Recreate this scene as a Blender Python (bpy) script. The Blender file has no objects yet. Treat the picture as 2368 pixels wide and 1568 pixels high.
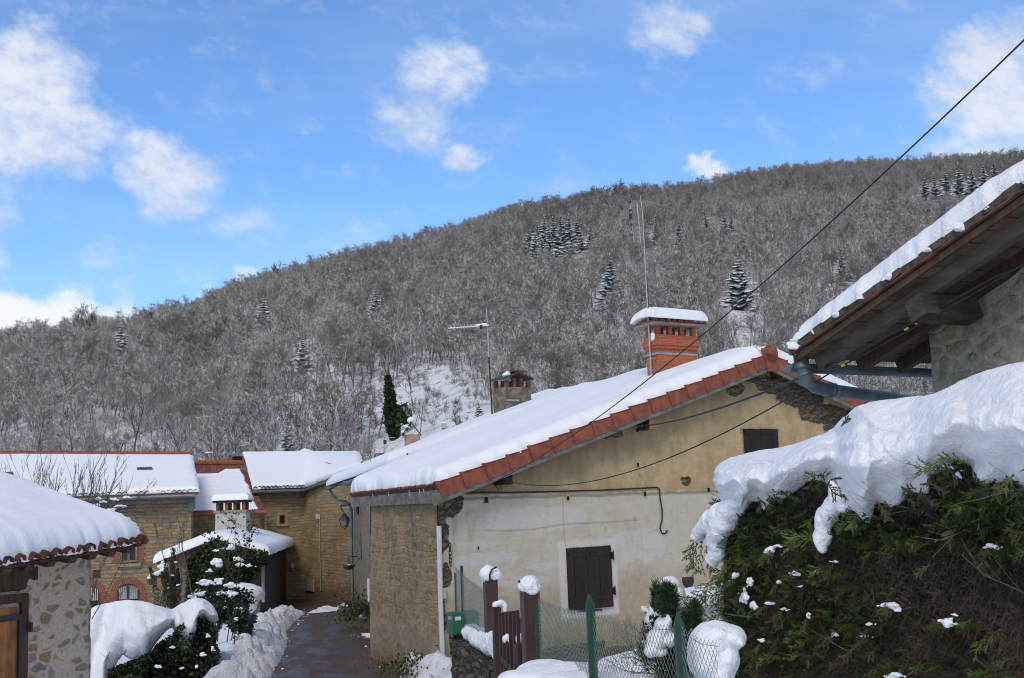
import bpy, bmesh, math, random
from mathutils import Vector, Matrix, noise
R = math.radians
random.seed(7)
scene = bpy.context.scene
COL = scene.collection

# ------------------------------------------------------------------ camera
PITCH, ROLL, FPX, CX, CY = R(7.75), R(2.2), 2808.0, 1183.5, 784.0
Fv = Vector((0, math.cos(PITCH), math.sin(PITCH)))
_u0 = Vector((0, -math.sin(PITCH), math.cos(PITCH)))
_r0 = Vector((1, 0, 0))
Rv = _r0 * math.cos(ROLL) - _u0 * math.sin(ROLL)
Uv = _u0 * math.cos(ROLL) + _r0 * math.sin(ROLL)
cam_d = bpy.data.cameras.new('camera'); cam = bpy.data.objects.new('camera', cam_d); COL.objects.link(cam)
m = Matrix((Rv, Uv, -Fv)).transposed().to_4x4(); cam.matrix_world = m
cam_d.sensor_width = 36; cam_d.lens = 36 * FPX / 2367; cam_d.clip_start = 0.05; cam_d.clip_end = 5000
scene.camera = cam

def ray(px, py):
    return Fv * FPX + Rv * (px - CX) + Uv * (CY - py)
def at(px, py, d):                       # the real point that stands d metres ahead along that sight line
    v = ray(px, py); return v * (d / v.y)
def atz(px, py, z):
    v = ray(px, py); return v * (z / v.z)
def onplane(px, py, p, n):
    v = ray(px, py); return v * (p.dot(n) / v.dot(n))
def proj(p):
    w = p.dot(Fv); return (CX + FPX * p.dot(Rv) / w, CY - FPX * p.dot(Uv) / w)

# ------------------------------------------------------------------ light
SUN_AZ, SUN_EL = R(-165), R(44)
scene.view_settings.view_transform = 'Standard'; scene.view_settings.look = 'None'
scene.view_settings.gamma = 1; scene.view_settings.use_curve_mapping = False
scene.view_settings.exposure = 0.0
scene.cycles.filter_width = 1.05; scene.cycles.max_bounces = 6; scene.cycles.diffuse_bounces = 3; scene.cycles.transparent_max_bounces = 8
sd = bpy.data.lights.new('sun', 'SUN'); sd.energy = 1.65; sd.angle = R(22); sd.color = (1, .87, .70)
so = bpy.data.objects.new('sun', sd); COL.objects.link(so)
sdir = Vector((math.sin(SUN_AZ) * math.cos(SUN_EL), math.cos(SUN_AZ) * math.cos(SUN_EL), math.sin(SUN_EL)))
so.rotation_euler = sdir.to_track_quat('Z', 'Y').to_euler()

# ------------------------------------------------------------------ shader helper
class G:
    """tiny expression builder over a node tree"""
    def __init__(s, nt): s.nt = nt; nt.nodes.clear()
    def n(s, t, **k):
        nd = s.nt.nodes.new(t)
        for a, b in k.items():
            if a.startswith('i_'):
                s.put(nd.inputs[a[2:].replace('_', ' ')], b)
            else: setattr(nd, a, b)
        return nd
    def put(s, sock, v):
        if isinstance(v, X): s.nt.links.new(v.s, sock)
        elif hasattr(v, 'links'): s.nt.links.new(v, sock)
        else:
            if sock.type == 'RGBA' and not isinstance(v, (int, float)) and len(v) == 3: v = (*v, 1)
            if sock.type == 'RGBA' and isinstance(v, (int, float)): v = (v, v, v, 1)
            sock.default_value = v
    def m(s, op, a, b=0.0, c=0.0, clamp=False):
        nd = s.nt.nodes.new('ShaderNodeMath'); nd.operation = op; nd.use_clamp = clamp
        s.put(nd.inputs[0], a); s.put(nd.inputs[1], b)
        if op in ('MULTIPLY_ADD', 'SMOOTH_MIN', 'SMOOTH_MAX'): s.put(nd.inputs[2], c)
        return X(s, nd.outputs[0])
    def ss(s, x, a, b):                       # smoothstep
        nd = s.nt.nodes.new('ShaderNodeMapRange'); nd.interpolation_type = 'SMOOTHSTEP'
        s.put(nd.inputs[0], x); s.put(nd.inputs[1], a); s.put(nd.inputs[2], b)
        s.put(nd.inputs[3], 0.0); s.put(nd.inputs[4], 1.0)
        return X(s, nd.outputs[0])
    def mix(s, f, a, b, blend='MIX'):
        nd = s.nt.nodes.new('ShaderNodeMix'); nd.data_type = 'RGBA'; nd.blend_type = blend
        s.put(nd.inputs[0], f); s.put(nd.inputs[6], a); s.put(nd.inputs[7], b)
        return X(s, nd.outputs[2])
    def noise(s, v, scale, detail=4, rough=.55, dist=0, col=False):
        nd = s.nt.nodes.new('ShaderNodeTexNoise')
        s.put(nd.inputs['Vector'], v); nd.inputs['Scale'].default_value = scale
        nd.inputs['Detail'].default_value = detail; nd.inputs['Roughness'].default_value = rough
        nd.inputs['Distortion'].default_value = dist
        return X(s, nd.outputs[1 if col else 0])
    def vec(s, x, y, z=0.0):
        nd = s.nt.nodes.new('ShaderNodeCombineXYZ')
        for i, v in enumerate((x, y, z)): s.put(nd.inputs[i], v)
        return X(s, nd.outputs[0])
    def sep(s, v):
        nd = s.nt.nodes.new('ShaderNodeSeparateXYZ'); s.put(nd.inputs[0], v)
        return [X(s, o) for o in nd.outputs]
    def vm(s, op, a, b):
        nd = s.nt.nodes.new('ShaderNodeVectorMath'); nd.operation = op
        s.put(nd.inputs[0], a); s.put(nd.inputs[1], b)
        return X(s, nd.outputs[0])
    def ramp(s, f, pts, interp='LINEAR'):
        nd = s.nt.nodes.new('ShaderNodeValToRGB'); nd.color_ramp.interpolation = interp
        e = nd.color_ramp.elements
        while len(e) < len(pts): e.new(.5)
        for el, (p, c) in zip(e, pts):
            el.position = p; el.color = (*c, 1) if len(c) == 3 else c
        s.put(nd.inputs[0], f); return X(s, nd.outputs[0])
class X:
    def __init__(s, g, so): s.g = g; s.s = so
    def __add__(s, o): return s.g.m('ADD', s, o)
    __radd__ = __add__
    def __sub__(s, o): return s.g.m('SUBTRACT', s, o)
    def __rsub__(s, o): return s.g.m('SUBTRACT', o, s)
    def __mul__(s, o): return s.g.m('MULTIPLY', s, o)
    __rmul__ = __mul__
    def __truediv__(s, o): return s.g.m('DIVIDE', s, o)
    def max(s, o): return s.g.m('MAXIMUM', s, o)
    def min(s, o): return s.g.m('MINIMUM', s, o)
    def clamp(s): return s.g.m('ADD', s, 0.0, clamp=True)

# ------------------------------------------------------------------ world: clear blue sky with scattered clouds
w = bpy.data.worlds.new('World'); scene.world = w; w.use_nodes = True
g = G(w.node_tree)
sky = g.n('ShaderNodeTexSky', sky_type='NISHITA', sun_disc=False, sun_elevation=SUN_EL, sun_rotation=SUN_AZ % (2 * math.pi),
          altitude=500, air_density=1.0, dust_density=.6, ozone_density=2.0)
tc = g.n('ShaderNodeTexCoord'); gen = X(g, tc.outputs['Generated'])
dx, dy, dz = g.sep(gen)
yy = dy.max(.02); u = dx / yy; v = dz / yy
wn = g.noise(gen, 8, 7, .62, col=True)
wx, wy, wz = g.sep(wn)
u2 = u + (wx - .5) * .13; v2 = v + (wy - .5) * .11
dens = None
for (px, py, rx, ry, s) in ((40, 210, 175, 150, 1.), (120, 300, 175, 110, .95), (0, 350, 130, 90, .7), (30, 110, 60, 60, .6),
        (385, 355, 90, 70, .95), (455, 420, 105, 75, .75), (590, 515, 75, 40, .42), (520, 505, 45, 25, .35),
        (1005, 155, 105, 70, .78), (965, 235, 115, 80, .72), (1075, 200, 85, 55, .7), (1030, 300, 70, 60, .4), (1105, 345, 66, 40, .95),
        (1550, 45, 110, 60, .5), (1590, 95, 60, 40, .35),
        (2310, 130, 150, 105, .95), (2290, 235, 155, 100, 1.), (2350, 330, 160, 75, .8), (2220, 160, 80, 90, .6),
        (110, 750, 185, 78, 1.7), (160, 735, 110, 50, 1.4), (210, 725, 70, 40, .9), (0, 720, 70, 50, .9), (0, 530, 60, 80, .45),
        (1640, 418, 42, 24, 1.4), (470, 680, 50, 25, .55), (590, 655, 35, 18, .7), (320, 700, 45, 25, .3), (240, 575, 45, 22, .25), (205, 190, 40, 50, .35)):
    c = at(px, py, 1.0)
    a = (u2 - c.x) * (2808 / rx); b = (v2 - c.z) * (2808 / ry)
    e = (1.0 - (a * a + b * b) * .62).max(-.8) * s
    dens = e if dens is None else g.m('SMOOTH_MAX', dens, e, .35)
fb = g.noise(g.vec(u * 1.0 + v * .5, v * 1.25, 2.0), 19, 8, .66)
fb2 = g.noise(gen, 45, 5, .6)
dens = dens + (fb - .5) * 2.0 + (fb2 - .5) * .6
front = g.ss(dens, -.15, 1.2) * .92
# thin high haze streaks, and broken cloud over the rest of the sky behind the viewer
st = g.noise(g.vec(u * 2.2 + v * 1.4, v * 9.0, 0.0), 1.0, 5, .6)
streak = g.ss(st, .5, .8) * .18
bk = g.ss(g.noise(gen, 2.2, 6, .55) , .42, .6) * g.ss(dz, -.02, .15)
ahead = g.ss(dy, .25, .6)
cover = (front * ahead).max(bk * (1.0 - ahead)).max(streak)
shade = g.noise(gen, 7, 5, .5)
ccol = g.mix(g.ss(shade, .35, .65), (.50, .60, .77), (.93, .95, 1.0))
ccol = g.mix(g.ss(fb, .35, .62), g.mix(.3, ccol, (.50, .60, .78)), g.mix(.5, (.90, .92, .97), ccol))
ccol = g.mix(g.ss(v, .19, .235), (.98, .98, 1.0), ccol)
skyc = g.n('ShaderNodeHueSaturation', i_Saturation=1.0, i_Value=1.0, i_Color=sky.outputs[0])
skyc = X(g, skyc.outputs[0])
SKY_STR = .15
elev = g.m('ARCSINE', dz.max(0.0))
# cloud radiance is expressed before the shared background strength
cl = g.mix(0.0, ccol, ccol)
cl = g.mix(ahead, (.62, .58, .53), cl)
clv = g.vm('MULTIPLY', cl, (1 / SKY_STR,) * 3)
tint = g.vm('MULTIPLY', skyc, (.74, 1.02, 1.32))
hz = g.noise(g.vec(u * 1.5 + v, v * 5.0, 3.0), 1.6, 6, .6)
tint = g.mix(g.ss(hz, .38, .75) * .30 * ahead, tint, tuple(q / SKY_STR for q in (.48, .70, .98)))
final = g.mix(cover, tint, clv)
bg = g.n('ShaderNodeBackground', i_Strength=SKY_STR, i_Color=final)
out = g.n('ShaderNodeOutputWorld'); w.node_tree.links.new(bg.outputs[0], out.inputs[0])

# ------------------------------------------------------------------ mesh helpers
class MB:
    def __init__(s): s.v = []; s.f = []; s.uv = {}; s.mi = []; s.cur = 0
    def quad(s, *p, uv=None):
        b = len(s.v); s.v += [Vector(q) for q in p]; s.f.append(tuple(range(b, b + len(p)))); s.mi.append(s.cur)
        if uv: s.uv[len(s.f) - 1] = uv
    def face(s, idx, uv=None):
        s.f.append(tuple(idx)); s.mi.append(s.cur)
        if uv: s.uv[len(s.f) - 1] = uv
    def hexa(s, a, b):                     # a: 4 bottom points, b: 4 matching top points
        k = len(s.v); s.v += [Vector(q) for q in a] + [Vector(q) for q in b]
        for fc in ((3, 2, 1, 0), (4, 5, 6, 7), (0, 1, 5, 4), (1, 2, 6, 5), (2, 3, 7, 6), (3, 0, 4, 7)):
            s.face([k + i for i in fc])
    def box(s, o, ax, ay, az):             # o corner, three edge vectors
        o = Vector(o); s.hexa((o, o + ax, o + ax + ay, o + ay), (o + az, o + ax + az, o + ax + ay + az, o + ay + az))
    def cbox(s, c, sx, sy, sz, rz=0):
        c = Vector(c); x = Vector((math.cos(rz), math.sin(rz), 0)); y = Vector((-x.y, x.x, 0)); z = Vector((0, 0, 1))
        s.box(c - x * sx / 2 - y * sy / 2 - z * sz / 2, x * sx, y * sy, z * sz)
    def bar(s, a, b, w, h, up=Vector((0, 0, 1))):
        a = Vector(a); b = Vector(b); d = (b - a).normalized(); sd = d.cross(up).normalized(); u = sd.cross(d)
        s.box(a - sd * w / 2 - u * h / 2, b - a, sd * w, u * h)
    def tube(s, pts, r, n=6, cap=True):
        pts = [Vector(p) for p in pts]; rs = r if isinstance(r, (list, tuple)) else [r] * len(pts)
        k0 = len(s.v); ref = None
        for i, p in enumerate(pts):
            t = (pts[min(i + 1, len(pts) - 1)] - pts[max(i - 1, 0)])
            if t.length < 1e-9: t = Vector((0, 0, 1))
            t.normalize()
            if ref is None: ref = t.orthogonal().normalized()
            ref = (ref - t * ref.dot(t))
            if ref.length < 1e-6: ref = t.orthogonal()
            ref.normalize(); q = t.cross(ref)
            for j in range(n):
                a = 2 * math.pi * j / n
                s.v.append(p + (ref * math.cos(a) + q * math.sin(a)) * rs[i])
        for i in range(len(pts) - 1):
            for j in range(n):
                a = k0 + i * n + j; b = k0 + i * n + (j + 1) % n
                s.face((a, b, b + n, a + n))
        if cap:
            s.face([k0 + j for j in range(n)][::-1]); s.face([k0 + (len(pts) - 1) * n + j for j in range(n)])
    def lathe(s, o, prof, n=12, ax=Vector((0, 0, 1))):
        ax = Vector(ax).normalized(); a = ax.orthogonal().normalized(); b = ax.cross(a); k0 = len(s.v)
        for (r, h) in prof:
            for j in range(n):
                t = 2 * math.pi * j / n; s.v.append(Vector(o) + ax * h + (a * math.cos(t) + b * math.sin(t)) * r)
        for i in range(len(prof) - 1):
            for j in range(n):
                p = k0 + i * n + j; q = k0 + i * n + (j + 1) % n; s.face((p, q, q + n, p + n))
        s.face([k0 + j for j in range(n)][::-1]); s.face([k0 + (len(prof) - 1) * n + j for j in range(n)])
    def grid(s, nu, nv, fn, uvf=None, flip=False):
        k0 = len(s.v)
        for j in range(nv + 1):
            for i in range(nu + 1): s.v.append(Vector(fn(i / nu, j / nv)))
        for j in range(nv):
            for i in range(nu):
                a = k0 + j * (nu + 1) + i; q = (a, a + 1, a + nu + 2, a + nu + 1)
                uq = None
                if uvf: uq = [uvf(i / nu, j / nv), uvf((i + 1) / nu, j / nv), uvf((i + 1) / nu, (j + 1) / nv), uvf(i / nu, (j + 1) / nv)]
                if flip: q = q[::-1]; uq = uq[::-1] if uq else None
                s.face(q, uq)
    def ico(s, c, r, sub=1):
        bm = bmesh.new(); bmesh.ops.create_icosphere(bm, subdivisions=sub, radius=1)
        c = Vector(c); rr = Vector(r) if not isinstance(r, (int, float)) else Vector((r, r, r)); k = len(s.v)
        for v_ in bm.verts: s.v.append(c + Vector((v_.co.x * rr.x, v_.co.y * rr.y, v_.co.z * rr.z)))
        for f_ in bm.faces: s.face([k + q.index for q in f_.verts])
        bm.free()
    def mesh(s, name, mats, smooth=False):
        me = bpy.data.meshes.new(name); me.from_pydata([tuple(q) for q in s.v], [], s.f)
        mats = mats if isinstance(mats, (list, tuple)) else [mats]
        for mt in mats: me.materials.append(mt)
        if len(mats) > 1: me.polygons.foreach_set('material_index', s.mi)
        if s.uv:
            ul = me.uv_layers.new(name='UVMap')
            for fi, uq in s.uv.items():
                for li, q in zip(me.polygons[fi].loop_indices, uq): ul.data[li].uv = q
        if smooth: me.polygons.foreach_set('use_smooth', [True] * len(me.polygons))
        me.update(); return me
    def build(s, name, mats, parent=None, smooth=False):
        return link(name, s.mesh(name, mats, smooth), parent)
def link(name, me, parent=None):
    o = bpy.data.objects.new(name, me); COL.objects.link(o)
    if parent is not None:
        o.parent = parent
        o.matrix_parent_inverse = Matrix.Translation(-parent_loc(parent))
    return o
def parent_loc(p):
    t = Vector(p.location)
    q = p
    while q.parent is not None:
        break
    return t if p.type == 'EMPTY' else Vector((0, 0, 0))
def tag(o, label=None, cat=None, group=None, kind=None):
    if label: o['label'] = label
    if cat: o['category'] = cat
    if group: o['group'] = group
    if kind: o['kind'] = kind
    return o
def thing(name, loc, label, cat, group=None):
    o = bpy.data.objects.new(name, None); COL.objects.link(o); o.location = loc; o.empty_display_size = .2
    return tag(o, label, cat, group)
def nz(x, y=0., z=0.): return noise.noise(Vector((x, y, z)))
def lerp(a, b, t): return a + (b - a) * t
def interp(x, pts):
    if x <= pts[0][0]: return pts[0][1]
    for (a, p), (b, q) in zip(pts, pts[1:]):
        if x <= b: return p + (q - p) * (x - a) / (b - a)
    return pts[-1][1]

# ------------------------------------------------------------------ materials
def mat(name, base=(.5, .5, .5), rough=.8, metal=0., spec=.5):
    m_ = bpy.data.materials.new(name); m_.use_nodes = True; g = G(m_.node_tree)
    p = g.n('ShaderNodeBsdfPrincipled'); g.p = p
    g.put(p.inputs['Base Color'], base); g.put(p.inputs['Roughness'], rough); g.put(p.inputs['Metallic'], metal)
    g.put(p.inputs['Specular IOR Level'], spec)
    o = g.n('ShaderNodeOutputMaterial'); m_.node_tree.links.new(p.outputs[0], o.inputs[0])
    tc = g.n('ShaderNodeTexCoord'); g.obj = X(g, tc.outputs['Object']); g.uv = X(g, tc.outputs['UV'])
    ge = g.n('ShaderNodeNewGeometry'); g.pos = X(g, ge.outputs['Position']); g.nor = X(g, ge.outputs['Normal']); g.tnor = X(g, ge.outputs['True Normal'])
    return m_, g
def bump(g, h, dist=.02, strength=1.0):
    b = g.n('ShaderNodeBump'); b.inputs['Distance'].default_value = dist; b.inputs['Strength'].default_value = strength
    g.put(b.inputs['Height'], h); g.put(g.p.inputs['Normal'], b.outputs[0])
def basec(g, c): g.put(g.p.inputs['Base Color'], c)
def simple(name, c, rough=.7, var=.25, scale=6, bd=0, metal=0., c2=None):
    m_, g = mat(name, c, rough, metal)
    nn = g.noise(g.pos, scale, 5, .6)
    c2 = c2 or tuple(q * (1 - var) for q in c)
    basec(g, g.mix(g.ss(nn, .35, .65), c2, c))
    if bd: bump(g, g.noise(g.pos, scale * 4, 4, .6), bd)
    return m_
def snow_mat(name='snow', bs=1.0, scale=1.0, dirt=0.0):
    m_, g = mat(name, (.86, .885, .93), .55, spec=.3)
    n1 = g.noise(g.pos, 9 * scale, 5, .6); n2 = g.noise(g.pos, 60 * scale, 3, .6)
    c = g.mix(g.ss(n1, .3, .7), (.82, .85, .91), (.88, .9, .94))
    if dirt: c = g.mix(g.ss(g.noise(g.pos, 3.5, 6, .7), .48, .75) * dirt, c, (.33, .3, .27))
    basec(g, c)
    bump(g, n1 * 1.0 + n2 * .25, .035 * bs)
    return m_
M = {}
M['snow'] = snow_mat('snow'); M['snow_smooth'] = snow_mat('snow_smooth', .35, .6); M['snow_soft'] = snow_mat('snow_soft', 1.1, 1.3); M['snow_rough'] = snow_mat('snow_rough', 2.0, 1.3)
M['snow_dirty'] = snow_mat('snow_dirty', 2.2, 1.0, .55)
# ------------------------------------------------------------------ the hill: snow-covered terrain
CREST = [(-700, 850), (-300, 830), (0, 803), (120, 790), (300, 770), (450, 730), (500, 706), (620, 664), (750, 626), (900, 590), (1000, 564), (1100, 534),
         (1180, 508), (1300, 482), (1420, 461), (1600, 452), (1700, 427), (1800, 412), (2000, 397), (2150, 388), (2300, 378), (2600, 360), (3200, 350)]
def crest_el(px):
    p = at(px, interp(px, CREST), 1.0); return p.x, p.z
CR = [crest_el(q) for q in range(-700, 3201, 50)]
def terr(u_, d):
    """height of the hillside at direction x/y = u_, distance d"""
    e = interp(u_, CR); dc = interp(u_, [(-.6, 330), (-.35, 340), (-.2, 400), (.1, 480), (.45, 540), (.8, 560)])
    d0 = 95.; z0 = interp(u_, [(-.45, -3.2), (-.2, -2.2), (-.05, .2), (.1, 1.0), (.5, 1.5)])
    if d <= d0: return lerp(-4.2, z0, max(0, min(1, (d - 60) / (d0 - 60))))
    if d <= dc:
        t = (d - d0) / (dc - d0)
        zc = e * dc
        s = t * (1.12 - .12 * t) if False else t ** 1.12
        z = z0 + (zc - z0) * s
        return z + (nz(u_ * 9, d * .012) * 7 + nz(u_ * 30, d * .04, 3) * 2) * min(1, 4 * t) * (1 - t) * 1.2
    return e * dc - (d - dc) * .25
ds = [62, 70, 80, 90] + [95 + 11 * i for i in range(42)] + [600, 680, 800]
us = [-.62 + .0125 * i for i in range(104)]
mb = MB()
k = 0
for d in ds:
    for u_ in us: mb.v.append(Vector((u_ * d, d, terr(u_, d))))
nu_ = len(us)
for j in range(len(ds) - 1):
    for i in range(nu_ - 1):
        a = j * nu_ + i; mb.face((a, a + 1, a + nu_ + 1, a + nu_))
mh, g = mat('hill_snow', (.8, .83, .88), .7)
n1 = g.noise(g.pos, .35, 6, .7); n2 = g.noise(g.pos, 1.6, 4, .6); n3 = g.noise(g.pos, .03, 3, .5)
far = g.ss(g.sep(g.pos)[1], 150., 260.)
lit = g.ss(n1 + n2 * .5 - .84 + far * .14, -.05, .12)
c = g.mix(lit, (.80, .83, .89), g.mix(g.ss(n3, .4, .6), (.16, .13, .11), (.24, .2, .17)))
basec(g, c); bump(g, n2, .5)
hill = mb.build('hill', mh, smooth=True); tag(hill, 'snow covered hillside under bare woods', kind='structure')

# ------------------------------------------------------------------ bare wood
def bark_snow(name, dark, light, thr=.25, amt=1.0, inst=True):
    m_, g = mat(name, dark, .85, spec=.2)
    rnd = g.n('ShaderNodeObjectInfo'); r_ = X(g, rnd.outputs['Random'])
    big = g.noise(g.pos, .018, 3, .5)
    base = g.mix((r_ * .6 + g.ss(big, .38, .62) * .6).clamp(), dark, light)
    nzz = g.sep(g.nor)[2]
    nn = g.noise(g.pos, 1.3, 2, .5)
    sn = g.ss(nzz + (nn - .5) * 1.3, thr, thr + .2) * g.ss(r_ + g.ss(g.noise(g.pos, .03, 3, .6), .35, .65), .15, .8) * amt * (1.0 - g.ss(g.sep(g.pos)[1], 330., 470.) * .55)
    basec(g, g.mix(sn, base, (.80, .80, .81)))
    return m_
M['wood_far'] = bark_snow('twigs_with_snow', (.125, .110, .101), (.265, .235, .215), .17, 1.0)
def bare_tree(seed, H=10, spread=.38, limbs=11, twigs=1.0, r0=.16, up=.75, rt=.035, sides=3, levels=3, trunk_frac=.30):
    rn = random.Random(seed); mb = MB()
    def branch(p, d, L, r, lev):
        n = 3 if lev < 2 else 2
        pts = [p]; rs = [r]; q = p.copy(); dd = d.copy()
        for i in range(n):
            dd = (dd + Vector((rn.uniform(-1, 1), rn.uniform(-1, 1), rn.uniform(-.3, .9))) * .22).normalized()
            q = q + dd * L / n; pts.append(q.copy()); rs.append(max(rt * .6, r * (1 - .75 * (i + 1) / n)))
        mb.tube(pts, rs, sides if lev else 5, cap=False)
        if lev >= levels: return
        nc = {0: limbs, 1: 6, 2: 5}[lev] * (twigs if lev > 0 else 1)
        for c in range(int(nc + rn.random())):
            t = rn.uniform(trunk_frac if lev == 0 else .2, 1.0)
            k = min(n - 1, int(t * n)); bp = pts[k].lerp(pts[k + 1], t * n - k)
            ax = (pts[k + 1] - pts[k]).normalized()
            o = ax.orthogonal().normalized(); a = rn.uniform(0, 6.283)
            sd_ = (Matrix.Rotation(a, 3, ax) @ o)
            nd = (ax * rn.uniform(.5, up + .4) + sd_ * rn.uniform(.6, 1.1) + Vector((0, 0, .18))).normalized()
            ll = L * (spread if lev == 0 else .5) * rn.uniform(.65, 1.15) * (1.25 - .5 * t if lev == 0 else 1)
            branch(bp, nd, ll, max(rt, rs[k] * rn.uniform(.35, .55)), lev + 1)
    branch(Vector((0, 0, -.3)), Vector((rn.uniform(-.08, .08), rn.uniform(-.08, .08), 1)).normalized(), H, r0, 0)
    return mb
pc = bpy.data.collections.new('bare_tree_kinds')
for i in range(7):
    H_ = [9, 10.5, 8, 11, 7.5, 9.5, 5][i]
    me = bare_tree(100 + i, H_, [.42, .36, .45, .34, .5, .38, .6][i], [13, 14, 12, 15, 12, 14, 14][i], 1.0, [.15, .17, .15, .18, .14, .15, .12][i], .8, .029, 3, trunk_frac=[.3, .52, .3, .6, .3, .42, .25][i]).mesh('bare_tree_kind', M['wood_far'])
    pc.objects.link(bpy.data.objects.new('bare_tree_kind', me))
pts = []; rot = []; scl = []; idx = []
rn = random.Random(5)
def open_mask(px, py):
    """how open the wood is where the meadow shows: 0 dense .. 1 bare"""
    m_ = 0
    for (cx, cy, rx, ry, s) in ((1010, 1015, 190, 60, 1.3), (860, 1045, 120, 40, 1.3), (1080, 960, 100, 60, .9), (900, 890, 150, 50, .75), (1010, 880, 120, 80, .6),
                                (330, 1020, 160, 40, .5), (60, 1010, 90, 40, .5), (1130, 1000, 90, 60, 1.2)):
        q = 1 - ((px - cx) / rx) ** 2 - ((py - cy) / ry) ** 2
        m_ = max(m_, s * max(0, q) ** .5 if q > 0 else 0)
    return m_
n_try = 0
CONS = [(1416, 580, 705, 64), (1712, 580, 700, 78), (702, 768, 850, 50), (568, 770, 812, 18), (278, 735, 830, 52), (610, 680, 750, 50), (870, 660, 740, 46), (1108, 918, 975, 34), (665, 925, 1040, 34),
 (1285, 490, 600, 140), (1367, 513, 570, 26), (1490, 500, 560, 24), (1519, 492, 560, 24), (1572, 498, 570, 26), (1633, 490, 530, 22), (1684, 480, 545, 40), (1948, 570, 640, 34), (1918, 605, 648, 26), (2220, 370, 470, 190), (912, 860, 1018, 60)]
while len(pts) < 19000 and n_try < 120000:
    n_try += 1
    d = math.sqrt(rn.uniform(98 ** 2, 560 ** 2)); u_ = rn.uniform(-.5, .5)
    dc = interp(u_, [(-.6, 330), (-.35, 340), (-.2, 400), (.1, 480), (.45, 540), (.8, 560)])
    if d > dc + 14: continue
    z = terr(u_, d); p = Vector((u_ * d, d, z)); q = proj(p + Vector((0, 0, 3)))
    if q[1] > 1110: continue
    if rn.random() < open_mask(*q) * .86: continue
    qb = proj(p)
    if any(abs(qb[0] - c_[0]) < c_[3] / 2 + 6 and c_[2] - (c_[2] - c_[1]) * .35 < qb[1] < c_[2] + 50 * 300 / d for c_ in CONS): continue
    pts.append(p); rot.append(rn.uniform(0, 6.28)); near = d < 170
    top = interp(d / dc, [(0, 1), (.9, 1), (1, .8)])
    scl.append(rn.uniform(.42, .74) * top * (.9 if near else 1)); idx.append(rn.randrange(6) if rn.random() < .85 else 6)
    if open_mask(*q) > .25: scl[-1] *= rn.uniform(.25, .6); idx[-1] = 6
fm = bpy.data.meshes.new('bare_woodland'); fm.from_pydata([tuple(p) for p in pts], [], [])
for nm, tp, dat in (('rot', 'FLOAT', rot), ('scl', 'FLOAT', scl), ('kind_index', 'INT', idx)):
    at_ = fm.attributes.new(nm, tp, 'POINT'); at_.data.foreach_set('value', dat)
forest = bpy.data.objects.new('bare_woodland', fm); COL.objects.link(forest)
tag(forest, 'grey brown leafless wood dusted with snow covering the whole hillside', 'woodland', kind='stuff')
nt = bpy.data.node_groups.new('scatter_trees', 'GeometryNodeTree')
nt.interface.new_socket('Geometry', in_out='INPUT', socket_type='NodeSocketGeometry')
nt.interface.new_socket('Geometry', in_out='OUTPUT', socket_type='NodeSocketGeometry')
N = nt.nodes; L = nt.links
gi = N.new('NodeGroupInput'); go = N.new('NodeGroupOutput')
mp = N.new('GeometryNodeMeshToPoints')
ci = N.new('GeometryNodeCollectionInfo'); ci.inputs['Collection'].default_value = pc
ci.inputs['Separate Children'].default_value = True; ci.inputs['Reset Children'].default_value = True
ip = N.new('GeometryNodeInstanceOnPoints'); ip.inputs['Pick Instance'].default_value = True
def na(nm, tp):
    a = N.new('GeometryNodeInputNamedAttribute'); a.data_type = tp; a.inputs['Name'].default_value = nm; return a.outputs['Attribute']
cb = N.new('ShaderNodeCombineXYZ'); L.new(na('rot', 'FLOAT'), cb.inputs[2])
L.new(gi.outputs[0], mp.inputs[0]); L.new(mp.outputs[0], ip.inputs['Points']); L.new(ci.outputs[0], ip.inputs['Instance'])
L.new(na('kind_index', 'INT'), ip.inputs['Instance Index']); L.new(cb.outputs[0], ip.inputs['Rotation']); L.new(na('scl', 'FLOAT'), ip.inputs['Scale'])
L.new(ip.outputs[0], go.inputs[0])
md = forest.modifiers.new('scatter', 'NODES'); md.node_group = nt
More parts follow.
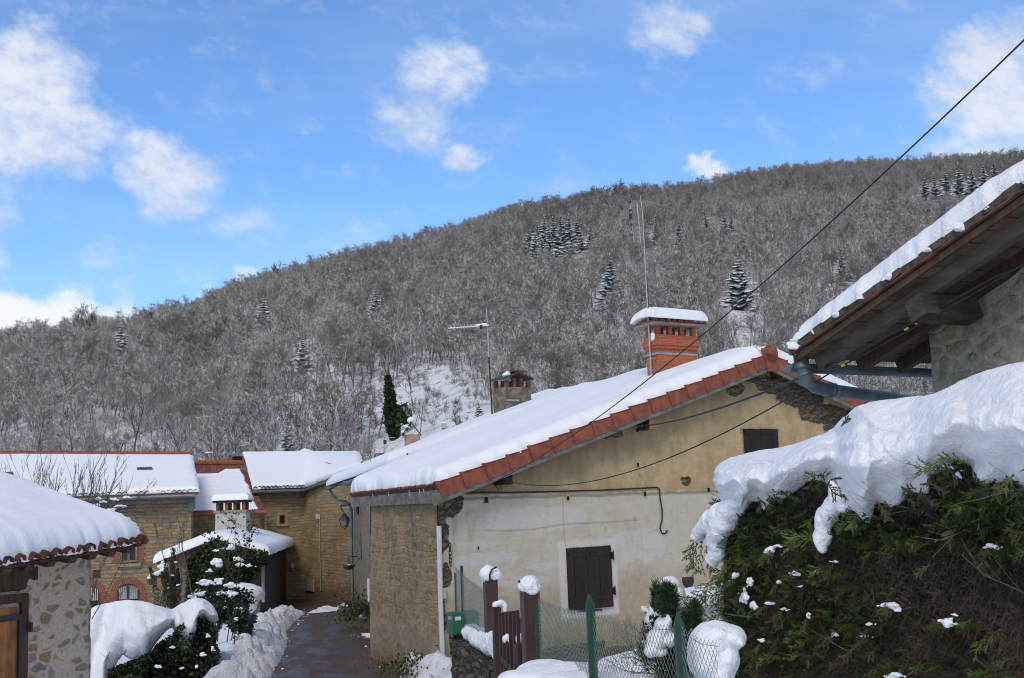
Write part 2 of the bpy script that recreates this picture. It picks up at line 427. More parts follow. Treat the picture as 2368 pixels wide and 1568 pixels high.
# ------------------------------------------------------------------ materials of the village
def stone_wall(name, pal, mortar, su=1.0, scale=3.2, joint=.06, round_=.16, bd=.05, stain=None, vsc=2.7, hide=0., course=None, dark=None):
    """rubble masonry in metres of the wall's own UV; pal = 4 stone colours"""
    m_, g = mat(name, pal[0], .9, spec=.2)
    u, v, _ = g.sep(g.uv)
    w1 = g.noise(g.uv, 2.2, 3, .5, col=True); a, b, c = g.sep(w1)
    w2 = g.noise(g.uv, 14, 2, .5, col=True); a2, b2, _c = g.sep(w2)
    uu = u + (a - .5) * .16 + (a2 - .5) * .03; vv = v + (b - .5) * .12 + (b2 - .5) * .02
    p = g.vec(uu * scale * su, vv * scale * vsc, 0.0)
    vo = g.n('ShaderNodeTexVoronoi', feature='DISTANCE_TO_EDGE'); g.put(vo.inputs['Vector'], p); vo.inputs['Scale'].default_value = 1; vo.inputs['Randomness'].default_value = .85
    vc = g.n('ShaderNodeTexVoronoi', feature='F1'); g.put(vc.inputs['Vector'], p); vc.inputs['Scale'].default_value = 1; vc.inputs['Randomness'].default_value = .85
    r1, r2, r3 = g.sep(X(g, vc.outputs['Color'])); edge = X(g, vo.outputs['Distance'])
    if course:
        bw, bh = course
        q = g.vec(u + (a - .5) * .26 + (a2 - .5) * .14, v + (b - .5) * .12 + (b2 - .5) * .105 + (g.noise(g.vec(u * .25, v * 1.2, 0), 1.3, 2, .5) - .5) * .35, 0)
        bt = g.n('ShaderNodeTexBrick', offset=.43, squash=1.35, squash_frequency=3); bt.inputs['Scale'].default_value = 1; bt.inputs['Brick Width'].default_value = bw; bt.inputs['Row Height'].default_value = bh
        bt.inputs['Mortar Size'].default_value = joint * .2; bt.inputs['Mortar Smooth'].default_value = 1.0; g.put(bt.inputs['Vector'], q); g.put(bt.inputs['Color1'], (0, 0, 0)); g.put(bt.inputs['Color2'], (1, 1, 1)); g.put(bt.inputs['Mortar'], (.5, .5, .5))
        r1 = g.sep(X(g, bt.outputs['Color']))[0]; r1 = (r1 * .75 + r2 * .25).clamp(); edge = (1.0 - X(g, bt.outputs['Fac'])) * joint * 1.3
    if hide: edge = edge - g.ss(r2, .3, 1.0) * hide
    fine = g.noise(g.uv, 30, 5, .65); mid = g.noise(g.uv, 6, 5, .6)
    st = g.ramp((r1 + (mid - .5) * .5).clamp(), [(0.0, pal[0]), (.33, pal[1]), (.66, pal[2]), (1.0, pal[3])])
    st = g.mix(g.ss(fine, .35, .7), g.mix(.45, st, (.04, .035, .03)), st)
    jm = g.ss(edge + (fine - .5) * (joint * .9 + .07) + (mid - .5) * .06 - r3 * joint * .5, joint * .2, joint)
    mo = g.mix(g.ss(fine, .3, .7), tuple(q * .72 for q in mortar), mortar)
    c = g.mix(jm, mo, st)
    if dark: c = g.mix(g.ss(mid + (g.noise(g.uv, .9, 4, .6) - .5) * 1.2, .5, .8) * dark[1], c, dark[0])
    g.bm = None
    if stain: c = stain(g, c, u, v, mid, fine)
    basec(g, c)
    if course: round_ = joint * 1.2
    if g.bm is not None: edge = edge + g.bm * 2.0
    bump(g, g.ss(edge + (fine - .5) * .12, 0.0, round_) * (.35 + r2 * .65) + fine * .55 + mid * .5, bd)
    return m_
OCH = ((.50, .27, .09), (.47, .35, .20), (.24, .20, .145), (.60, .47, .29))
M['ochre_stone'] = stone_wall('ochre_stone', OCH, (.34, .26, .165), scale=2.1, joint=.13, bd=.05, vsc=3.2, course=(.42, .15))
M['grey_ochre_stone'] = stone_wall('grey_ochre_stone', ((.26, .23, .18), (.36, .28, .17), (.19, .17, .14), (.34, .24, .12)), (.30, .26, .20), scale=2.6, joint=.06, bd=.07, dark=((.10, .09, .075), .55))
M['shed_stone'] = stone_wall('shed_stone', ((.36, .32, .265), (.42, .27, .12), (.40, .33, .255), (.29, .255, .21)), (.60, .48, .39), scale=6.2, joint=.12, round_=.4, bd=.02, vsc=1.7, hide=.34)
M['near_stone'] = stone_wall('near_stone', ((.40, .36, .29), (.44, .34, .19), (.34, .31, .25), (.48, .42, .30)), (.46, .42, .34), scale=3.8, joint=.15, bd=.03, vsc=1.9, hide=.22, dark=((.22, .195, .155), .7))
M['dark_rubble'] = stone_wall('dark_rubble', ((.085, .075, .065), (.13, .11, .085), (.06, .055, .05), (.16, .13, .1)), (.10, .085, .07), scale=4.2, joint=.05, bd=.06)
M['low_stone'] = stone_wall('low_stone', ((.12, .11, .085), (.19, .16, .12), (.08, .07, .055), (.24, .21, .17)), (.07, .06, .045), scale=3.6, joint=.08, bd=.08)
M['dark_rubble_wall'] = M['dark_rubble']
M['terracotta'] = simple('terracotta', (.30, .085, .042), .75, .35, 7, .004, c2=(.19, .055, .035))
M['terracotta_old'] = simple('terracotta_old', (.20, .062, .04), .85, .4, 9, .006, c2=(.045, .032, .028))
M['tile_mossy'] = simple('tile_mossy', (.10, .085, .065), .95, .5, 11, .012, c2=(.03, .028, .022))
M['brick_plain'] = simple('brick_plain', (.42, .12, .055), .85, .3, 5, .004, c2=(.28, .07, .035))
def wood_mat(name, c1, c2, rough=.8, sx=1.0, sc=14):
    m_, g = mat(name, c1, rough, spec=.3)
    x, y, z = g.sep(g.obj)
    p = g.vec(x * sc, y * sc, z * sc * .12) if sx == 1.0 else g.vec(x * sc * .2, y * sc * .2, z * sc)
    n1 = g.noise(p, 1.0, 5, .65, .6); n2 = g.noise(g.pos, 3.5, 4, .6)
    basec(g, g.mix((g.ss(n1, .3, .7) * .7 + g.ss(n2, .35, .65) * .4).clamp(), c2, c1)); bump(g, n1, .006)
    return m_
M['wood_brown'] = wood_mat('wood_brown', (.10, .060, .038), (.035, .022, .016))
M['wood_dark'] = wood_mat('wood_dark', (.030, .016, .012), (.013, .009, .008), .6)
M['wood_grey'] = wood_mat('wood_grey', (.15, .125, .10), (.07, .058, .048), sx=0)
M['wood_pale'] = wood_mat('wood_pale', (.30, .17, .10), (.20, .11, .065), sx=0)
M['wood_greyish'] = wood_mat('wood_greyish', (.22, .21, .19), (.07, .065, .06), sx=0)
M['wood_door'] = wood_mat('wood_door', (.46, .19, .055), (.10, .05, .025), .6, sc=9)
M['wood_painted'] = wood_mat('wood_painted', (.052, .022, .018), (.028, .015, .013), .45)
M['zinc'] = simple('zinc', (.17, .215, .24), .5, .35, 5, metal=.55, c2=(.10, .135, .15))
M['zinc_far'] = simple('zinc_far', (.14, .16, .175), .5, .3, 3, metal=.4)
M['galv'] = simple('galv', (.42, .44, .46), .45, .25, 8, metal=.6)
M['alu'] = simple('alu', (.5, .5, .48), .4, .2, 8, metal=.5)
M['black_metal'] = simple('black_metal', (.014, .014, .016), .5, .3, 8)
M['cable_black'] = simple('cable_black', (.012, .012, .014), .6, .2, 8)
M['rust'] = simple('rust', (.07, .035, .024), .85, .5, 18, .004)
M['brown_metal'] = simple('brown_metal', (.062, .027, .022), .5, .35, 6, c2=(.035, .02, .018))
M['green_paint'] = simple('green_paint', (.012, .060, .038), .45, .25, 10)
M['green_box'] = simple('green_box', (.010, .115, .065), .45, .15, 6)
M['green_wire'] = simple('green_wire', (.19, .24, .22), .5, .3, 20)
M['pvc'] = simple('pvc', (.56, .57, .58), .45, .12, 5)
M['cream_pvc'] = simple('cream_pvc', (.50, .42, .30), .5, .15, 5)
M['concrete'] = simple('concrete', (.30, .28, .25), .9, .35, 7, .01)
M['mortar'] = simple('mortar', (.42, .37, .30), .95, .3, 9, .01)
M['render_white'] = simple('render_white', (.47, .47, .45), .9, .18, 2.2, .01)
M['glass_dark'] = simple('glass_dark', (.012, .014, .018), .08, .3, 3)
M['curtain'] = simple('curtain', (.5, .5, .52), .9, .3, 12)
M['bin_blue'] = simple('bin_blue', (.012, .05, .10), .5, .2, 5)
M['bin_body'] = simple('bin_body', (.012, .022, .04), .55, .3, 5)
M['white_paint'] = simple('white_paint', (.8, .8, .8), .5, .05)
M['black_void'] = simple('black_void', (.012, .01, .009), .95, .3)
M['lamp_glass'] = simple('lamp_glass', (.16, .165, .175), .15, .15, 9)
# brick with courses, by height and horizontal distance of the object's own coordinates
def brick_mat(name, c1, c2, mort, bw=.22, bh=.065, sc=1.0):
    m_, g = mat(name, c1, .85)
    b = g.n('ShaderNodeTexBrick'); b.inputs['Scale'].default_value = sc
    b.inputs['Brick Width'].default_value = bw; b.inputs['Row Height'].default_value = bh; b.inputs['Mortar Size'].default_value = .007
    b.inputs['Mortar Smooth'].default_value = .3; b.inputs['Bias'].default_value = 0
    g.put(b.inputs['Vector'], g.uv); g.put(b.inputs['Color1'], c1); g.put(b.inputs['Color2'], c2); g.put(b.inputs['Mortar'], mort)
    nn = g.noise(g.pos, 12, 4, .6)
    basec(g, g.mix(g.ss(nn, .4, .75) * .35, X(g, b.outputs['Color']), (.12, .06, .045)))
    bump(g, X(g, b.outputs['Fac']) * -1.0 + nn * .3, .008)
    return m_
M['brick'] = brick_mat('brick', (.52, .125, .045), (.42, .095, .035), (.36, .22, .15))
M['brick_old'] = brick_mat('brick_old', (.26, .075, .045), (.17, .055, .035), (.30, .24, .18))
# foliage
def leaf_mat(name, c1, c2, rough=.55, sc=3.0, c3=None):
    m_, g = mat(name, c1, rough, spec=.35)
    nn = g.noise(g.pos, sc, 4, .6); n2 = g.noise(g.pos, sc * 14, 2, .5)
    c = g.mix(g.ss(nn * .6 + n2 * .4, .38, .62), c2, c1)
    if c3: c = g.mix(g.ss(n2, .6, .72), c, c3)
    basec(g, c); return m_
M['ivy'] = leaf_mat('ivy', (.075, .095, .028), (.022, .038, .014), c3=(.10, .11, .03))
M['ivy_dark'] = leaf_mat('ivy_dark', (.022, .040, .016), (.007, .015, .008), c3=(.05, .055, .018))
M['holly'] = leaf_mat('holly', (.035, .060, .028), (.012, .025, .013), .35, c3=(.05, .07, .035))
M['yew'] = leaf_mat('yew', (.055, .055, .018), (.020, .022, .010))
M['thuja'] = leaf_mat('thuja', (.085, .135, .018), (.024, .045, .012), sc=1.6, c3=(.15, .18, .028))
M['thuja_dark'] = leaf_mat('thuja_dark', (.020, .034, .010), (.010, .016, .007), sc=1.6)
M['thuja_olive'] = leaf_mat('thuja_olive', (.075, .085, .018), (.030, .034, .010), sc=2.5)
M['thuja_dead'] = leaf_mat('thuja_dead', (.115, .082, .062), (.035, .025, .019), .9, sc=2.5)
M['twig'] = simple('twig', (.095, .07, .05), .9, .4, 9)
M['twig_grey'] = simple('twig_grey', (.16, .14, .12), .9, .4, 9)
M['grass'] = leaf_mat('grass', (.08, .12, .03), (.05, .05, .02))

# ------------------------------------------------------------------ snow shapes
def roof_snow(name, P, T, parent, n=None, nu=60, nv=30, r=(.12, .12, .12, .12), ov=(.05, .05, .03, .05), rag=.04, ragf=3.0, lump=.03, lf=.8, mt='snow', wave=None, seed=0, wave_f=0):
    """P(u, v) -> point on the roof, u along the eave, v up the slope; closed slab with rounded, ragged rims.
    r, ov = rounding radius and overhang at the (u0, u1, v0, v1) edges"""
    a = P(0, 0); b = P(1, 0); c = P(0, 1)
    Lu = (P(1, .5) - P(0, .5)).length; Lv = (P(.5, 1) - P(.5, 0)).length
    nn = n or (b - a).cross(c - a).normalized()
    if nn.z < 0: nn = -nn
    def axis(L, r0, r1, n):
        k = [0, .004, .03, .08, .16, .28, .45, .7, 1.0]
        s = sorted(set([r0 * q for q in k] + [L - r1 * q for q in k] + [r0 + (L - r0 - r1) * i / n for i in range(n + 1)]))
        return s
    su = axis(Lu, r[0], r[1], nu); sv = axis(Lv, r[2], r[3], nv)
    du = (b - a).normalized(); dv = (c - a).normalized()
    def prof(e, rr):
        if rr <= 0: return 1.0
        t = min(1, max(0, e / rr)); return math.sqrt(max(0, 1 - (1 - t) ** 2))
    top = []; bot = []
    for sj in sv:
        rowt = []; rowb = []
        for si in su:
            u, v = si / Lu, sj / Lv
            p = P(u, v)
            h = min(prof(si, r[0]), prof(Lu - si, r[1])) * 1.0
            h = min(h, min(prof(sj, r[2]), prof(Lv - sj, r[3]))) if True else h
            # rims pushed out and made uneven
            off = Vector((0, 0, 0))
            def rg(t, k): return (nz(t * ragf, k + seed, 1.7) + .6 * nz(t * ragf * 3.3, k + seed, 5.1)) * rag
            if si < r[0] * 2: off -= du * (ov[0] + rg(sj, 1)) * (1 - si / (r[0] * 2)) ** 2.5
            if Lu - si < r[1] * 2: off += du * (ov[1] + rg(sj, 2)) * (1 - (Lu - si) / (r[1] * 2)) ** 2.5
            if sj < r[2] * 2: off -= dv * (ov[2] + rg(si, 3)) * (1 - sj / (r[2] * 2)) ** 2.5
            if Lv - sj < r[3] * 2: off += dv * (ov[3] + rg(si, 4)) * (1 - (Lv - sj) / (r[3] * 2)) ** 2.5
            th = T * (1 + lump / T * 1.0 * nz(si * lf, sj * lf, seed + .3) * 1.0) + lump * .35 * nz(si * lf * 4, sj * lf * 4, seed + 3.3)
            if wave: th += wave(si, sj)
            rowt.append(p + off + nn * (th * h + .004)); rowb.append(p + off * .9 + nn * -.004)
        top.append(rowt); bot.append(rowb)
    mb = MB(); U = len(su); V = len(sv)
    for j in range(V): mb.v += top[j]
    for j in range(V): mb.v += bot[j]
    o = U * V
    for j in range(V - 1):
        for i in range(U - 1):
            q = j * U + i
            mb.face((q, q + 1, q + U + 1, q + U)); mb.face((o + q, o + q + U, o + q + U + 1, o + q + 1))
    for i in range(U - 1):
        mb.face((i, o + i, o + i + 1, i + 1)); q = (V - 1) * U + i; mb.face((q, q + 1, o + q + 1, o + q))
    for j in range(V - 1):
        q = j * U; mb.face((q, q + U, o + q + U, o + q)); q = j * U + U - 1; mb.face((q, o + q, o + q + U, q + U))
    return mb.build(name, M[mt], parent, smooth=True)

def blob_snow(name, balls, parent, voxel=.04, amp=.03, freq=3.0, mt='snow', smooth=4, flat=None):
    """one continuous lump of snow from overlapping ellipsoids (centre, radii)"""
    mb = MB()
    for c, r_ in balls: mb.ico(c, r_, 2)
    me = mb.mesh('tmp', M[mt]); o = bpy.data.objects.new('tmp', me); COL.objects.link(o)
    rm = o.modifiers.new('r', 'REMESH'); rm.mode = 'VOXEL'; rm.voxel_size = voxel
    sm = o.modifiers.new('s', 'SMOOTH'); sm.iterations = smooth; sm.factor = .5
    dg = bpy.context.evaluated_depsgraph_get(); me2 = bpy.data.meshes.new_from_object(o.evaluated_get(dg))
    bpy.data.objects.remove(o); bpy.data.meshes.remove(me)
    me2.name = name
    for v_ in me2.vertices:
        p = v_.co; n_ = v_.normal
        k = nz(p.x * freq, p.y * freq, p.z * freq) + .5 * nz(p.x * freq * 2.7, p.y * freq * 2.7, p.z * freq * 2.7)
        low = 1.0 if n_.z > .2 else 1.6
        v_.co = p + n_ * amp * k * low
    me2.materials.clear(); me2.materials.append(M[mt])
    me2.polygons.foreach_set('use_smooth', [True] * len(me2.polygons))
    return link(name, me2, parent)

def clump(name, px, py, rx, rz, par, pf, rn, mt='snow', vox=.009, n=None):
    """ragged pat of snow caught on twigs: many small overlapping bits"""
    p0 = pf(px, py); k = p0.y / FPX; bl = []; n = n or int(6 + (rx + rz) * .5)
    for i in range(n):
        x = rn.gauss(0, .42) * rx; y = rn.gauss(0, .30) * rz + abs(x) / max(rx, 1) * rz * .35; q = pf(px + x, py + y); r_ = rn.uniform(.28, .6) * (1 - .45 * min(1, abs(x) / rx))
        bl.append((q + Vector((0, rn.uniform(-.02, .02), 0)), (min(rx, rz * 1.8) * k * r_ * rn.uniform(.9, 1.5), min(rx, rz) * k * r_ * 1.2, rz * k * r_ * rn.uniform(.7, 1.1))))
    rr = max(.004, min(vox, min(rx, rz) * k * .22)); return blob_snow(name, bl, par, rr, rr * .9, .22 / max(rr, .004) * .6, mt, smooth=3)
def smooth_poly(pts, n=5, k=2):
    x0, x1 = pts[0][0], pts[-1][0]; st = (x1 - x0) / 400; v = [interp(x0 + i * st, pts) for i in range(401)]; w_ = n
    for _ in range(k): v = [sum(v[max(0, min(400, i + j))] for j in range(-w_, w_ + 1)) / (2 * w_ + 1) for i in range(401)]
    return [(x0 + i * st, q) for i, q in enumerate(v)]
def quilt(name, par, top, bot, P, nu=150, nv=40, amp=.03, freq=2.0, mt='snow', seed=0, folds=(), back=.5, bulge=None):
    """thick cushion of snow: outline given by its upper and lower edge, P(px, py, out) puts a point on the hedge, out metres proud of it"""
    mb = MB(); x0, x1 = top[0][0], top[-1][0]; top = smooth_poly(top, 7, 3); bot = smooth_poly(bot, 2, 2)
    def fn(u, v):
        px = lerp(x0, x1, u); t = interp(px, top); b = interp(px, bot); e = min(1, min(u, 1 - u) * (x1 - x0) / 14) ; er = math.sqrt(max(0, 1 - (1 - e) ** 2)) if e < 1 else 1
        mid = (t + b) / 2; t = lerp(mid, t, .45 + .55 * er); b = lerp(mid, b, .45 + .55 * er)
        fo = sum(a * math.exp(-((px - c - (py_ - t) * sl_) / w_) ** 2) for c, w_, a, sl_ in folds for py_ in [lerp(b, t, min(1, v / .75))])
        if v < .12: w = v / .12; out = lerp(-.22, .03, math.sqrt(w)); py = b + 0 * w
        elif v < .82:
            w = (v - .12) / .70; py = lerp(b, t, math.sin(w * math.pi / 2) ** 1.0 if False else w ** .92); out = .03 + .25 * math.sin(min(1, w * 1.7) * math.pi / 2) - .70 * max(0, w - .42) ** 1.3
        else: w = (v - .82) / .18; py = t + w * 16; o1 = .03 + .25 - .70 * .58 ** 1.3; out = o1 - back * w
        out = out * er - (1 - er) * .15 + fo * min(1, v * 4)
        p = P(px, py, out); q = p * freq
        k = (nz(q.x, q.y, q.z + seed) + .5 * nz(q.x * 2.2, q.y * 2.2, q.z * 2.2 + seed) + .3 * nz(q.x * 5, q.y * 5, q.z * 5 + seed)) * (1.25 if v < .5 else 1.25 - 1.0 * min(1, (v - .5) * 3))
        return p + Vector((0, -.5, .35 if v > .1 else .1)) * amp * k + Vector((amp * .5 * nz(q.x * 3, q.z * 3, seed), 0, 0))
    mb.grid(nu, nv, fn); return mb.build(name, M[mt], par, smooth=True)

def chain_snow(name, chains, par, pf, vox=.013, amp=.012, fr=8):
    bl = []
    for ch_ in chains:
        for (a, b) in zip(ch_, ch_[1:]):
            for i in range(5):
                t = i / 5; x, y, r_ = [lerp(p, q, t) for p, q in zip(a, b)]; p = pf(x + nz(x * .3, y * .3) * r_ * .4, y); k = p.y / FPX; bl.append((p, (r_ * k, r_ * k * 1.1, r_ * k * 1.05)))
    return blob_snow(name, bl, par, vox, amp, fr, 'snow', smooth=4)
def leaf_mass(name, pts, mt, parent, size=.05, rnd=None, up=.3, stem=None, lw=.6, mats=None):
    """leaf-sized faces at the given points (point, outward direction)"""
    rn = rnd or random.Random(3); mb = MB()
    for p, d in pts:
        if mats: mb.cur = rn.randrange(len(mats))
        s_ = size * rn.uniform(.6, 1.3)
        ax = (Vector(d) + Vector((rn.uniform(-1, 1), rn.uniform(-1, 1), rn.uniform(-1, 1))) * .8).normalized()
        sd_ = ax.cross(Vector((rn.uniform(-1, 1), rn.uniform(-1, 1), rn.uniform(-.5, 1)))).normalized()
        n_ = ax.cross(sd_) * s_ * .25
        p = Vector(p); a = p + sd_ * s_ * lw; b = p + ax * s_; c = p - sd_ * s_ * lw; d_ = p - ax * s_ * .7
        mb.quad(a + n_, b, c + n_, d_)
    return mb.build(name, mats or mt, parent)
def wall_quad(mb, a, b, zlo, zhi, nu=1, u0=0, zref=0):
    """vertical wall from a to b (ground points), UV in metres"""
    a = Vector((a.x, a.y, 0)); b = Vector((b.x, b.y, 0)); L_ = (b - a).length
    A = a + Vector((0, 0, zlo)); B = b + Vector((0, 0, zlo)); C = b + Vector((0, 0, zhi)); D = a + Vector((0, 0, zhi))
    mb.quad(A, B, C, D, uv=((u0, zlo - zref), (u0 + L_, zlo - zref), (u0 + L_, zhi - zref), (u0, zhi - zref)))
def poly_wall(mb, o, ax, pts, th=0, nrm=None):
    """flat wall polygon: pts (s, z) along horizontal unit ax from o; UV in metres"""
    P = [Vector((o.x, o.y, 0)) + ax * s + Vector((0, 0, z)) for s, z in pts]
    mb.quad(*P, uv=[(s, z) for s, z in pts])
def canal_edge(mb, a, b, n, up, out, r=.09, L_=.35, jit=.02, seed=1):
    """row of barrel tile ends along an eave from a to b; out = direction down the slope"""
    rn = random.Random(seed); d = (b - a) / n; dn = d.normalized(); out = out.normalized()
    for i in range(n):
        c = a + d * (i + .5) + out * rn.uniform(-jit, jit) + up * rn.uniform(-jit, jit) * .3
        rr = r * rn.uniform(.92, 1.06); k0 = len(mb.v); m_ = 7
        for q in (0, 1):
            for t_ in (0, 1):
                for j in range(m_):
                    an = math.pi * j / (m_ - 1); R_ = rr - .016 * t_
                    mb.v.append(c - out * (L_ * q) + dn * math.cos(an) * R_ + up * (math.sin(an) * R_))
        for j in range(m_ - 1):
            f0 = k0 + j; f1 = k0 + m_ + j; b0 = k0 + 2 * m_ + j; b1 = k0 + 3 * m_ + j
            mb.face((f0, f0 + 1, b0 + 1, b0)); mb.face((f1, b1, b1 + 1, f1 + 1)); mb.face((f0, f1, f1 + 1, f0 + 1))
Z = Vector((0, 0, 1))
def hor(v): return Vector((v.x, v.y, 0)).normalized()
# ================================================================== the big house on the right of the lane
A = at(1012, 1122, 20.0); B = at(812, 1143, 26.8); R0 = at(1778, 822, 24.5); R1 = at(1352, 905, 32.5)
gd = hor(R0 - A); sl = (R0.z - A.z) / Vector((R0.x - A.x, R0.y - A.y, 0)).length
gin = Vector((-gd.y, gd.x, 0)); sdv = hor(B - A)
E0 = R0 + gd * 6.2 - Z * sl * 6.2; E1 = R1 + gd * 6.2 - Z * sl * 6.2
W0 = A + gd * .22 + gin * .36; W0.z = 0
house = thing('house', (W0.x, W0.y, -3), 'cream rendered stone house with snowy red tiled gable roof, right of the lane', 'house')
def PL(u, v): return A.lerp(B, u).lerp(R0.lerp(R1, u), v)
def PRt(u, v): return E0.lerp(E1, u).lerp(R0.lerp(R1, u), v)
def wuv(px, py):
    p = onplane(px, py, W0, gin); return ((p - W0).dot(gd), p.z)
# gable wall material: cream render above, flaking whitewash below, bare stone where the render has fallen
def gable_mat():
    m_, g = mat('gable_render', (.5, .4, .25), .92, spec=.15)
    s, z, _ = g.sep(g.uv)
    n0 = g.noise(g.uv, .8, 4, .6); n1 = g.noise(g.uv, 2.5, 5, .6); n2 = g.noise(g.uv, 9, 5, .65); n3 = g.noise(g.uv, 40, 3, .6)
    vs = g.noise(g.vec(s * 3.2, z * .5, 0), 1.6, 4, .6)
    s_, z_ = s + (n1 - .5) * .45 + (n2 - .5) * .12, z + (n1 - .5) * .3 + (n2 - .5) * .14
    cream = g.mix(g.ss(n1, .35, .65), (.40, .29, .155), (.51, .385, .22))
    cream = g.mix(g.ss(n2, .45, .7) * .4, cream, (.30, .225, .125))
    # soot and damp stain under the verge
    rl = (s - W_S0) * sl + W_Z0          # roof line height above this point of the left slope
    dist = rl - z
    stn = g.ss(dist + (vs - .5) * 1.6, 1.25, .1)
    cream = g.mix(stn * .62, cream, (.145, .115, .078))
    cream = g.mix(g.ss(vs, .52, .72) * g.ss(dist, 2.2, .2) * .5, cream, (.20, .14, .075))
    zs = ZS0 + s * ZSK
    white = g.mix(g.ss(n1, .3, .7), (.48, .42, .335), (.55, .505, .43))
    beige = g.mix(g.ss(n2, .35, .7), (.38, .31, .215), (.44, .37, .27))
    lowf = g.ss(z_ + (n0 - .5) * 1.3, -1.75, -1.1)
    lower = g.mix(lowf, beige, white)
    lower = g.mix(g.ss(n2 * .4 + n1 * .8, .66, .78) * .6, lower, (.35, .30, .225))
    lower = g.mix(g.ss(z_ + (n1 - .5) * .5, -2.3, -2.8), lower, (.26, .215, .16))
    lower = g.mix(g.ss(vs + n1 * .3, .72, .85) * .3, lower, (.30, .26, .2))
    ws = None
    for px, py, rx, ry in ((1130, 1290, 70, 14), (1260, 1308, 60, 12), (1090, 1262, 40, 10), (1190, 1345, 90, 10), (1480, 1260, 60, 40), (1240, 1200, 120, 30)):
        c_ = wuv(px, py); kx = abs(wuv(px + rx, py)[0] - c_[0]); kz = abs(wuv(px, py + ry)[1] - c_[1]); aa = (s_ - c_[0]) * (1 / kx); bb = (z_ - c_[1]) * (1 / kz); e = 1.0 - g.m('POWER', g.m('ABSOLUTE', aa), 4.0) - g.m('POWER', g.m('ABSOLUTE', bb), 4.0)
        ws = e if ws is None else ws.max(e)
    lower = g.mix(g.ss(ws + (n2 - .5) * 1.6, .1, .5) * .55, lower, (.56, .555, .545))
    drip = g.ss(g.noise(g.vec(s * 5, z * .6, 0), 1.0, 4, .65), .56, .72) * g.ss(zs - z, 1.6, .0)
    lower = g.mix(drip * .45, lower, (.27, .225, .16))
    damp = g.ss(z + (n1 - .5) * .9 + (vs - .5) * .8, -2.0, -2.5)
    lower = g.mix(damp * .7, lower, (.22, .185, .12))
    # whitewash round the shutter
    (s1, zt), (s2, zb) = WIN
    wm = g.ss(g.m('ABSOLUTE', s - (s1 + s2) / 2) + (n2 - .5) * .10, (s2 - s1) / 2 + .2, (s2 - s1) / 2 + .13) * g.ss(g.m('ABSOLUTE', z - (zt + zb) / 2) + (n2 - .5) * .1, (zt - zb) / 2 + .16, (zt - zb) / 2 + .09)
    lower = g.mix(wm * .8, lower, (.62, .60, .56))
    up = g.ss(z - zs + (n2 - .5) * .03, -.012, .012)
    c = g.mix(up, lower, cream)
    c = g.mix(g.ss(g.m('ABSOLUTE', z - zs + .05 + (n1 - .5) * .12), .05, .012) * .6, c, (.15, .11, .065))
    # bare stone patches
    stone = None
    def ell(px, py, rx, ry, amp=1.0):
        nonlocal stone
        c_ = wuv(px, py); kx = abs(wuv(px + rx, py)[0] - c_[0]); kz = abs(wuv(px, py + ry)[1] - c_[1])
        a = (s_ - c_[0]) * (1 / kx); b = (z_ - c_[1]) * (1 / kz)
        e = (1.0 - (a * a + b * b)) * amp
        stone = e if stone is None else stone.max(e)
    for q in ((1800, 893, 52, 20), (1850, 920, 56, 27), (1905, 955, 60, 24), (1965, 990, 60, 22), (1740, 875, 50, 10), (1695, 895, 26, 20), (1412, 1000, 30, 15), (1583, 1113, 11, 13),
              (1045, 1160, 26, 34), (1022, 1220, 15, 60), (1030, 1330, 12, 30), (1020, 1420, 12, 60)): ell(*q)
    sm = g.ss(stone, -.05, .1)
    p = g.vec(s_ * 3.4, z_ * 15, 0.0)
    vo = g.n('ShaderNodeTexVoronoi', feature='DISTANCE_TO_EDGE'); g.put(vo.inputs['Vector'], p); vo.inputs['Scale'].default_value = 1
    vc = g.n('ShaderNodeTexVoronoi'); g.put(vc.inputs['Vector'], p); vc.inputs['Scale'].default_value = 1
    r1, r2, r3 = g.sep(X(g, vc.outputs['Color'])); ed = X(g, vo.outputs['Distance'])
    sc = g.ramp(r1, [(0, (.09, .085, .075)), (.4, (.17, .145, .11)), (.75, (.25, .16, .08)), (1, (.14, .13, .115))])
    sc = g.mix(g.ss(ed, .02, .1), (.05, .043, .035), sc)
    c = g.mix(sm, c, sc)
    # hairline cracks
    ck = g.noise(g.uv, .55, 5, .62)
    cr = g.ss(g.m('ABSOLUTE', ck - .5), .0022, .0005) * g.ss(n0, .47, .53)
    c = g.mix(cr * .32, c, (.17, .135, .10))
    pk = g.ss(g.noise(g.uv, 22, 2, .5), .70, .74)
    c = g.mix(pk * .2, c, (.25, .21, .16))
    basec(g, c)
    bump(g, n2 * .5 + n3 * .12 + (1.0 - sm) * .9 + sm * g.ss(ed, 0.0, .3) * .7 , .035)
    return m_
W_S0 = (A - W0).dot(gd); W_Z0 = A.z
a_, b_ = wuv(1050, 1146), wuv(1660, 1131)
ZSK = (b_[1] - a_[1]) / (b_[0] - a_[0]); ZS0 = a_[1] - a_[0] * ZSK
WIN = (wuv(1308, 1268), wuv(1414, 1404))
M['gable'] = gable_mat()
def side_stain(g, c, u, v, mid, fine):
    big = g.noise(g.uv, .5, 4, .6)
    earth = g.mix(g.ss(fine, .3, .7), (.27, .215, .15), (.35, .285, .205))
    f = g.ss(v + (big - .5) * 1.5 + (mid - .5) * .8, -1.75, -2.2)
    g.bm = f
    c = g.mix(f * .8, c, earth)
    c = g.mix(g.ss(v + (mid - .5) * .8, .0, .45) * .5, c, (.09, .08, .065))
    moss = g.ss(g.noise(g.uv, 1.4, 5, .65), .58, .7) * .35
    return g.mix(moss, c, (.10, .10, .03))
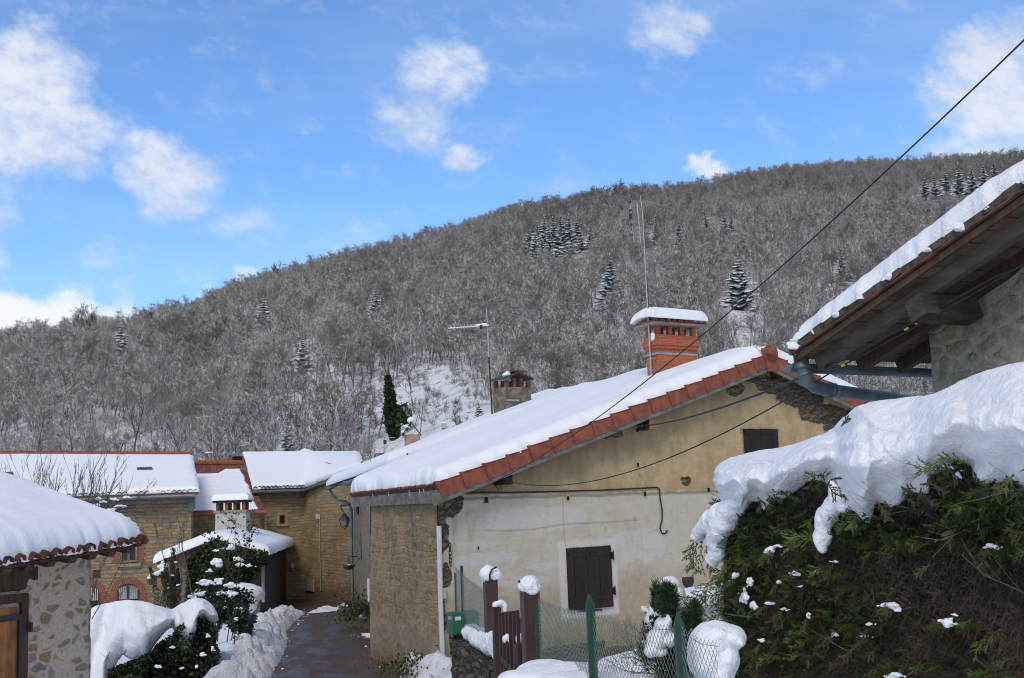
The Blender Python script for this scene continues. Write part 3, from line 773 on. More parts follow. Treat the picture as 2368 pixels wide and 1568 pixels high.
M['side_stone'] = stone_wall('side_stone', ((.36, .28, .18), (.46, .32, .14), (.27, .22, .15), (.43, .30, .14)), (.42, .33, .205), scale=3.2, joint=.13, bd=.032, vsc=2.6, hide=.10, course=(.30, .12), dark=((.15, .135, .11), .85), stain=side_stain)
# walls (one continuous shell)
mb = MB(); ZB = -3.4
sR = (E0 - W0).dot(gd) - .5; sP = (R0 - W0).dot(gd)
def roofz(s): return A.z + (s - W_S0) * sl - .13 if s <= sP else R0.z - (s - sP) * sl - .13
mb.cur = 0
poly_wall(mb, W0, gd, [(0, ZB), (sR, ZB), (sR, roofz(sR)), (sP, roofz(sP)), (0, roofz(0))])
Lw = 0
while proj(W0 + sdv * Lw + Z * -2)[0] > 866: Lw += .05
mb.cur = 1
W1 = W0 + sdv * Lw
nu_, nv_ = 60, 40
def sw(u, v):                                  # hand-laid, slightly bellied wall with a rounded far quoin
    q = W0.lerp(W1, u) + Z * lerp(ZB, A.z - .02 - u * .0, v); q -= gd * (.05 * math.sin(math.pi * v) + .04 * nz(u * 9, v * 7) + .02 * nz(u * 40, v * 30) + (1 - v) * .10) * min(1, u * 12); return q
mb.grid(nu_, nv_, sw, lambda u, v: (u * Lw, lerp(ZB, A.z, v)), flip=True)
W2 = W1 + gd * 5.5
wall_quad(mb, W1, W2, ZB, A.z - .1, u0=9)
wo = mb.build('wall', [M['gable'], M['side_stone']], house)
# window shutters
def shutters(pxs, name, boards=7, hinge=True, par=house):
    (x0, y0), (x1, y1), (x2, y2), (x3, y3) = pxs
    pl = [onplane(x, y, W0 - gin * .0, gin) for x, y in pxs]
    s0, z0 = wuv(x0, y0); s1_, z1 = wuv(x2, y2)
    f = MB(); n = boards; wd = (s1_ - s0) / n
    o = Vector((W0.x, W0.y, 0)) - gin * .035
    for i in range(n):
        gap = .006; dz_ = .006 * math.sin(i * 2.3)
        f.box(o + gd * (s0 + i * wd + gap / 2) + Z * z1 - gin * (.004 * (i % 2)), gd * (wd - gap), gin * .028, Z * (z0 - z1 + dz_))
    sh = f.build('shutter', M['wood_dark'], par)
    bb = MB(); bb.box(o + gd * s0 + gin * .03 + Z * z1, gd * (s1_ - s0), gin * .02, Z * (z0 - z1)); bb.build('shutter_back', M['black_void'], sh)
    for zz in (.14, .86):
        for sx in (s0 + .02, (s0 + s1_) / 2 + .02):
            k = MB(); k.box(o + gd * sx - gin * .012 + Z * lerp(z1, z0, zz), gd * ((s1_ - s0) / 2 - .05), gin * .008, Z * .07); k.build('shutter_batten', M['wood_dark'], sh)
    if hinge:
        for zz in (.2, .78):
            h = MB(); h.box(o + gd * (s1_ + .0) - gin * .02 + Z * lerp(z1, z0, zz), gd * .05, gin * .04, Z * .12)
            h.tube([o + gd * (s1_ + .03) - gin * .025 + Z * (lerp(z1, z0, zz) - .02), o + gd * (s1_ + .03) - gin * .025 + Z * (lerp(z1, z0, zz) + .15)], .012, 6)
            h.build('hinge', M['black_metal'], sh)
    return sh
sh1 = shutters(((1308, 1268), (1408, 1262), (1416, 1402), (1312, 1410)), 'shutter'); sh1['label'] = 'closed dark brown plank shutters in the lower window'
sh2 = shutters(((1716, 992), (1798, 988), (1800, 1075), (1716, 1080)), 'shutter', 6, False); sh2['label'] = 'closed brown shutters in the small gable window'
f = MB(); s0, z0 = wuv(1716, 992); s1_, z1 = wuv(1800, 1075); o = Vector((W0.x, W0.y, 0)) - gin * .014
rnm = random.Random(4)
def rough_band(a, b, w_):
    n = 10; d = (b - a) / n; t = d.normalized(); nn = t.cross(gin)
    top = [a + d * i + nn * (w_ + rnm.uniform(-.02, .02)) for i in range(n + 1)]; lo = [a + d * i for i in range(n + 1)]
    for i in range(n): f.quad(lo[i], lo[i + 1], top[i + 1], top[i]); f.quad(top[i], top[i + 1], top[i + 1] + gin * .02, top[i] + gin * .02)
P_ = lambda s, z: o + gd * s + Z * z
rough_band(P_(s0 - .01, z1), P_(s0 - .01, z0 + .01), -.06); rough_band(P_(s0 - .07, z0 + .01), P_(s1_ + .07, z0 + .01), -.08); rough_band(P_(s1_ + .01, z1), P_(s1_ + .01, z0 + .01), .06)
f.build('window_surround', M['concrete'], sh2)
for px, py, w_ in ((1474, 1075, .055), (1312, 1152, .06), (1490, 1142, .07), (1637, 1133, .07), (1123, 1156, .08), (1472, 995, .06), (1105, 1267, .03), (1478, 1098, .02), (1512, 1360, .035)):
    s_, z_ = wuv(px, py); f = MB()
    a = Vector((W0.x, W0.y, 0)) + gd * (s_ - w_ / 2) + Z * (z_ - w_ * .6) - gin * .012; w3 = w_
    for (o1, ax, az) in ((a - gd * .015 - Z * .015, gd * (w3 + .03), Z * .015), (a - gd * .015 + Z * w3 * 1.2, gd * (w3 + .03), Z * .015), (a - gd * .015, gd * .015, Z * w3 * 1.2), (a + gd * w3, gd * .015, Z * w3 * 1.2)):
        f.box(o1, ax, gin * .02, az)
    ho = f.build('putlog_hole', M['mortar'], house)
    f = MB(); f.box(a, gd * w3, gin * .008, Z * w3 * 1.2); f.build('hole_shade', M['black_void'], ho)  # black plate on the wall face, its colour stands in for the hole's shade
for px in (1335, 1370):
    f = MB(); s_, z_ = wuv(px, 1413 - (px - 1335) * .07); f.box(Vector((W0.x, W0.y, 0)) + gd * s_ + Z * (z_ - .02) - gin * .02, gd * .2, gin * .02, Z * .028); f.build('vent_grille', M['black_metal'], house)

# roof: deck, purlins, tiles, verge tiles, barge board, snow
mb = MB()
dk = Vector((0, 0, -.07))
for P in (PL, PRt):
    mb.quad(P(0, 0), P(1, 0), P(1, 1), P(0, 1)); mb.quad(P(0, 0) + dk, P(0, 1) + dk, P(1, 1) + dk, P(1, 0) + dk)
mb.quad(A, A + dk, B + dk, B); mb.quad(B, B + dk, R1 + dk, R1); mb.quad(R1, R1 + dk, E1 + dk, E1); mb.quad(E0, E1, E1 + dk, E0 + dk)
roof = mb.build('roof', M['wood_brown'], house)
rgd = hor(R1 - R0)
f = MB()
for v in [i / 9 for i in range(1, 9)]:         # rafters seen under the overhanging verge
    a = PRt(.012, v) - Z * .12; b = PRt(.3, v) - Z * .12; f.bar(a, b, .06, .09)
for i in range(5):
    u = .006 + i * .012; a = PRt(u, 0) - Z * .1; b = PRt(u, 1) - Z * .1; f.bar(a, b, .03, .02)
f.build('rafter', M['wood_brown'], roof)
def purlin(px, py, s, w_, mt='wood_brown', face='wood_pale', out=0.34):
    s_, z_ = wuv(px, py); a = Vector((W0.x, W0.y, 0)) + gd * s_ + Z * z_
    f = MB(); f.bar(a - gin * out, a + gin * .4, w_, w_ * 1.3); p_ = f.build('purlin', M[mt], roof)
    f = MB(); f.bar(a - gin * (out + .004), a - gin * (out - .001), w_ * .97, w_ * 1.27); f.build('purlin_end', M[face], p_)
purlin(1786, 868, 0, .15); purlin(1978, 945, 0, .26, out=.35); purlin(1480, 985, 0, .14); purlin(1150, 1108, 0, .16, face='black_void')
# verge tiles
def verge(P, n, side, name='verge_tile', seed=1):
    f = MB(); rn = random.Random(seed)
    for i in range(n):
        a = P(0, i / n); b = P(0, (i + 1) / n + .004)
        d = (b - a); dn = d.normalized(); up = dn.cross(gin) * side
        if up.z < 0: up = -up
        j = rn.uniform(-.004, .004)
        lift = .018
        a0 = a - gin * (.03) + up * (.035 + lift + j); b0 = b - gin * .012 + up * (.02 + j)
        H = .255; th = .02; wtop = .17
        # outward face
        f.hexa((a0 - up * H, b0 - up * H, b0 - up * H + gin * th, a0 - up * H + gin * th), (a0, b0, b0 + gin * th, a0 + gin * th))
        # top flange
        f.hexa((a0 - up * th, b0 - up * th, b0 - up * th + gin * wtop, a0 - up * th + gin * wtop), (a0 + up * .002, b0 + up * .002, b0 + gin * wtop + up * .002, a0 + gin * wtop + up * .002))
        # raised nose at the lower end
        e = dn * .028
        f.hexa((a0 - up * H - gin * .012 - e * .3, a0 - up * H - gin * .012 + e, a0 - up * H + gin * .01 + e, a0 - up * H + gin * .01 - e * .3),
               (a0 + up * .014 - gin * .012 - e * .3, a0 + up * .010 - gin * .012 + e, a0 + up * .010 + gin * .1 + e, a0 + up * .014 + gin * .1 - e * .3))
    return f.build(name, M['terracotta'], roof)
verge(PL, 17, 1, seed=2); verge(PRt, 13, -1, seed=3)
f = MB()                                       # rounded ridge end tile
c = R0 - gin * .07 + Z * .03; f.tube([c, c + gin * .05], .19, 14); f.tube([c + gin * .05, c + gin * .42], .145, 14)
f.hexa((c - gd * .12 - Z * .36, c + gd * .12 - Z * .36, c + gd * .12 - Z * .36 + gin * .04, c - gd * .12 - Z * .36 + gin * .04), (c - gd * .19, c + gd * .19, c + gd * .19 + gin * .04, c - gd * .19 + gin * .04))
f.build('ridge_tile', M['terracotta'], roof)
f = MB()
for P in (PL, PRt):
    a, b = P(0, -.01), P(0, 1.0); up = Z
    f.hexa((a - Z * .31 - gin * .01, b - Z * .31 - gin * .01, b - Z * .31 + gin * .02, a - Z * .31 + gin * .02), (a - Z * .12 - gin * .008, b - Z * .12 - gin * .008, b - Z * .12 + gin * .02, a - Z * .12 + gin * .02))
    f.hexa((a - Z * .275 + gin * .03, b - Z * .275 + gin * .03, b - Z * .275 + gin * .06, a - Z * .275 + gin * .06), (a - Z * .12 + gin * .03, b - Z * .12 + gin * .03, b - Z * .12 + gin * .06, a - Z * .12 + gin * .06))
f.build('barge_board', M['wood_greyish'], roof)
f = MB(); a, b = A - gd * .02 + sdv * .02, B - gd * .02
f.hexa((a - Z * .29, b - Z * .27, b - Z * .27 + gd * .03, a - Z * .29 + gd * .03), (a - Z * .075, b - Z * .075, b - Z * .075 + gd * .03, a - Z * .075 + gd * .03))
f.build('fascia_board', M['wood_greyish'], roof)
f = MB(); a, b = A + sdv * .12 - Z * .02, B - Z * .02
dwn = (A - R0); canal_edge(f, a - gd * .05, b - gd * .05, 70, (gin.cross(dwn.normalized())) if gin.cross(dwn.normalized()).z > 0 else -(gin.cross(dwn.normalized())), dwn.normalized(), r=.042, L_=.5, jit=.006, seed=5)
f.build('eave_tile', M['terracotta_old'], roof, smooth=True)
def wv(si, sj):                                # wind-packed swells running up the slope
    return .05 * math.sin(si * 1.7 + nz(sj * .25, si * .2) * 2.5) * min(1, si / 1.5) + .03 * nz(si * .8, sj * .35, 9)
sn = roof_snow('snow', PL, .27, roof, nu=110, nv=110, r=(.34, .3, .24, .15), ov=(-.02, .05, -.03, 0), rag=.06, ragf=5.5, lump=.02, lf=.7, wave=wv, mt='snow_smooth', seed=1)
roof_snow('snow', PRt, .27, roof, nu=30, nv=40, r=(.2, .2, .2, .1), ov=(-.02, .05, .05, 0), rag=.03, ragf=5, lump=.02, mt='snow_smooth', seed=2)
M['ice'] = simple('ice', (.7, .75, .8), .15, .1, 10)
rn = random.Random(8)
for i in range(6):
    f = MB(); p = A.lerp(B, rn.random()) - gd * .09 - Z * .04; L_ = rn.uniform(.05, .13); f.tube([p, p - Z * L_ * .6, p - Z * L_], [.006, .004, .001], 5); f.build('icicle', M['ice'], sn)

# brick chimney of this house
def boxuv(mb, o, ax, ay, h, u0=0, top=True):
    """upright box with brick UVs in metres: corner o, horizontal edges ax, ay"""
    o = Vector(o); c = [o, o + ax, o + ax + ay, o + ay]; u = u0; z0 = o.z
    for i in range(4):
        p, q = c[i], c[(i + 1) % 4]; L_ = (q - p).length
        mb.quad(p, q, q + Z * h, p + Z * h, uv=((u, z0), (u + L_, z0), (u + L_, z0 + h), (u, z0 + h))); u += L_
    mb.quad(*[q + Z * h for q in c], uv=((0, 0), (ax.length, 0), (ax.length, ay.length), (0, ay.length)))
    mb.quad(*[q for q in c[::-1]], uv=((0, 0), (ax.length, 0), (ax.length, ay.length), (0, ay.length)))
nL = (B - A).cross(R0 - A).normalized(); nL = nL if nL.z > 0 else -nL
cc = onplane(1523, 872, A + Z * .26, nL)       # front left foot of the stack on the snow
hb = lambda y: cc.z + 0 + (proj(cc)[1] - y) / FPX * cc.y
wch = .5
while proj(cc + gd * wch)[0] < 1617: wch += .01
dch = .2
while proj(cc + rgd * dch)[0] > 1500: dch += .01
dch = max(.55, min(dch, .9))
ch = MB(); base = cc - Z * .7
zt = hb(771)
boxuv(ch, base + gd * .02 + rgd * .02, gd * (wch - .04), rgd * (dch - .04), zt - base.z - .30)
for k, (z_, ex) in enumerate(((.30, .02), (.235, .045), (.17, .03), (.105, .012))):
    hh = .064
    boxuv(ch, Vector((cc.x, cc.y, zt - z_)) - gd * ex - rgd * ex, gd * (wch + 2 * ex), rgd * (dch + 2 * ex), hh, u0=.11 * k)
boxuv(ch, Vector((cc.x, cc.y, zt - .041)) - gd * .0, gd * wch, rgd * dch, .041)
cho = ch.build('chimney', M['brick'], house); cho['label'] = 'orange brick chimney with open brick cap under snow'
zc = hb(749)
for i in range(4):
    for j in range(2):
        if 0 < i < 3 or True:
            f = MB(); o = Vector((cc.x, cc.y, zt)) + gd * (.02 + i * (wch - .16) / 3) + rgd * (.02 + j * (dch - .15))
            boxuv(f, o, gd * .11, rgd * .11, zc - zt); f.build('cap_pillar', M['brick_plain'], cho)
f = MB(); o = Vector((cc.x, cc.y, zc)) - gd * .16 - rgd * .16
f.box(o, gd * (wch + .32), rgd * (dch + .32), Z * .055)
f.build('cap_slab', M['concrete'], cho)
f = MB(); ctop = Vector((cc.x, cc.y, zc + .055)) - gd * .2 - rgd * .2
canal_edge(f, ctop, ctop + gd * (wch + .4), 9, Z, -rgd, r=.06, L_=(dch + .4), jit=.01, seed=9)
f.build('cap_tiles', M['terracotta'], cho, smooth=True)
cm = Vector((cc.x, cc.y, zc + .1)) + gd * wch / 2 + rgd * dch / 2
def PC(u, v): return cm + gd * (u - .5) * (wch + .42) + rgd * (v - .5) * (dch + .44) + Z * (.02 + .07 * (1 - (2 * v - 1) ** 2) * 1)
roof_snow('cap_snow', PC, .22, cho, nu=20, nv=14, r=(.16, .16, .14, .14), ov=(.03, .0, .02, .02), rag=.02, ragf=4, lump=.02, mt='snow_smooth', seed=5)
blob_snow('ledge_snow', [(Vector((cc.x, cc.y, zt - .02)) + rgd * .1 - gd * .05, (.07, .07, .07)), (Vector((cc.x, cc.y, zt - .09)) - gd * .06 + rgd * .12, (.07, .08, .06))], cho, .015, .01, 8)
f = MB(); zb_ = hb(818)
f.box(Vector((cc.x, cc.y, zb_)) - gd * .012 - rgd * .012 + gd * .02 + rgd * .02, gd * (wch - .016), rgd * .008, Z * .045); f.box(Vector((cc.x, cc.y, zb_)) - gd * .004, gd * .008, rgd * dch, Z * .045)
f.build('strap', M['galv'], cho)

# television mast strapped to the chimney
mx = Vector((cc.x, cc.y, 0)) - gd * .14 + rgd * .12
ant = thing('television_antenna', (mx.x, mx.y, cc.z + .1), 'tall mast with wide upright grid antenna strapped to the brick chimney', 'antenna')
dm = mx.y; zq = lambda y: (at(1480, y, dm)).z
f = MB(); f.tube([Vector((mx.x, mx.y, cc.z - .1)), Vector((mx.x, mx.y, zq(650)))], .016, 7); f.tube([Vector((mx.x, mx.y, zq(650))), Vector((mx.x, mx.y, zq(487)))], .012, 7)
f.tube([Vector((mx.x, mx.y, zq(487))), Vector((mx.x - .03, mx.y, zq(452)))], .009, 6)
for k in (.16, .42):
    p = Vector((mx.x, mx.y, cc.z + k)); f.bar(p - gd * .03, p + gd * .16, .02, .03)
f.build('mast', M['alu'], ant)
f = MB()
for off, (ya, yb), r_ in ((-.24, (470, 560), .009), (-.09, (468, 562), .010)):
    f.tube([Vector((mx.x + off - .02, mx.y, zq(ya))), Vector((mx.x + off + .02, mx.y, zq(yb)))], r_, 6)
for i in range(22):
    z_ = lerp(zq(466), zq(565), i / 21); f.tube([Vector((mx.x - .22, mx.y - .1, z_ - .05)), Vector((mx.x - .0, mx.y + .1, z_ + .06))], .005, 4)
f.build('reflector_grid', M['alu'], ant)
for y_ in (468, 487, 505, 520, 545):
    f = MB(); p = Vector((mx.x - .27, mx.y - .05, zq(y_))); f.cbox(p, .05, .12, .025); f.build('dipole', M['black_metal'], ant)
f = MB(); f.cbox(Vector((mx.x - .27, mx.y - .02, zq(500))), .06, .06, .11); f.build('junction_box', M['black_metal'], ant)
f = MB(); f.tube([Vector((mx.x + .02, mx.y, zq(640))), Vector((mx.x + .03, mx.y - .02, zq(760))), Vector((mx.x + .04, mx.y - .03, cc.z + .1)), Vector((mx.x + .16, mx.y - .1, cc.z - .2))], .007, 5); f.build('aerial_lead', M['cable_black'], ant)

# services on the gable
def wallpt(px, py, off=.02):
    s_, z_ = wuv(px, py); return Vector((W0.x, W0.y, 0)) + gd * s_ + Z * z_ - gin * off
f = MB(); f.tube([wallpt(x, y) for x, y in ((1014, 1148), (1050, 1141), (1100, 1139), (1180, 1139), (1300, 1136), (1400, 1133), (1500, 1128), (1518, 1127), (1523, 1131), (1524, 1150), (1529, 1180), (1529, 1200), (1524, 1222), (1529, 1234), (1537, 1233), (1541, 1226))], .013, 6)
f.tube([wallpt(x, y, .03) for x, y in ((1014, 1148), (1010, 1165), (1009, 1190), (1011, 1218))], .016, 6)
f.tube([wallpt(x, y, .05) for x, y in ((1145, 1108), (1140, 1122), (1148, 1132), (1158, 1130), (1150, 1118), (1146, 1106))], .009, 5)
f.build('wall_cable', M['cable_black'], house)
f = MB(); f.tube([wallpt(x, y, .012) for x, y in ((1299, 1135), (1301, 1180), (1303, 1230), (1306, 1262))], .005, 5); f.tube([wallpt(x, y, .012) for x, y in ((1120, 1225), (1180, 1226), (1240, 1221), (1300, 1211), (1400, 1206), (1480, 1200))], .004, 4); f.build('telephone_wire', M['cream_pvc'], house)
f = MB(); f.tube([wallpt(1011, 1216, .05), wallpt(1015, 1400, .05), wallpt(1021, 1556, .05)], .042, 8); f.build('conduit', M['pvc'], house)
f = MB(); s_, z_ = wuv(1022, 1370); f.box(wallpt(1019, 1384, .06), gd * .07, gin * .06, Z * .17); f.build('junction_box', M['cream_pvc'], house)
chn = thing('wall_chain', wallpt(1036, 1256), 'rusty iron chain hanging from a hook at the house corner', 'chain')
f = MB(); a = wallpt(1036, 1254, .05); f.tube([wallpt(1028, 1254, 0), a], .01, 6); f.tube([a, a - Z * .04 + gd * .02, a - Z * .05], .008, 6); f.build('hook', M['rust'], chn)
f = MB()
for i in range(6):
    c = a - Z * (.05 + i * .062); dd = gd if i % 2 == 0 else gin
    f.tube([c + Z * .04, c + Z * .028 + dd * .02, c - Z * .028 + dd * .02, c - Z * .04, c - Z * .028 - dd * .02, c + Z * .028 - dd * .02, c + Z * .04], .008, 5, cap=False)
f.build('links', M['rust'], chn)
def gz(x, y):                                  # height of the lane and the ground beside it
    b = -2.84 - .0356 * (min(y, 52) - 20.8)
    if y < 20.8: b = -2.84 + .02 * (20.8 - y)
    return b
def eave_house(name, label, ea, eb, ra, rb, **k): pass
def quadP(a, b, c, d):                         # bilinear: a,b along the eave, d,c along the ridge
    return lambda u, v: a.lerp(b, u).lerp(d.lerp(c, u), v)
def deck(par, P, mt='wood_brown', th=.08, name='roof'):
    mb = MB(); dn = Vector((0, 0, -th)); q = [P(0, 0), P(1, 0), P(1, 1), P(0, 1)]
    mb.hexa([p + dn for p in q], q); return mb.build(name, M[mt], par)
def gutter(par, pts, r=.07, mt='zinc_far', name='gutter'):
    f = MB(); f.tube(pts, r, 8); return f.build(name, M[mt], par)
def nrm_of(P):
    n = (P(1, 0) - P(0, 0)).cross(P(0, 1) - P(0, 0)).normalized(); return n if n.z > 0 else -n
def eave_tiles(par, P, n, r=.09, seed=3, mt='terracotta_old', lift=.03, L_=.5):
    f = MB(); a, b = P(0, 0), P(1, 0); nn = nrm_of(P); canal_edge(f, a + nn * lift, b + nn * lift, n, nn, -(P(.5, 1) - P(.5, 0)), r=r, L_=L_, jit=.02, seed=seed)
    return f.build('eave_tile', M[mt], par, smooth=True)

# ================================================================== second house along the lane, beyond the big one
e1, e2 = at(905, 1072, 29.5), at(760, 1122, 45.0)
k1, k2 = at(1375, 905, 36.0), at(1268, 915, 45.5)
h2 = thing('lane_house', (-4.5, 38, -3.3), 'narrow stone house behind the big cream one, snowy roof and grey gutter over the lane', 'house')
P2 = quadP(e1, e2, k2, k1); r2 = deck(h2, P2)
wa, wb = at(862, 1300, 33.0), at(820, 1300, 44.6)
mb = MB(); wall_quad(mb, wb, wa, -4.2, e1.z + .25); back = wb + hor(wb - wa) * .1
wall_quad(mb, Vector((wb.x + 6, wb.y + 2, 0)), wb, -4.2, .8, u0=13); wall_quad(mb, wa, Vector((wa.x + 3, wa.y + 1, 0)), -4.2, -.2, u0=30)
M['lane_stone'] = stone_wall('lane_stone', ((.30, .26, .20), (.36, .29, .19), (.23, .20, .16), (.30, .22, .14)), (.33, .28, .21), scale=2.2, joint=.09, bd=.04)
w2o = mb.build('wall', M['lane_stone'], h2)
roof_snow('snow', P2, .27, r2, nu=50, nv=40, r=(.3, .3, .22, .2), ov=(.1, .12, .1, .1), rag=.05, ragf=2, lump=.05, mt='snow_smooth', seed=11)
eave_tiles(r2, P2, 40, .09, 7)
gutter(h2, [at(905, 1080, 29.6), at(806, 1117, 38.5), at(783, 1117, 43.4), at(759, 1129, 45.2)], .085, 'zinc')
f = MB(); f.tube([at(762, 1132, 45.0), at(768, 1146, 44.8), at(780, 1156, 44.6), at(800, 1161, 44.4), at(809, 1166, 44.3), at(812, 1180, 44.2), at(813, 1280, 44.2), at(815, 1392, 44.2)], .058, 8)
f.build('downpipe', M['zinc'], h2)
nwl = hor(wb - wa); nout = Vector((nwl.y, -nwl.x, 0)); nout = nout if nout.x < 0 else -nout
def w2pt(px, py, off=.02): return onplane(px, py, Vector((wa.x, wa.y, 0)), nout) + nout * off
for x0, x1, y0, y1 in ((825.5, 829.5, 1233, 1289), (832.5, 835.5, 1231, 1289)):
    a = w2pt(x0, (y0 + y1) / 2); b = w2pt(x1, (y0 + y1) / 2); h_ = (y1 - y0) / FPX * a.y
    f = MB(); a.z -= h_ / 2
    f.box(a, Vector((b.x - a.x, b.y - a.y, 0)), nout * .05, Z * h_); s_ = f.build('shutter', M['wood_greyish'], h2)
f = MB(); a = w2pt(826, 1155); f.box(a - Z * .5, nwl * -1.1, nout * .02, Z * .55); f.build('vent_opening', M['black_void'], h2)
f = MB(); f.tube([w2pt(862, 1160, .05), w2pt(860, 1330, .05)], .02, 6); f.build('wall_cable', M['cable_black'], h2)
f = MB(); f.tube([w2pt(857, 1338, .06), w2pt(859, 1395, .06)], .045, 8); f.build('conduit', M['pvc'], h2)
# hanging bowl-shaped planter on the wall
pl_ = thing('hanging_pot', w2pt(829, 1312, .3), 'dark round hanging pot on the stone wall under the narrow shutters', 'flower pot')
c = w2pt(831, 1308, .35); f = MB(); f.lathe(c - Z * .12, [(.03, 0), (.14, .04), (.2, .12), (.2, .16)], 12); f.build('bowl', M['rust'], pl_)
f = MB(); f.tube([c + Z * .3 - nout * .3, c + Z * .3]+[c + Z * .05], .015, 5); f.build('hanger', M['black_metal'], pl_)
blob_snow('snow', [(c + Z * .03, (.09, .09, .03))], pl_, .02, .005)
# wall lantern
lc = w2pt(797, 1200, 0); lc = at(796, 1205, 37.0)
ln = thing('wall_lantern', lc, 'black four sided street lantern hanging beside the grey downpipe', 'street lamp')
f = MB(); hh = lambda y: at(796, y, 37.0).z
def frust(f, c, z0, r0, z1, r1, rot=.5):
    q = lambda r, z: [Vector((c.x + r * math.cos(rot + i * math.pi / 2), c.y + r * math.sin(rot + i * math.pi / 2), z)) for i in range(4)]
    f.hexa(q(r0, z0), q(r1, z1))
frust(f, lc, hh(1202), .20, hh(1195), .13); frust(f, lc, hh(1195), .13, hh(1190), .05); frust(f, lc, hh(1190), .07, hh(1188), .07)
f.build('hood', M['black_metal'], ln)
f = MB(); 
for i in range(4):
    a = .5 + i * math.pi / 2; d = Vector((math.cos(a), math.sin(a), 0)); a2 = a + math.pi / 2; d2 = Vector((math.cos(a2), math.sin(a2), 0)); b0 = Vector((lc.x, lc.y, 0))
    f.tube([b0 + d * .165 + Z * hh(1202), b0 + d * .09 + Z * hh(1218)], .011, 4)
    f.tube([b0 + d * .09 + Z * hh(1218), b0 + d2 * .09 + Z * hh(1218)], .012, 4); f.tube([b0 + d * .09 + Z * hh(1218), b0 + d * .03 + Z * hh(1222), b0 + Z * hh(1223)], .008, 4)
f.tube([Vector((lc.x, lc.y, hh(1221))), Vector((lc.x, lc.y, hh(1225)))], [.02, .003], 5)
f.build('frame', M['black_metal'], ln)
f = MB(); frust(f, lc, hh(1217.5), .082, hh(1202.5), .155); f.build('glass', M['lamp_glass'], ln)
f = MB(); wl = w2pt(823, 1172, 0)
f.tube([lc * 1 + Z * (hh(1188) - lc.z), Vector((lc.x - .03, lc.y, hh(1182))), Vector((lc.x - .08, lc.y, hh(1178))), Vector((lc.x - .1, lc.y, hh(1168))), wl + Z * (hh(1166) - wl.z)], .02, 6)
f.build('bracket', M['black_metal'], ln)
# stubby chimneys and aerials standing on the lane-side roofs
def roof_on(P, u, v): return P(u, v)
c2 = at(1186, 922, 40.0)
sc = thing('sooty_chimney', c2, 'squat stained rendered chimney with arched sooty openings behind the snowy roof slope', 'chimney')
f = MB(); wd = .98; x = gd; y = gin; o = c2 - x * wd / 2 - y * .35
f.box(o - Z * 1.4, x * wd, y * .8, Z * 1.75); f.build('stack', simple('sooty_render', (.23, .19, .14), .95, .5, 4, .02, c2=(.09, .075, .06)), sc)
for i in range(4):
    f = MB(); f.box(o + x * (.0 + i * .29) + Z * .35, x * .11, y * .14, Z * (.25 + .08 * (1 - abs(i - 1.5)))); f.build('pillar', M['terracotta_old'], sc); f = MB(); f.box(o + x * (.0 + i * .29) + y * .62 + Z * .35, x * .11, y * .14, Z * .26); f.build('pillar', M['terracotta_old'], sc)
f = MB()
for sx, tt in ((0, 1), (1, -1)):
    a = o + x * (-.08 if sx == 0 else wd + .08) + Z * .60 - y * .08; b = o + x * wd / 2 + Z * .82 - y * .08
    f.hexa((a, b, b + y * .95, a + y * .95), (a + Z * .05, b + Z * .05, b + y * .95 + Z * .05, a + y * .95 + Z * .05))
f.build('cap', M['tile_mossy'], sc)
f = MB(); f.box(o + x * .25 + Z * .86 - y * .05, x * .55, y * .8, Z * .04); f.build('cap_tile', M['terracotta_old'], sc)
blob_snow('snow', [(o + x * .16 + y * .2 + Z * .76, (.16, .3, .09)), (o + x * .25 + y * .25 + Z * .84, (.08, .2, .07))], sc, .03, .01)
f = MB(); f.box(o - x * .012 - y * .012 - Z * .12, x * .5, y * .01, Z * .06); f.build('strap', M['galv'], sc)
an = thing('rake_antenna', c2 - x * .8, 'rusty mast with level rake aerial beside the sooty chimney', 'antenna')
mxx = at(1137, 940, 40.0); zz = lambda y_: at(1130, y_, 40.0).z
f = MB(); f.tube([Vector((mxx.x, mxx.y, zz(960))), Vector((mxx.x - .04, mxx.y, zz(826)))], .028, 6); f.build('lower_mast', M['rust'], an)
f = MB(); f.tube([Vector((mxx.x - .04, mxx.y, zz(826))), Vector((mxx.x - .06, mxx.y, zz(715)))], .022, 6); f.build('upper_mast', M['galv'], an)
f = MB(); a = at(1130, 752, 39.9); b = at(1036, 759, 39.6); f.tube([a, b], .02, 5)
for i in range(9):
    p = a.lerp(b, .25 + i * .08); L_ = .16 - i * .008; f.tube([p - Vector((.05, L_ * 3, 0)), p + Vector((.05, L_ * 3, 0))], .007, 4)
f.build('boom', M['white_paint'], an)
f = MB(); f.cbox(at(1112, 756, 39.85), .1, .07, .12); f.build('connector', M['black_metal'], an)
blob_snow('snow', [(at(1118, 750, 39.9), (.14, .05, .05)), (at(1106, 752, 39.9), (.12, .05, .05))], an, .02, .01)
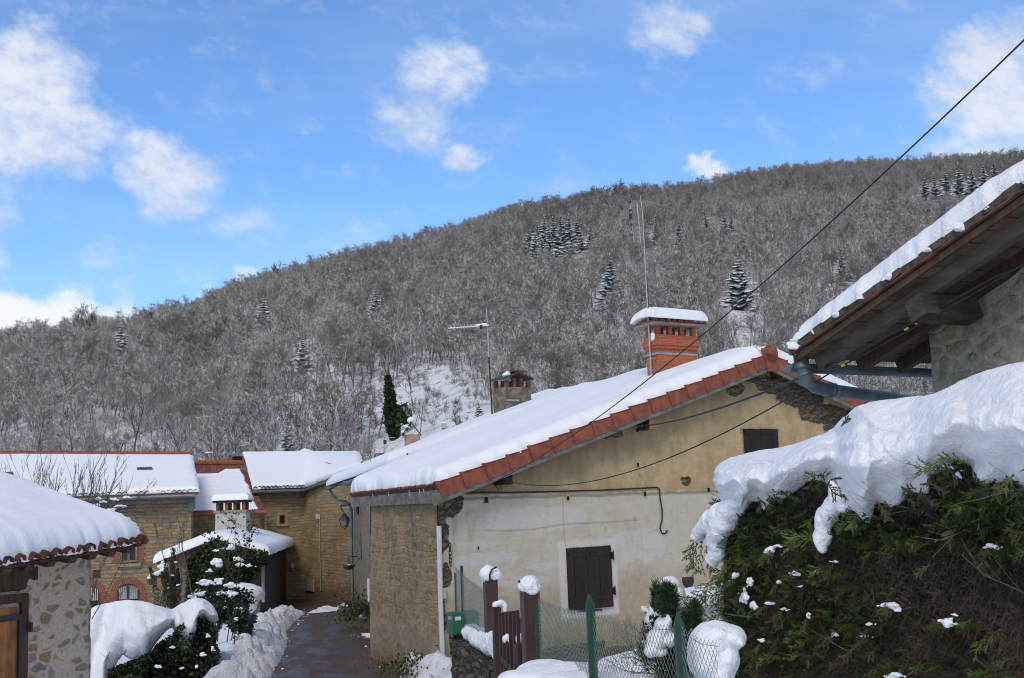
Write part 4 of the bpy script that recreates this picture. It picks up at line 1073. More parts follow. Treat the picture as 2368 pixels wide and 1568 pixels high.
# little gabled chimney further down the same roofs
c3 = at(952, 1018, 44.0); lc_ = thing('gabled_chimney', c3, 'small pale chimney with steep tiled gable and snow lump over the roof snow', 'chimney')
f = MB(); f.cbox(c3 - Z * .3, .42, .42, 1.0, .4); f.build('stack', M['wood_pale'] if False else simple('pale_render', (.42, .31, .20), .9, .4, 3), lc_)
f = MB(); t_ = c3 + Z * .62
for sx in (-1, 1):
    a = c3 + Vector((sx * .33, -.25, .15)); f.hexa((a, t_ + Vector((0, -.25, 0)), t_ + Vector((0, .3, 0)), a + Vector((0, .55, 0))), [q + Z * .05 for q in (a, t_ + Vector((0, -.25, 0)), t_ + Vector((0, .3, 0)), a + Vector((0, .55, 0)))])
f.build('gable_cap', M['tile_mossy'], lc_)
blob_snow('snow', [(t_ + Z * .1, (.17, .3, .13)), (t_ + Vector((-.16, 0, -.12)), (.14, .3, .08)), (t_ + Vector((-.28, 0, -.3)), (.12, .28, .07))], lc_, .03, .015)
def aerial(px, y0, y1, d, label, booms, r=.02):
    o = at(px, y1, d); t = thing('pole_antenna', o, label, 'antenna'); f = MB(); top = at(px, y0, d); f.tube([o, Vector((o.x - .03, o.y, top.z))], r, 6); f.build('mast', M['galv'], t)
    for (xa, ya, xb, yb, ne) in booms:
        f = MB(); a = at(xa, ya, d); b = at(xb, yb, d); f.tube([a, b], r * .6, 5)
        for i in range(ne):
            p = a.lerp(b, (i + .5) / ne); f.tube([p - Vector((.02, .25, 0)), p + Vector((.02, .25, 0))], .008, 4)
        f.build('boom', M['galv'], t)
    return t
t = aerial(890, 985, 1050, 50.0, 'thin aerial with two level rods and a small box, standing over the lane roofs', ((846, 1000, 893, 997, 7), (856, 1014, 912, 1012, 8))); f = MB(); f.cbox(at(890, 1022, 50), .12, .1, .16); f.build('amplifier_box', M['black_metal'], t)
t = aerial(492, 955, 1066, 59.0, 'tall thin white aerial pole behind the bare red tile roof', ((452, 966, 492, 962, 4),))
t = aerial(578, 1010, 1048, 62.0, 'small aerial with four fanned white rods behind the right snowy ridge', ((553, 1021, 578, 1024, 0), (553, 1025, 578, 1025, 0), (553, 1030, 578, 1026, 0)))
# weathered post and rail standing in the meadow behind
f = MB(); f.bar(at(866, 1051, 52), at(888, 1050, 52), .1, .1); f.bar(at(867, 1053, 52), at(867, 1062, 52), .08, .08, up=Vector((0, 1, 0))); f.bar(at(886, 1052, 52), at(886, 1060, 52), .08, .08, up=Vector((0, 1, 0)))
tag(f.build('roof_rail', M['wood_greyish']), 'short grey wooden rail frame showing above the roof snow in front of the meadow', 'rail')

# ================================================================== small house in the bend behind the lantern
bh = thing('bend_house', (-7.2, 62, -4), 'small house with a steep wedge of roof snow glimpsed behind the lantern and downpipe', 'house')
q = (at(786, 1171, 60), at(870, 1168, 60), at(880, 1085, 65), at(806, 1098, 65)); PB = quadP(*q); rb_ = deck(bh, PB)
roof_snow('snow', PB, .3, rb_, nu=14, nv=14, r=(.25, .2, .2, .2), ov=(.08, 0, .05, 0), rag=.06, mt='snow_smooth', seed=13); eave_tiles(rb_, PB, 8, .11, 5)
f = MB(); f.bar(at(790, 1176, 60.2), at(860, 1173, 60.2), .12, .16); f.bar(at(800, 1178, 60.2), at(800, 1189, 60.2), .14, .14, up=Vector((0, 1, 0))); f.build('lintel', M['cream_pvc'], bh)
mb = MB(); wall_quad(mb, at(797, 1200, 60.4), at(880, 1200, 60.4), -4.5, .4); wall_quad(mb, at(790, 1200, 66), at(797, 1200, 60.4), -4.5, .9); mb.build('wall', M['lane_stone'], bh)

# ================================================================== far right house where the lane bends
ha, hb_, hc = at(592, 1140, 56.0), at(704, 1134, 57.0), at(816, 1100, 51.5)
hr = thing('far_house', (-11, 57, -4), 'ochre stone house with small orange framed window, closing the lane at its bend', 'house')
def far_stain(g, c, u, v, mid, fine):
    n_ = g.noise(g.uv, .45, 4, .6)
    c = g.mix(g.ss(n_, .52, .7) * g.ss(u, 2.2, 4.0) * .75, c, (.30, .145, .06))
    lo = g.ss(v + (mid - .5) * .9 + u * .0, -2.9, -3.6) * g.ss(u, 2.5, 4.)
    return g.mix(lo * .9, c, (.17, .12, .075))
M['far_stone'] = stone_wall('far_stone', ((.56, .33, .12), (.54, .40, .22), (.31, .25, .17), (.66, .50, .29)), (.38, .29, .17), scale=2.0, joint=.13, bd=.05, vsc=3.2, course=(.36, .14), stain=far_stain)
mb = MB(); wall_quad(mb, ha, hb_, -4.6, 1.3); hx_ = Vector((hc.x - hb_.x, hc.y - hb_.y, 0)); u9 = (ha - hb_).length + .03
mb.quad(Vector((hb_.x, hb_.y, -4.6)), Vector((hc.x, hc.y, -4.6)), Vector((hc.x, hc.y, 1.6)), Vector((hb_.x, hb_.y, 1.0)), uv=((u9, -4.6), (u9 + hx_.length, -4.6), (u9 + hx_.length, 1.75), (u9, 1.12)))
wall_quad(mb, Vector((ha.x - 1.6, 61.5, 0)), ha, -4.6, 1.2, u0=20); mb.build('wall', M['far_stone'], hr)
def ho_(a, b): return (Vector((b.x, b.y, 0)) - Vector((a.x, a.y, 0))).normalized()
nf = Vector((ho_(ha, hb_).y, -ho_(ha, hb_).x, 0)); ng = Vector((ho_(hb_, hc).y, -ho_(hb_, hc).x, 0))
def fpt(px, py, off=.02): return onplane(px, py, Vector((ha.x, ha.y, 0)), nf) + nf * off
def gpt(px, py, off=.02): return onplane(px, py, Vector((hb_.x, hb_.y, 0)), ng) + ng * off
Ea, Eb, Ec = at(586, 1131, 55.6), at(706, 1127, 56.4), at(838, 1078, 50.8)
Ra, Rb, Rc = at(563, 1051, 61.0), at(712, 1049, 61.5), at(830, 1050, 62.0)
def PF(u, v):
    e = Ea.lerp(Eb, u / .48) if u < .48 else Eb.lerp(Ec, (u - .48) / .52); r_ = Ra.lerp(Rb, u / .48) if u < .48 else Rb.lerp(Rc, (u - .48) / .52); return e.lerp(r_, v)
mb = MB()
for a, b in ((0, .48), (.48, 1)):
    q = [PF(a, 0), PF(b, 0), PF(b, 1), PF(a, 1)]; mb.hexa([p - Z * .22 for p in q], [p - Z * .12 for p in q])
rf = mb.build('roof', M['terracotta_old'], hr)
roof_snow('snow', PF, .22, rf, nu=50, nv=24, r=(.25, .2, .22, .2), ov=(.02, .1, .03, .05), rag=.07, ragf=2.2, lump=.03, mt='snow_smooth', seed=15)
for (a, b, n, sd_) in ((Ea, Eb, 13, 2), (Eb, Ec, 20, 3)):
    f = MB(); canal_edge(f, a + Z * .0 + Vector((0, -.06, 0)), b + Vector((0, -.06, 0)), n, Vector((0, -.3, .95)), Vector((0, -1, -.3)), r=.115, L_=.5, jit=.03, seed=sd_); f.build('eave_tile', M['tile_mossy'], rf, smooth=True)
gutter(hr, [Ea + Vector((-.05, -.12, -.13)), Eb + Vector((0, -.12, -.13)), Ec + Vector((-.1, -.1, -.13))], .075)
f = MB(); f.tube([fpt(702, 1137, .25), fpt(695, 1147, .1), gpt(693, 1160, .1), gpt(692.5, 1240, .1)], .085, 8); f.tube([gpt(692.5, 1240, .1), gpt(694, 1318, .12)], .08, 8); dp = f.build('downpipe', M['zinc_far'], hr)
f = MB(); f.tube([gpt(694, 1316, .12), gpt(695, 1378, .12)], .105, 8); f.build('pipe_foot', M['concrete'], dp)
# small window
def framed(par, pf, x0, x1, y0, y1, off, wood, surround=None, cross=True, nn=None, pane='glass_dark', sw_=.1):
    a = pf(x0, y1, 0); b = pf(x1, y1, 0); c = pf(x0, y0, 0); hx = Vector((b.x - a.x, b.y - a.y, 0)); h_ = c.z - a.z; ux = hx.normalized(); wd = hx.length
    wf = None
    f = MB(); t = min(.08, wd * .14)
    for (o, ax, az) in ((a, ux * t, Z * h_), (a + ux * (wd - t), ux * t, Z * h_), (a + ux * t, ux * (wd - 2 * t), Z * t), (a + ux * t + Z * (h_ - t), ux * (wd - 2 * t), Z * t)): f.box(o + nn * .012, ax, nn * .05, az)
    if cross: f.box(a + ux * (wd / 2 - t / 2) + nn * .014 + Z * t, ux * t, nn * .05, Z * (h_ - 2 * t))
    w_ = f.build('window', wood, par)
    f = MB(); f.box(a + ux * t * .5 + nn * .006 + Z * t * .5, hx - ux * t, nn * .012, Z * (h_ - t)); f.build('pane', M[pane], w_)
    if surround:
        f = MB(); s = sw_
        for (o, ax, az) in ((a - ux * s, ux * s, Z * h_), (a + ux * wd, ux * s, Z * h_), (a - ux * s + Z * h_, ux * (wd + 2 * s), Z * s)): f.box(o + nn * .004, ax, nn * .03, az)
        f.box(a - ux * s * 1.2 - Z * s * .6, ux * (wd + 2.4 * s), nn * .1, Z * s * .6); f.build('window_surround', surround, w_)
    return w_
M['orange_wood'] = simple('orange_wood', (.36, .12, .04), .6, .3, 8)
framed(hr, fpt, 645, 659, 1190, 1213, 0, M['orange_wood'], simple('pale_stone', (.40, .31, .22), .9, .3, 5, .01), False, nf, sw_=.11)
f = MB(); a = gpt(707, 1366, 0); b = gpt(727, 1362, 0); hx = Vector((b.x - a.x, b.y - a.y, 0)); f.box(a + ng * .01, hx, ng * .04, Z * (28 / FPX * a.y)); f.box(a + ng * .05 + Z * .02, hx, ng * .01, Z * (13 / FPX * a.y)); f.build('meter_door', simple('meter_door', (.42, .38, .33), .7, .15, 3), hr)
f = MB(); f.cbox(gpt(739, 1194, .08), .2, .12, .2); bx = f.build('junction_box', M['galv'], hr)
f = MB(); f.tube([gpt(741, 1199, .05), gpt(742, 1262, .05)], .016, 5); f.tube([gpt(742, 1262, .05), gpt(744, 1366, .05)], .032, 6); f.build('conduit', M['galv'], bx)
# lodging sign
sg = thing('lodging_sign', gpt(676, 1310, .1), 'round green and yellow lodging sign above a small green lettered plate', 'sign')
so_ = fpt(674.6, 1306.5, .10); ux = ho_(ha, hb_); rr = 12 / FPX * 56 / 1.7 * 1.0
f = MB(); f.lathe(so_, [(.135, 0), (.135, .02)], 24, nf); f.build('disc', simple('sign_green', (.005, .075, .03), .5, .1, 4), sg)
f = MB()
for i in range(11):                            # pale lettering ring
    a = math.pi * (1.08 + .84 * i / 10); c = so_ + ux * math.cos(a) * .107 + Z * math.sin(a) * .107 + nf * .022
    t_ = ux * math.cos(a + math.pi / 2) + Z * math.sin(a + math.pi / 2); rd = ux * math.cos(a) + Z * math.sin(a); f.quad(c - t_ * .011 - rd * .014, c + t_ * .011 - rd * .014, c + t_ * .011 + rd * .014, c - t_ * .011 + rd * .014)
for sx in (-1, 1):
    a = so_ + Z * .135 + nf * .024; b = so_ + ux * sx * .13 + Z * .045 + nf * .024; f.quad(a, b, b - Z * .03, a - Z * .03)
f.build('white_marks', M['white_paint'], sg)
f = MB(); f.quad(*[so_ + nf * .026 + ux * (.085 * math.sin(2 * math.pi * i / 5)) + Z * (.085 * math.cos(2 * math.pi * i / 5)) for i in range(5)]); f.build('yellow_pentagon', simple('sign_yellow', (.62, .52, .03), .5, .1, 4), sg)
f = MB(); f.lathe(so_ + nf * .027, [(.028, 0), (.028, .004)], 12, nf); f.build('white_centre', M['white_paint'], sg)
f = MB(); po = fpt(676, 1318.3, .10); f.box(po - ux * .125 - Z * .08, ux * .25, nf * .015, Z * .16); f.build('plate', bpy.data.materials['sign_green'], sg)
def text(body, size, loc, ux_, par, mt, name='lettering'):
    cu = bpy.data.curves.new(name, 'FONT'); cu.body = body; cu.size = size; cu.align_x = 'CENTER'; cu.align_y = 'CENTER'; cu.extrude = .001
    tmp = bpy.data.objects.new('tmp', cu); COL.objects.link(tmp); dg = bpy.context.evaluated_depsgraph_get(); me = bpy.data.meshes.new_from_object(tmp.evaluated_get(dg)); bpy.data.objects.remove(tmp)
    nn_ = ux_.cross(Z); mt4 = Matrix((ux_, Z, nn_)).transposed().to_4x4(); me.transform(Matrix.Translation(loc) @ mt4); me.materials.clear(); me.materials.append(mt); me.name = name
    return link(name, me, par)
text("GITE", .075, po + nf * .018 + Z * .035, ux, sg, M['white_paint'])
text("D'ETAPE", .06, po + nf * .018 - Z * .035, ux, sg, M['white_paint'])

# ================================================================== centre house with half-bare red tile roof
Ca, Cb, Cr1, Cr0 = at(428, 1183, 53.5), at(612, 1178, 54.0), at(562, 1073, 59.8), at(448, 1074, 59.5)
hcn = thing('middle_house', (-13, 54, -4), 'low house between the two snowy roofs, red tiles bare along its ridge', 'house')
PCn = quadP(Ca, Cb, Cr1, Cr0)
m_, g = mat('flat_red_tile', (.2, .06, .04), .85); u, v, _ = g.sep(g.uv)
fv = g.m('FRACT', v * 3.2); fu = g.m('FRACT', u * 4.2 + g.m('FLOOR', v * 3.2) * .5); n_ = g.noise(g.uv, 3, 4, .6); n9 = g.noise(g.vec(g.m('FLOOR', u * 4.2 + g.m('FLOOR', v * 3.2) * .5), g.m('FLOOR', v * 3.2), 0), 7.3, 1, .5)
cc_ = g.mix(g.ss(n9 * .6 + n_ * .4, .35, .65), (.11, .040, .030), (.27, .075, .045)); cc_ = g.mix(g.ss(fv, .16, .02), cc_, (.03, .015, .012)); cc_ = g.mix(g.ss(fu, .08, .0) * .6, cc_, (.04, .02, .015))
basec(g, cc_); bump(g, g.m('FRACT', v * 3.2) * -1.0 + g.m('SINE', u * 26.4) * .25, .04); M['flat_red_tile'] = m_
mb = MB(); Lu = (Cb - Ca).length; Lv = (Cr0 - Ca).length
mb.grid(10, 6, PCn, lambda u, v: (lerp(Ca.x, Cb.x, u), v * Lv)); rc = mb.build('roof', M['flat_red_tile'], hcn)
f = MB(); a, b = Cr0 - gd * 0, Cr1
for i in range(17): f.tube([a.lerp(b, i / 17) + Z * .05, a.lerp(b, (i + 1.05) / 17) + Z * .065], [.13, .145], 9)
f.build('ridge_tile', M['terracotta'], rc)
def band(P0_, u0, u1, v0, v1): return lambda u, v: P0_(lerp(u0(v), u1(v), u), lerp(v0(u), v1(u), v))
PS = lambda u, v: PCn(lerp(.03, .905 - .0 * v, u), lerp(.01, .76 + .1 * max(0, min(1, (u - .5) * 6)) , v))
sn_c = roof_snow('snow', PS, .07, rc, nu=50, nv=40, r=(.03, .08, .1, .08), ov=(.0, .0, .03, .0), rag=.12, ragf=1.6, lump=.015, mt='snow_smooth', seed=17, wave=lambda si, sj: .02 * abs(math.sin(sj * math.pi * 1.6)))
f = MB(); gutter(hcn, [Ca + Vector((-.1, -.12, -.1)), Cb + Vector((.1, -.12, -.1))], .085, 'terracotta')
f = MB(); f.tube([Cb + Vector((-.15, -.12, -.15)), at(604, 1192, 54.3), at(604, 1290, 54.3)], .07, 8); f.build('downpipe', simple('brown_pipe', (.16, .07, .04), .5, .2, 6), hcn)
mb = MB(); wall_quad(mb, Vector((Ca.x + .1, Ca.y + .45, 0)), Vector((Cb.x, Cb.y + .45, 0)), -4.6, Ca.z); mb.build('wall', M['ochre_stone'], hcn)
f = MB(); c = at(549, 1060, 60.4); f.cbox(c - Z * .15, .42, .4, .5); vt = f.build('vent_chimney', M['black_void'], hcn)
f = MB(); f.grid(8, 2, lambda u, v: c + Vector((math.cos(math.pi * (1 - u)) * .3, (v - .5) * .7, .08 + math.sin(math.pi * u) * .17))); f.build('metal_hood', M['galv'], vt)
f = MB(); f.box(at(556, 1088, 59.0), Vector((.4, 0, 0)), Vector((0, .2, 0)), Z * .2); f.build('flashing', M['zinc'], rc)
c = at(483, 1062, 62.0); ps = thing('small_chimney', c, 'tiny pale chimney pot with snow cap behind the bare red ridge', 'chimney')
f = MB(); f.cbox(c - Z * .5, .34, .34, 1.1); f.build('stack', simple('pale_stack', (.30, .26, .2), .9, .4, 4), ps)
f = MB()
for sx in (-1, 1):
    for sy in (-1, 1): f.cbox(c + Vector((sx * .14, sy * .14, .15)), .07, .07, .22)
f.cbox(c + Z * .28, .44, .44, .04); f.build('cap', M['concrete'], ps); blob_snow('snow', [(c + Z * .33, (.23, .23, .06))], ps, .03, .005)

# ================================================================== far left house
La, Lb = at(-160, 1160, 50.0), at(459, 1137, 51.5); Lr1, Lr0 = at(443, 1058, 56.5), at(-160, 1056, 55.0)
hl = thing('left_house', (-18, 51, -4), 'long ochre stone house on the left with skylight in its snowy roof', 'house')
PLf = quadP(La, Lb, Lr1, Lr0); rl_ = deck(hl, PLf, 'terracotta_old', .1)
roof_snow('snow', PLf, .20, rl_, nu=80, nv=24, r=(.2, .2, .2, .15), ov=(.0, .06, .0, -.12), rag=.06, ragf=2, lump=.02, mt='snow_smooth', seed=19)
eave_tiles(rl_, PLf, 48, .12, 9, 'tile_mossy', .0)
gutter(hl, [La + Vector((0, -.16, -.16)), Lb + Vector((-.1, -.16, -.16))], .085)
f = MB(); a, b = La + Vector((0, .05, -.3)), Lb + Vector((-.2, .05, -.3)); f.bar(a, b, .25, .2); f.build('cornice', M['wood_grey'], hl)
f = MB(); a, b = Lr0 + Z * .12, Lr1 + Z * .12
for i in range(44):
    p, q = a.lerp(b, i / 44), a.lerp(b, (i + 1.06) / 44); f.tube([p, q + Z * .012], [.14, .155], 8)
f.build('ridge_tile', M['terracotta'], rl_)
nlf = Vector((ho_(La, Lb).y, -ho_(La, Lb).x, 0))
Wl0, Wl1 = Vector((La.x, La.y + .55, 0)), at(442, 1250, 52.1)
wn = ho_(Wl0, Wl1); nlf = Vector((wn.y, -wn.x, 0))
mb = MB(); wall_quad(mb, Wl0, Wl1, -4.8, 1.2); wall_quad(mb, Wl1, Vector((Wl1.x - 1, Wl1.y + 5, 0)), -4.8, 1.5, u0=30); mb.build('wall', M['ochre_stone'], hl)
def lpt(px, py, off=.0): return onplane(px, py, Vector((Wl1.x, Wl1.y, 0)), nlf) + nlf * off
f = MB(); f.box(lpt(437, 1178, .1), wn * .28, nlf * .18, Z * .6); f.build('hopper', simple('blue_zinc', (.13, .17, .22), .5, .2, 5), hl)
wL = framed(hl, lpt, 277, 318, 1240, 1301, 0, simple('worn_wood', (.30, .20, .12), .8, .4, 8), None, True, nlf, sw_=.2)
for sx in (0, 1):
    f = MB()
    for i in range(10):
        a = lpt(277 if sx == 0 else 318, 1303, 0); wq = .24 if i % 2 else .34
        o = a + Z * (i * .145) - (wn * wq if sx == 0 else Vector((0, 0, 0))); 
        L_ = wq; z0 = i * .145
        f.quad(o + nlf * .02, o + wn * L_ + nlf * .02, o + wn * L_ + nlf * .02 + Z * .143, o + nlf * .02 + Z * .143, uv=((0, z0), (L_, z0), (L_, z0 + .143), (0, z0 + .143)))
        f.quad(o + nlf * .02 + wn * L_, o + wn * L_, o + wn * L_ + Z * .143, o + wn * L_ + nlf * .02 + Z * .143)
    f.build('brick_jamb', M['brick_old'], wL)
f = MB(); a = lpt(270, 1311, 0); b = lpt(327, 1309, 0); f.box(a, Vector((b.x - a.x, b.y - a.y, 0)), nlf * .14, Z * .12); f.build('sill', M['concrete'], wL)
def arch(pxc, half, y_spring, rise, door=True):
    c = lpt(pxc, y_spring, 0); k = c.y / FPX; hw = half * k; rs = rise * k
    f = MB(); N_ = 17
    def rim(t, e): a = math.pi * (1 - t); return c + wn * (math.cos(a) * (hw + e)) + Z * (math.sin(a) * (rs + e)) + nlf * .03
    for i in range(N_):
        t0, t1 = i / N_, (i + .9) / N_; z0 = i * .075
        f.quad(rim(t0, 0), rim(t1, 0), rim(t1, .27), rim(t0, .27), uv=((z0, 0), (z0 + .06, 0), (z0 + .06, .2), (z0, .2)))
    for sx in (-1, 1):
        for i in range(16):
            e = .25 if i % 2 else .33; a = c + wn * (sx * hw) - Z * ((i + 1) * .14) + nlf * .03; z0 = i * .14
            q = (a, a + wn * sx * e, a + wn * sx * e + Z * .136, a + Z * .136); uvq = ((0, z0), (e, z0), (e, z0 + .136), (0, z0 + .136))
            if sx < 0: q = (q[1], q[0], q[3], q[2]); uvq = (uvq[1], uvq[0], uvq[3], uvq[2])
            f.quad(*q, uv=uvq)
    ar = f.build('brick_arch', M['brick_old'], hl)
    f = MB(); pts = [c + wn * math.cos(math.pi * (1 - i / 12)) * hw + Z * math.sin(math.pi * i / 12) * rs + nlf * .012 for i in range(13)] + [c + wn * hw - Z * 2.2 + nlf * .012, c - wn * hw - Z * 2.2 + nlf * .012]
    f.quad(*pts[::-1]); f.build('arch_glass', M['glass_dark'], ar)
    f = MB()
    for i in range(10):
        x_ = (i - 4.5) / 5 * hw * .9; h_ = rs * math.sqrt(max(0, 1 - (x_ / hw) ** 2)) * .8; p = c + wn * x_ + nlf * .02
        f.quad(p - Z * .3 - wn * .03, p - Z * .3 + wn * .03, p + Z * h_ + wn * .02, p + Z * h_ - wn * .01)
    f.build('curtain', M['curtain'], ar)
    f = MB()
    for x_ in (-hw, hw - .06, -.04): 
        f.box(c + wn * x_ - Z * 2 + nlf * .022, wn * .08, nlf * .03, Z * (2.0 if x_ != -.04 else 2 + rs - .05))
    f.build('door_frame', M['wood_brown'], ar)
arch(296, 24, 1368, 18); arch(205, 24, 1372, 18)
f = MB(); a = lpt(215, 1336, .0); f.box(a, wn * .3, nlf * .02, Z * .32); f.build('dark_hatch', M['rust'], hl)
f = MB(); c = PLf(.807, .52) + nrm_of(PLf) * .1; nn_ = nrm_of(PLf); up_ = (PLf(.8, 1) - PLf(.8, 0)).normalized(); f.box(c - wn * .33 - up_ * .1, wn * .66, up_ * .3, nn_ * .16); sk = f.build('skylight', M['zinc'], rl_)
f = MB(); f.box(c - wn * .28 - up_ * .02, wn * .56, up_ * .12, nn_ * .168); f.build('skylight_glass', M['glass_dark'], sk)
f = MB(); c = at(8, 1101, 52.2); f.box(c, wn * .4, up_ * .3, nn_ * .1); f.build('skylight', M['zinc'], rl_)
f = MB(); f.tube([lpt(277.5, 1202, .03) if False else at(276, 1200, 52), at(276, 1183, 52)], .012, 4)

# ================================================================== low ivy-grown hut on the left of the lane
Hf0, Hf1 = at(362, 1300, 43.6), at(616, 1281, 44.0); Hpk = at(500, 1246, 43.9)
hk = 13.5; bdir = Vector((-.112, .994, 0)).normalized()
Hb1 = at(676, 1258, 57.0); off = Hb1 - Hf1; Hb0 = Hf0 + off; Hbk = at(578, 1229, 57.0)
hut = thing('stone_hut', (-10, 46, -3.7), 'low dark stone hut with snowy roof and white chimney, its gable under ivy', 'hut')
PHr = quadP(Hf1, Hb1, Hbk, Hpk); PHl = quadP(Hb0, Hf0, Hpk, Hbk)
rh = MB()
for P in (PHr, PHl):
    q = [P(0, 0), P(1, 0), P(1, 1), P(0, 1)]; rh.hexa([p - Z * .09 for p in q], q)
rho = rh.build('roof', M['terracotta_old'], hut)
roof_snow('snow', PHr, .32, rho, nu=40, nv=24, r=(.28, .25, .25, .2), ov=(.08, .1, .12, .12), rag=.06, lump=.06, lf=.6, mt='snow_smooth', seed=21)
roof_snow('snow', PHl, .32, rho, nu=40, nv=24, r=(.25, .28, .25, .2), ov=(.1, .08, .12, .12), rag=.08, lump=.07, lf=.6, mt='snow_smooth', seed=22)
eave_tiles(rho, PHr, 60, .1, 13, 'terracotta_old', .0)
fd = ho_(Hf0, Hf1); wf0 = Hf0 + fd * .35 + bdir * .3; wf1 = Hf1 - fd * .28 + bdir * .35; wb1 = Hb1 - fd * .28 - bdir * .1
mb = MB(); mb.cur = 1
oo = Vector((wf0.x, wf0.y, 0)); Lf = (Vector((wf1.x, wf1.y, 0)) - oo).length; fdd = ho_(wf0, wf1)
poly_wall(mb, oo, fdd, [(0, -4.5), (Lf, -4.5), (Lf, Hf1.z - .05), (Lf * .55, Hpk.z - .08), (0, Hf0.z - .05)]); mb.cur = 0
wall_quad(mb, wf1, wb1, -4.8, Hf1.z + .02)
mb.build('wall', [M['dark_rubble'], M['grey_ochre_stone']], hut)
f = MB(); f.tube([at(607, 1283, 44.0), at(608.5, 1392, 44.0)], .06, 8); f.build('downpipe', M['cream_pvc'], hut)
cx_ = at(538, 1222, 49.0); chd = .75
f = MB(); w_t, w_b = 70 / FPX * 49 / 2, 75 / FPX * 49 / 2
zt_, zb_ = at(538, 1184, 49).z, at(538, 1232, 49).z - .6
f.grid(1, 8, lambda u, v: Vector((cx_.x + (u * 2 - 1) * lerp(w_b, w_t, min(1, v * 1.6)) * (1 + .02 * math.sin(v * 5)), cx_.y - chd / 2, lerp(zb_, zt_, v))))
f.grid(1, 8, lambda u, v: Vector((cx_.x + lerp(w_b, w_t, min(1, v * 1.6)) * (1 + .02 * math.sin(v * 5)), cx_.y - chd / 2 + u * chd, lerp(zb_, zt_, v))))
f.grid(1, 8, lambda u, v: Vector((cx_.x - lerp(w_b, w_t, min(1, v * 1.6)) * (1 + .02 * math.sin(v * 5)), cx_.y + chd / 2 - u * chd, lerp(zb_, zt_, v))))
f.grid(1, 1, lambda u, v: Vector((cx_.x + (u * 2 - 1) * w_t, cx_.y + (v - .5) * chd, zt_)))
hch = f.build('chimney', M['render_white'], hut)
f = MB(); f.cbox(Vector((cx_.x, cx_.y, zt_ + .03)), w_t * 2 + .08, chd + .08, .09); f.build('brick_rim', M['brick_old'], hch)
for i in range(4):
    f = MB(); x_ = cx_.x - w_t + .1 + i * (2 * w_t - .2) / 3
    for yy_ in (-.28, .28): f = MB(); f.cbox(Vector((x_, cx_.y + yy_, zt_ + .22)), .13, .12, .30); f.build('pillar', M['terracotta'] if i % 2 else M['tile_mossy'], hch)
f = MB(); f.cbox(Vector((cx_.x, cx_.y, zt_ + .385)), w_t * 2 + .16, chd + .1, .03)
canal_edge(f, Vector((cx_.x - w_t - .1, cx_.y - chd / 2 - .08, zt_ + .4)), Vector((cx_.x + w_t + .1, cx_.y - chd / 2 - .08, zt_ + .4)), 6, Z, Vector((0, -1, 0)), r=.11, L_=.9, jit=.01); f.build('cap_tiles', M['terracotta_old'], hch, smooth=True)
PCc = lambda u, v: Vector((cx_.x + (u - .5) * (2 * w_t + .26), cx_.y + (v - .5) * (chd + .2), zt_ + .47))
roof_snow('cap_snow', PCc, .26, hch, nu=20, nv=14, r=(.17, .17, .17, .17), ov=(.0, .0, .0, .0), rag=.03, ragf=3, lump=.02, mt='snow_smooth', seed=25)

# ================================================================== ground, lane, banks
Lp = lambda px, py: None
def lane_x(y): 
    l = interp(y, [(14, -4.5), (20.8, -4.72), (30, -6.2), (38, -7.3), (46, -8.35), (50, -9.1), (53, -10.6), (60, -15)])
    r = interp(y, [(14, -1.1), (20.8, -1.35), (24.5, -2.7), (30, -3.6), (38, -4.9), (46, -5.6), (48, -3), (50, 2), (60, 8)])
    return l, r
laneL = [at(560, 1600, 20.3), at(600, 1568, 20.8), at(640, 1490, 30), at(668, 1440, 38), at(690, 1402, 46), at(705, 1388, 52)]
def lanez(y): return -2.84 - .0356 * (min(y, 52) - 20.8)
mb = MB()
gm, g = mat('ground_snow', (.82, .85, .9), .7); n1 = g.noise(g.pos, 1.5, 5, .6); bump(g, n1, .06)
def gfun(x, y):
    z = lanez(y) - .06
    q = lane_x(y)[0] - .9 - x
    if q > 0: z += min(.55, q * .12) * (1 if y < 48 else 0)
    if y < 20: z = lerp(-2.85, -1.62, min(1, max(0, (20 - y) / 14)) ** .8) if x > -1.5 - (20 - y) * .05 else z
    if y < 1: z = -1.62
    return z + (nz(x * .35, y * .35) * .08 if x < -6.5 or y < 19 else 0)
xs = [-60 + i * 2.5 for i in range(18)] + [-15 + i * .5 for i in range(44)] + [8 + i * 2 for i in range(12)]; ys = [-25, -12, -4, 0, 1.5, 3] + [4 + i * .75 for i in range(30)] + [27 + i * 2 for i in range(20)] + [70, 100]
for y in ys:
    for x in xs: mb.v.append(Vector((x, y, gfun(x, y) - (0 if y < 66 else 3))))
for j in range(len(ys) - 1):
    for i in range(len(xs) - 1):
        a = j * len(xs) + i; mb.face((a, a + 1, a + len(xs) + 1, a + len(xs)))
tag(mb.build('ground', gm, smooth=True), 'snow covered ground of the gardens and yards', kind='structure')
# wet lane
am, g = mat('wet_lane', (.07, .06, .05), .4, spec=.35)
n1 = g.noise(g.pos, .7, 5, .6); n2 = g.noise(g.pos, 5, 5, .65); n3 = g.noise(g.pos, 60, 3, .6)
x_, y_, z_ = g.sep(g.pos); nst = g.noise(g.vec(x_ * 1.6 + y_ * .3, y_ * .35, 0), 1.2, 4, .6)
c = g.mix(g.ss(n2, .35, .65), (.062, .042, .028), (.095, .067, .046)); c = g.mix(g.ss(nst, .5, .7) * .7, c, (.032, .027, .025)); c = g.mix(g.ss(n3, .6, .75) * .2, c, (.13, .105, .08))
slush = g.ss(n2 * .5 + n1 * .6, .66, .72) * .0
basec(g, c); g.put(g.p.inputs['Roughness'], g.mix(g.ss(nst, .42, .62), (.75,) * 3, (.38,) * 3)); bump(g, n3 * .5 + n2, .01)
yl = [14 + i * .8 for i in range(56)]
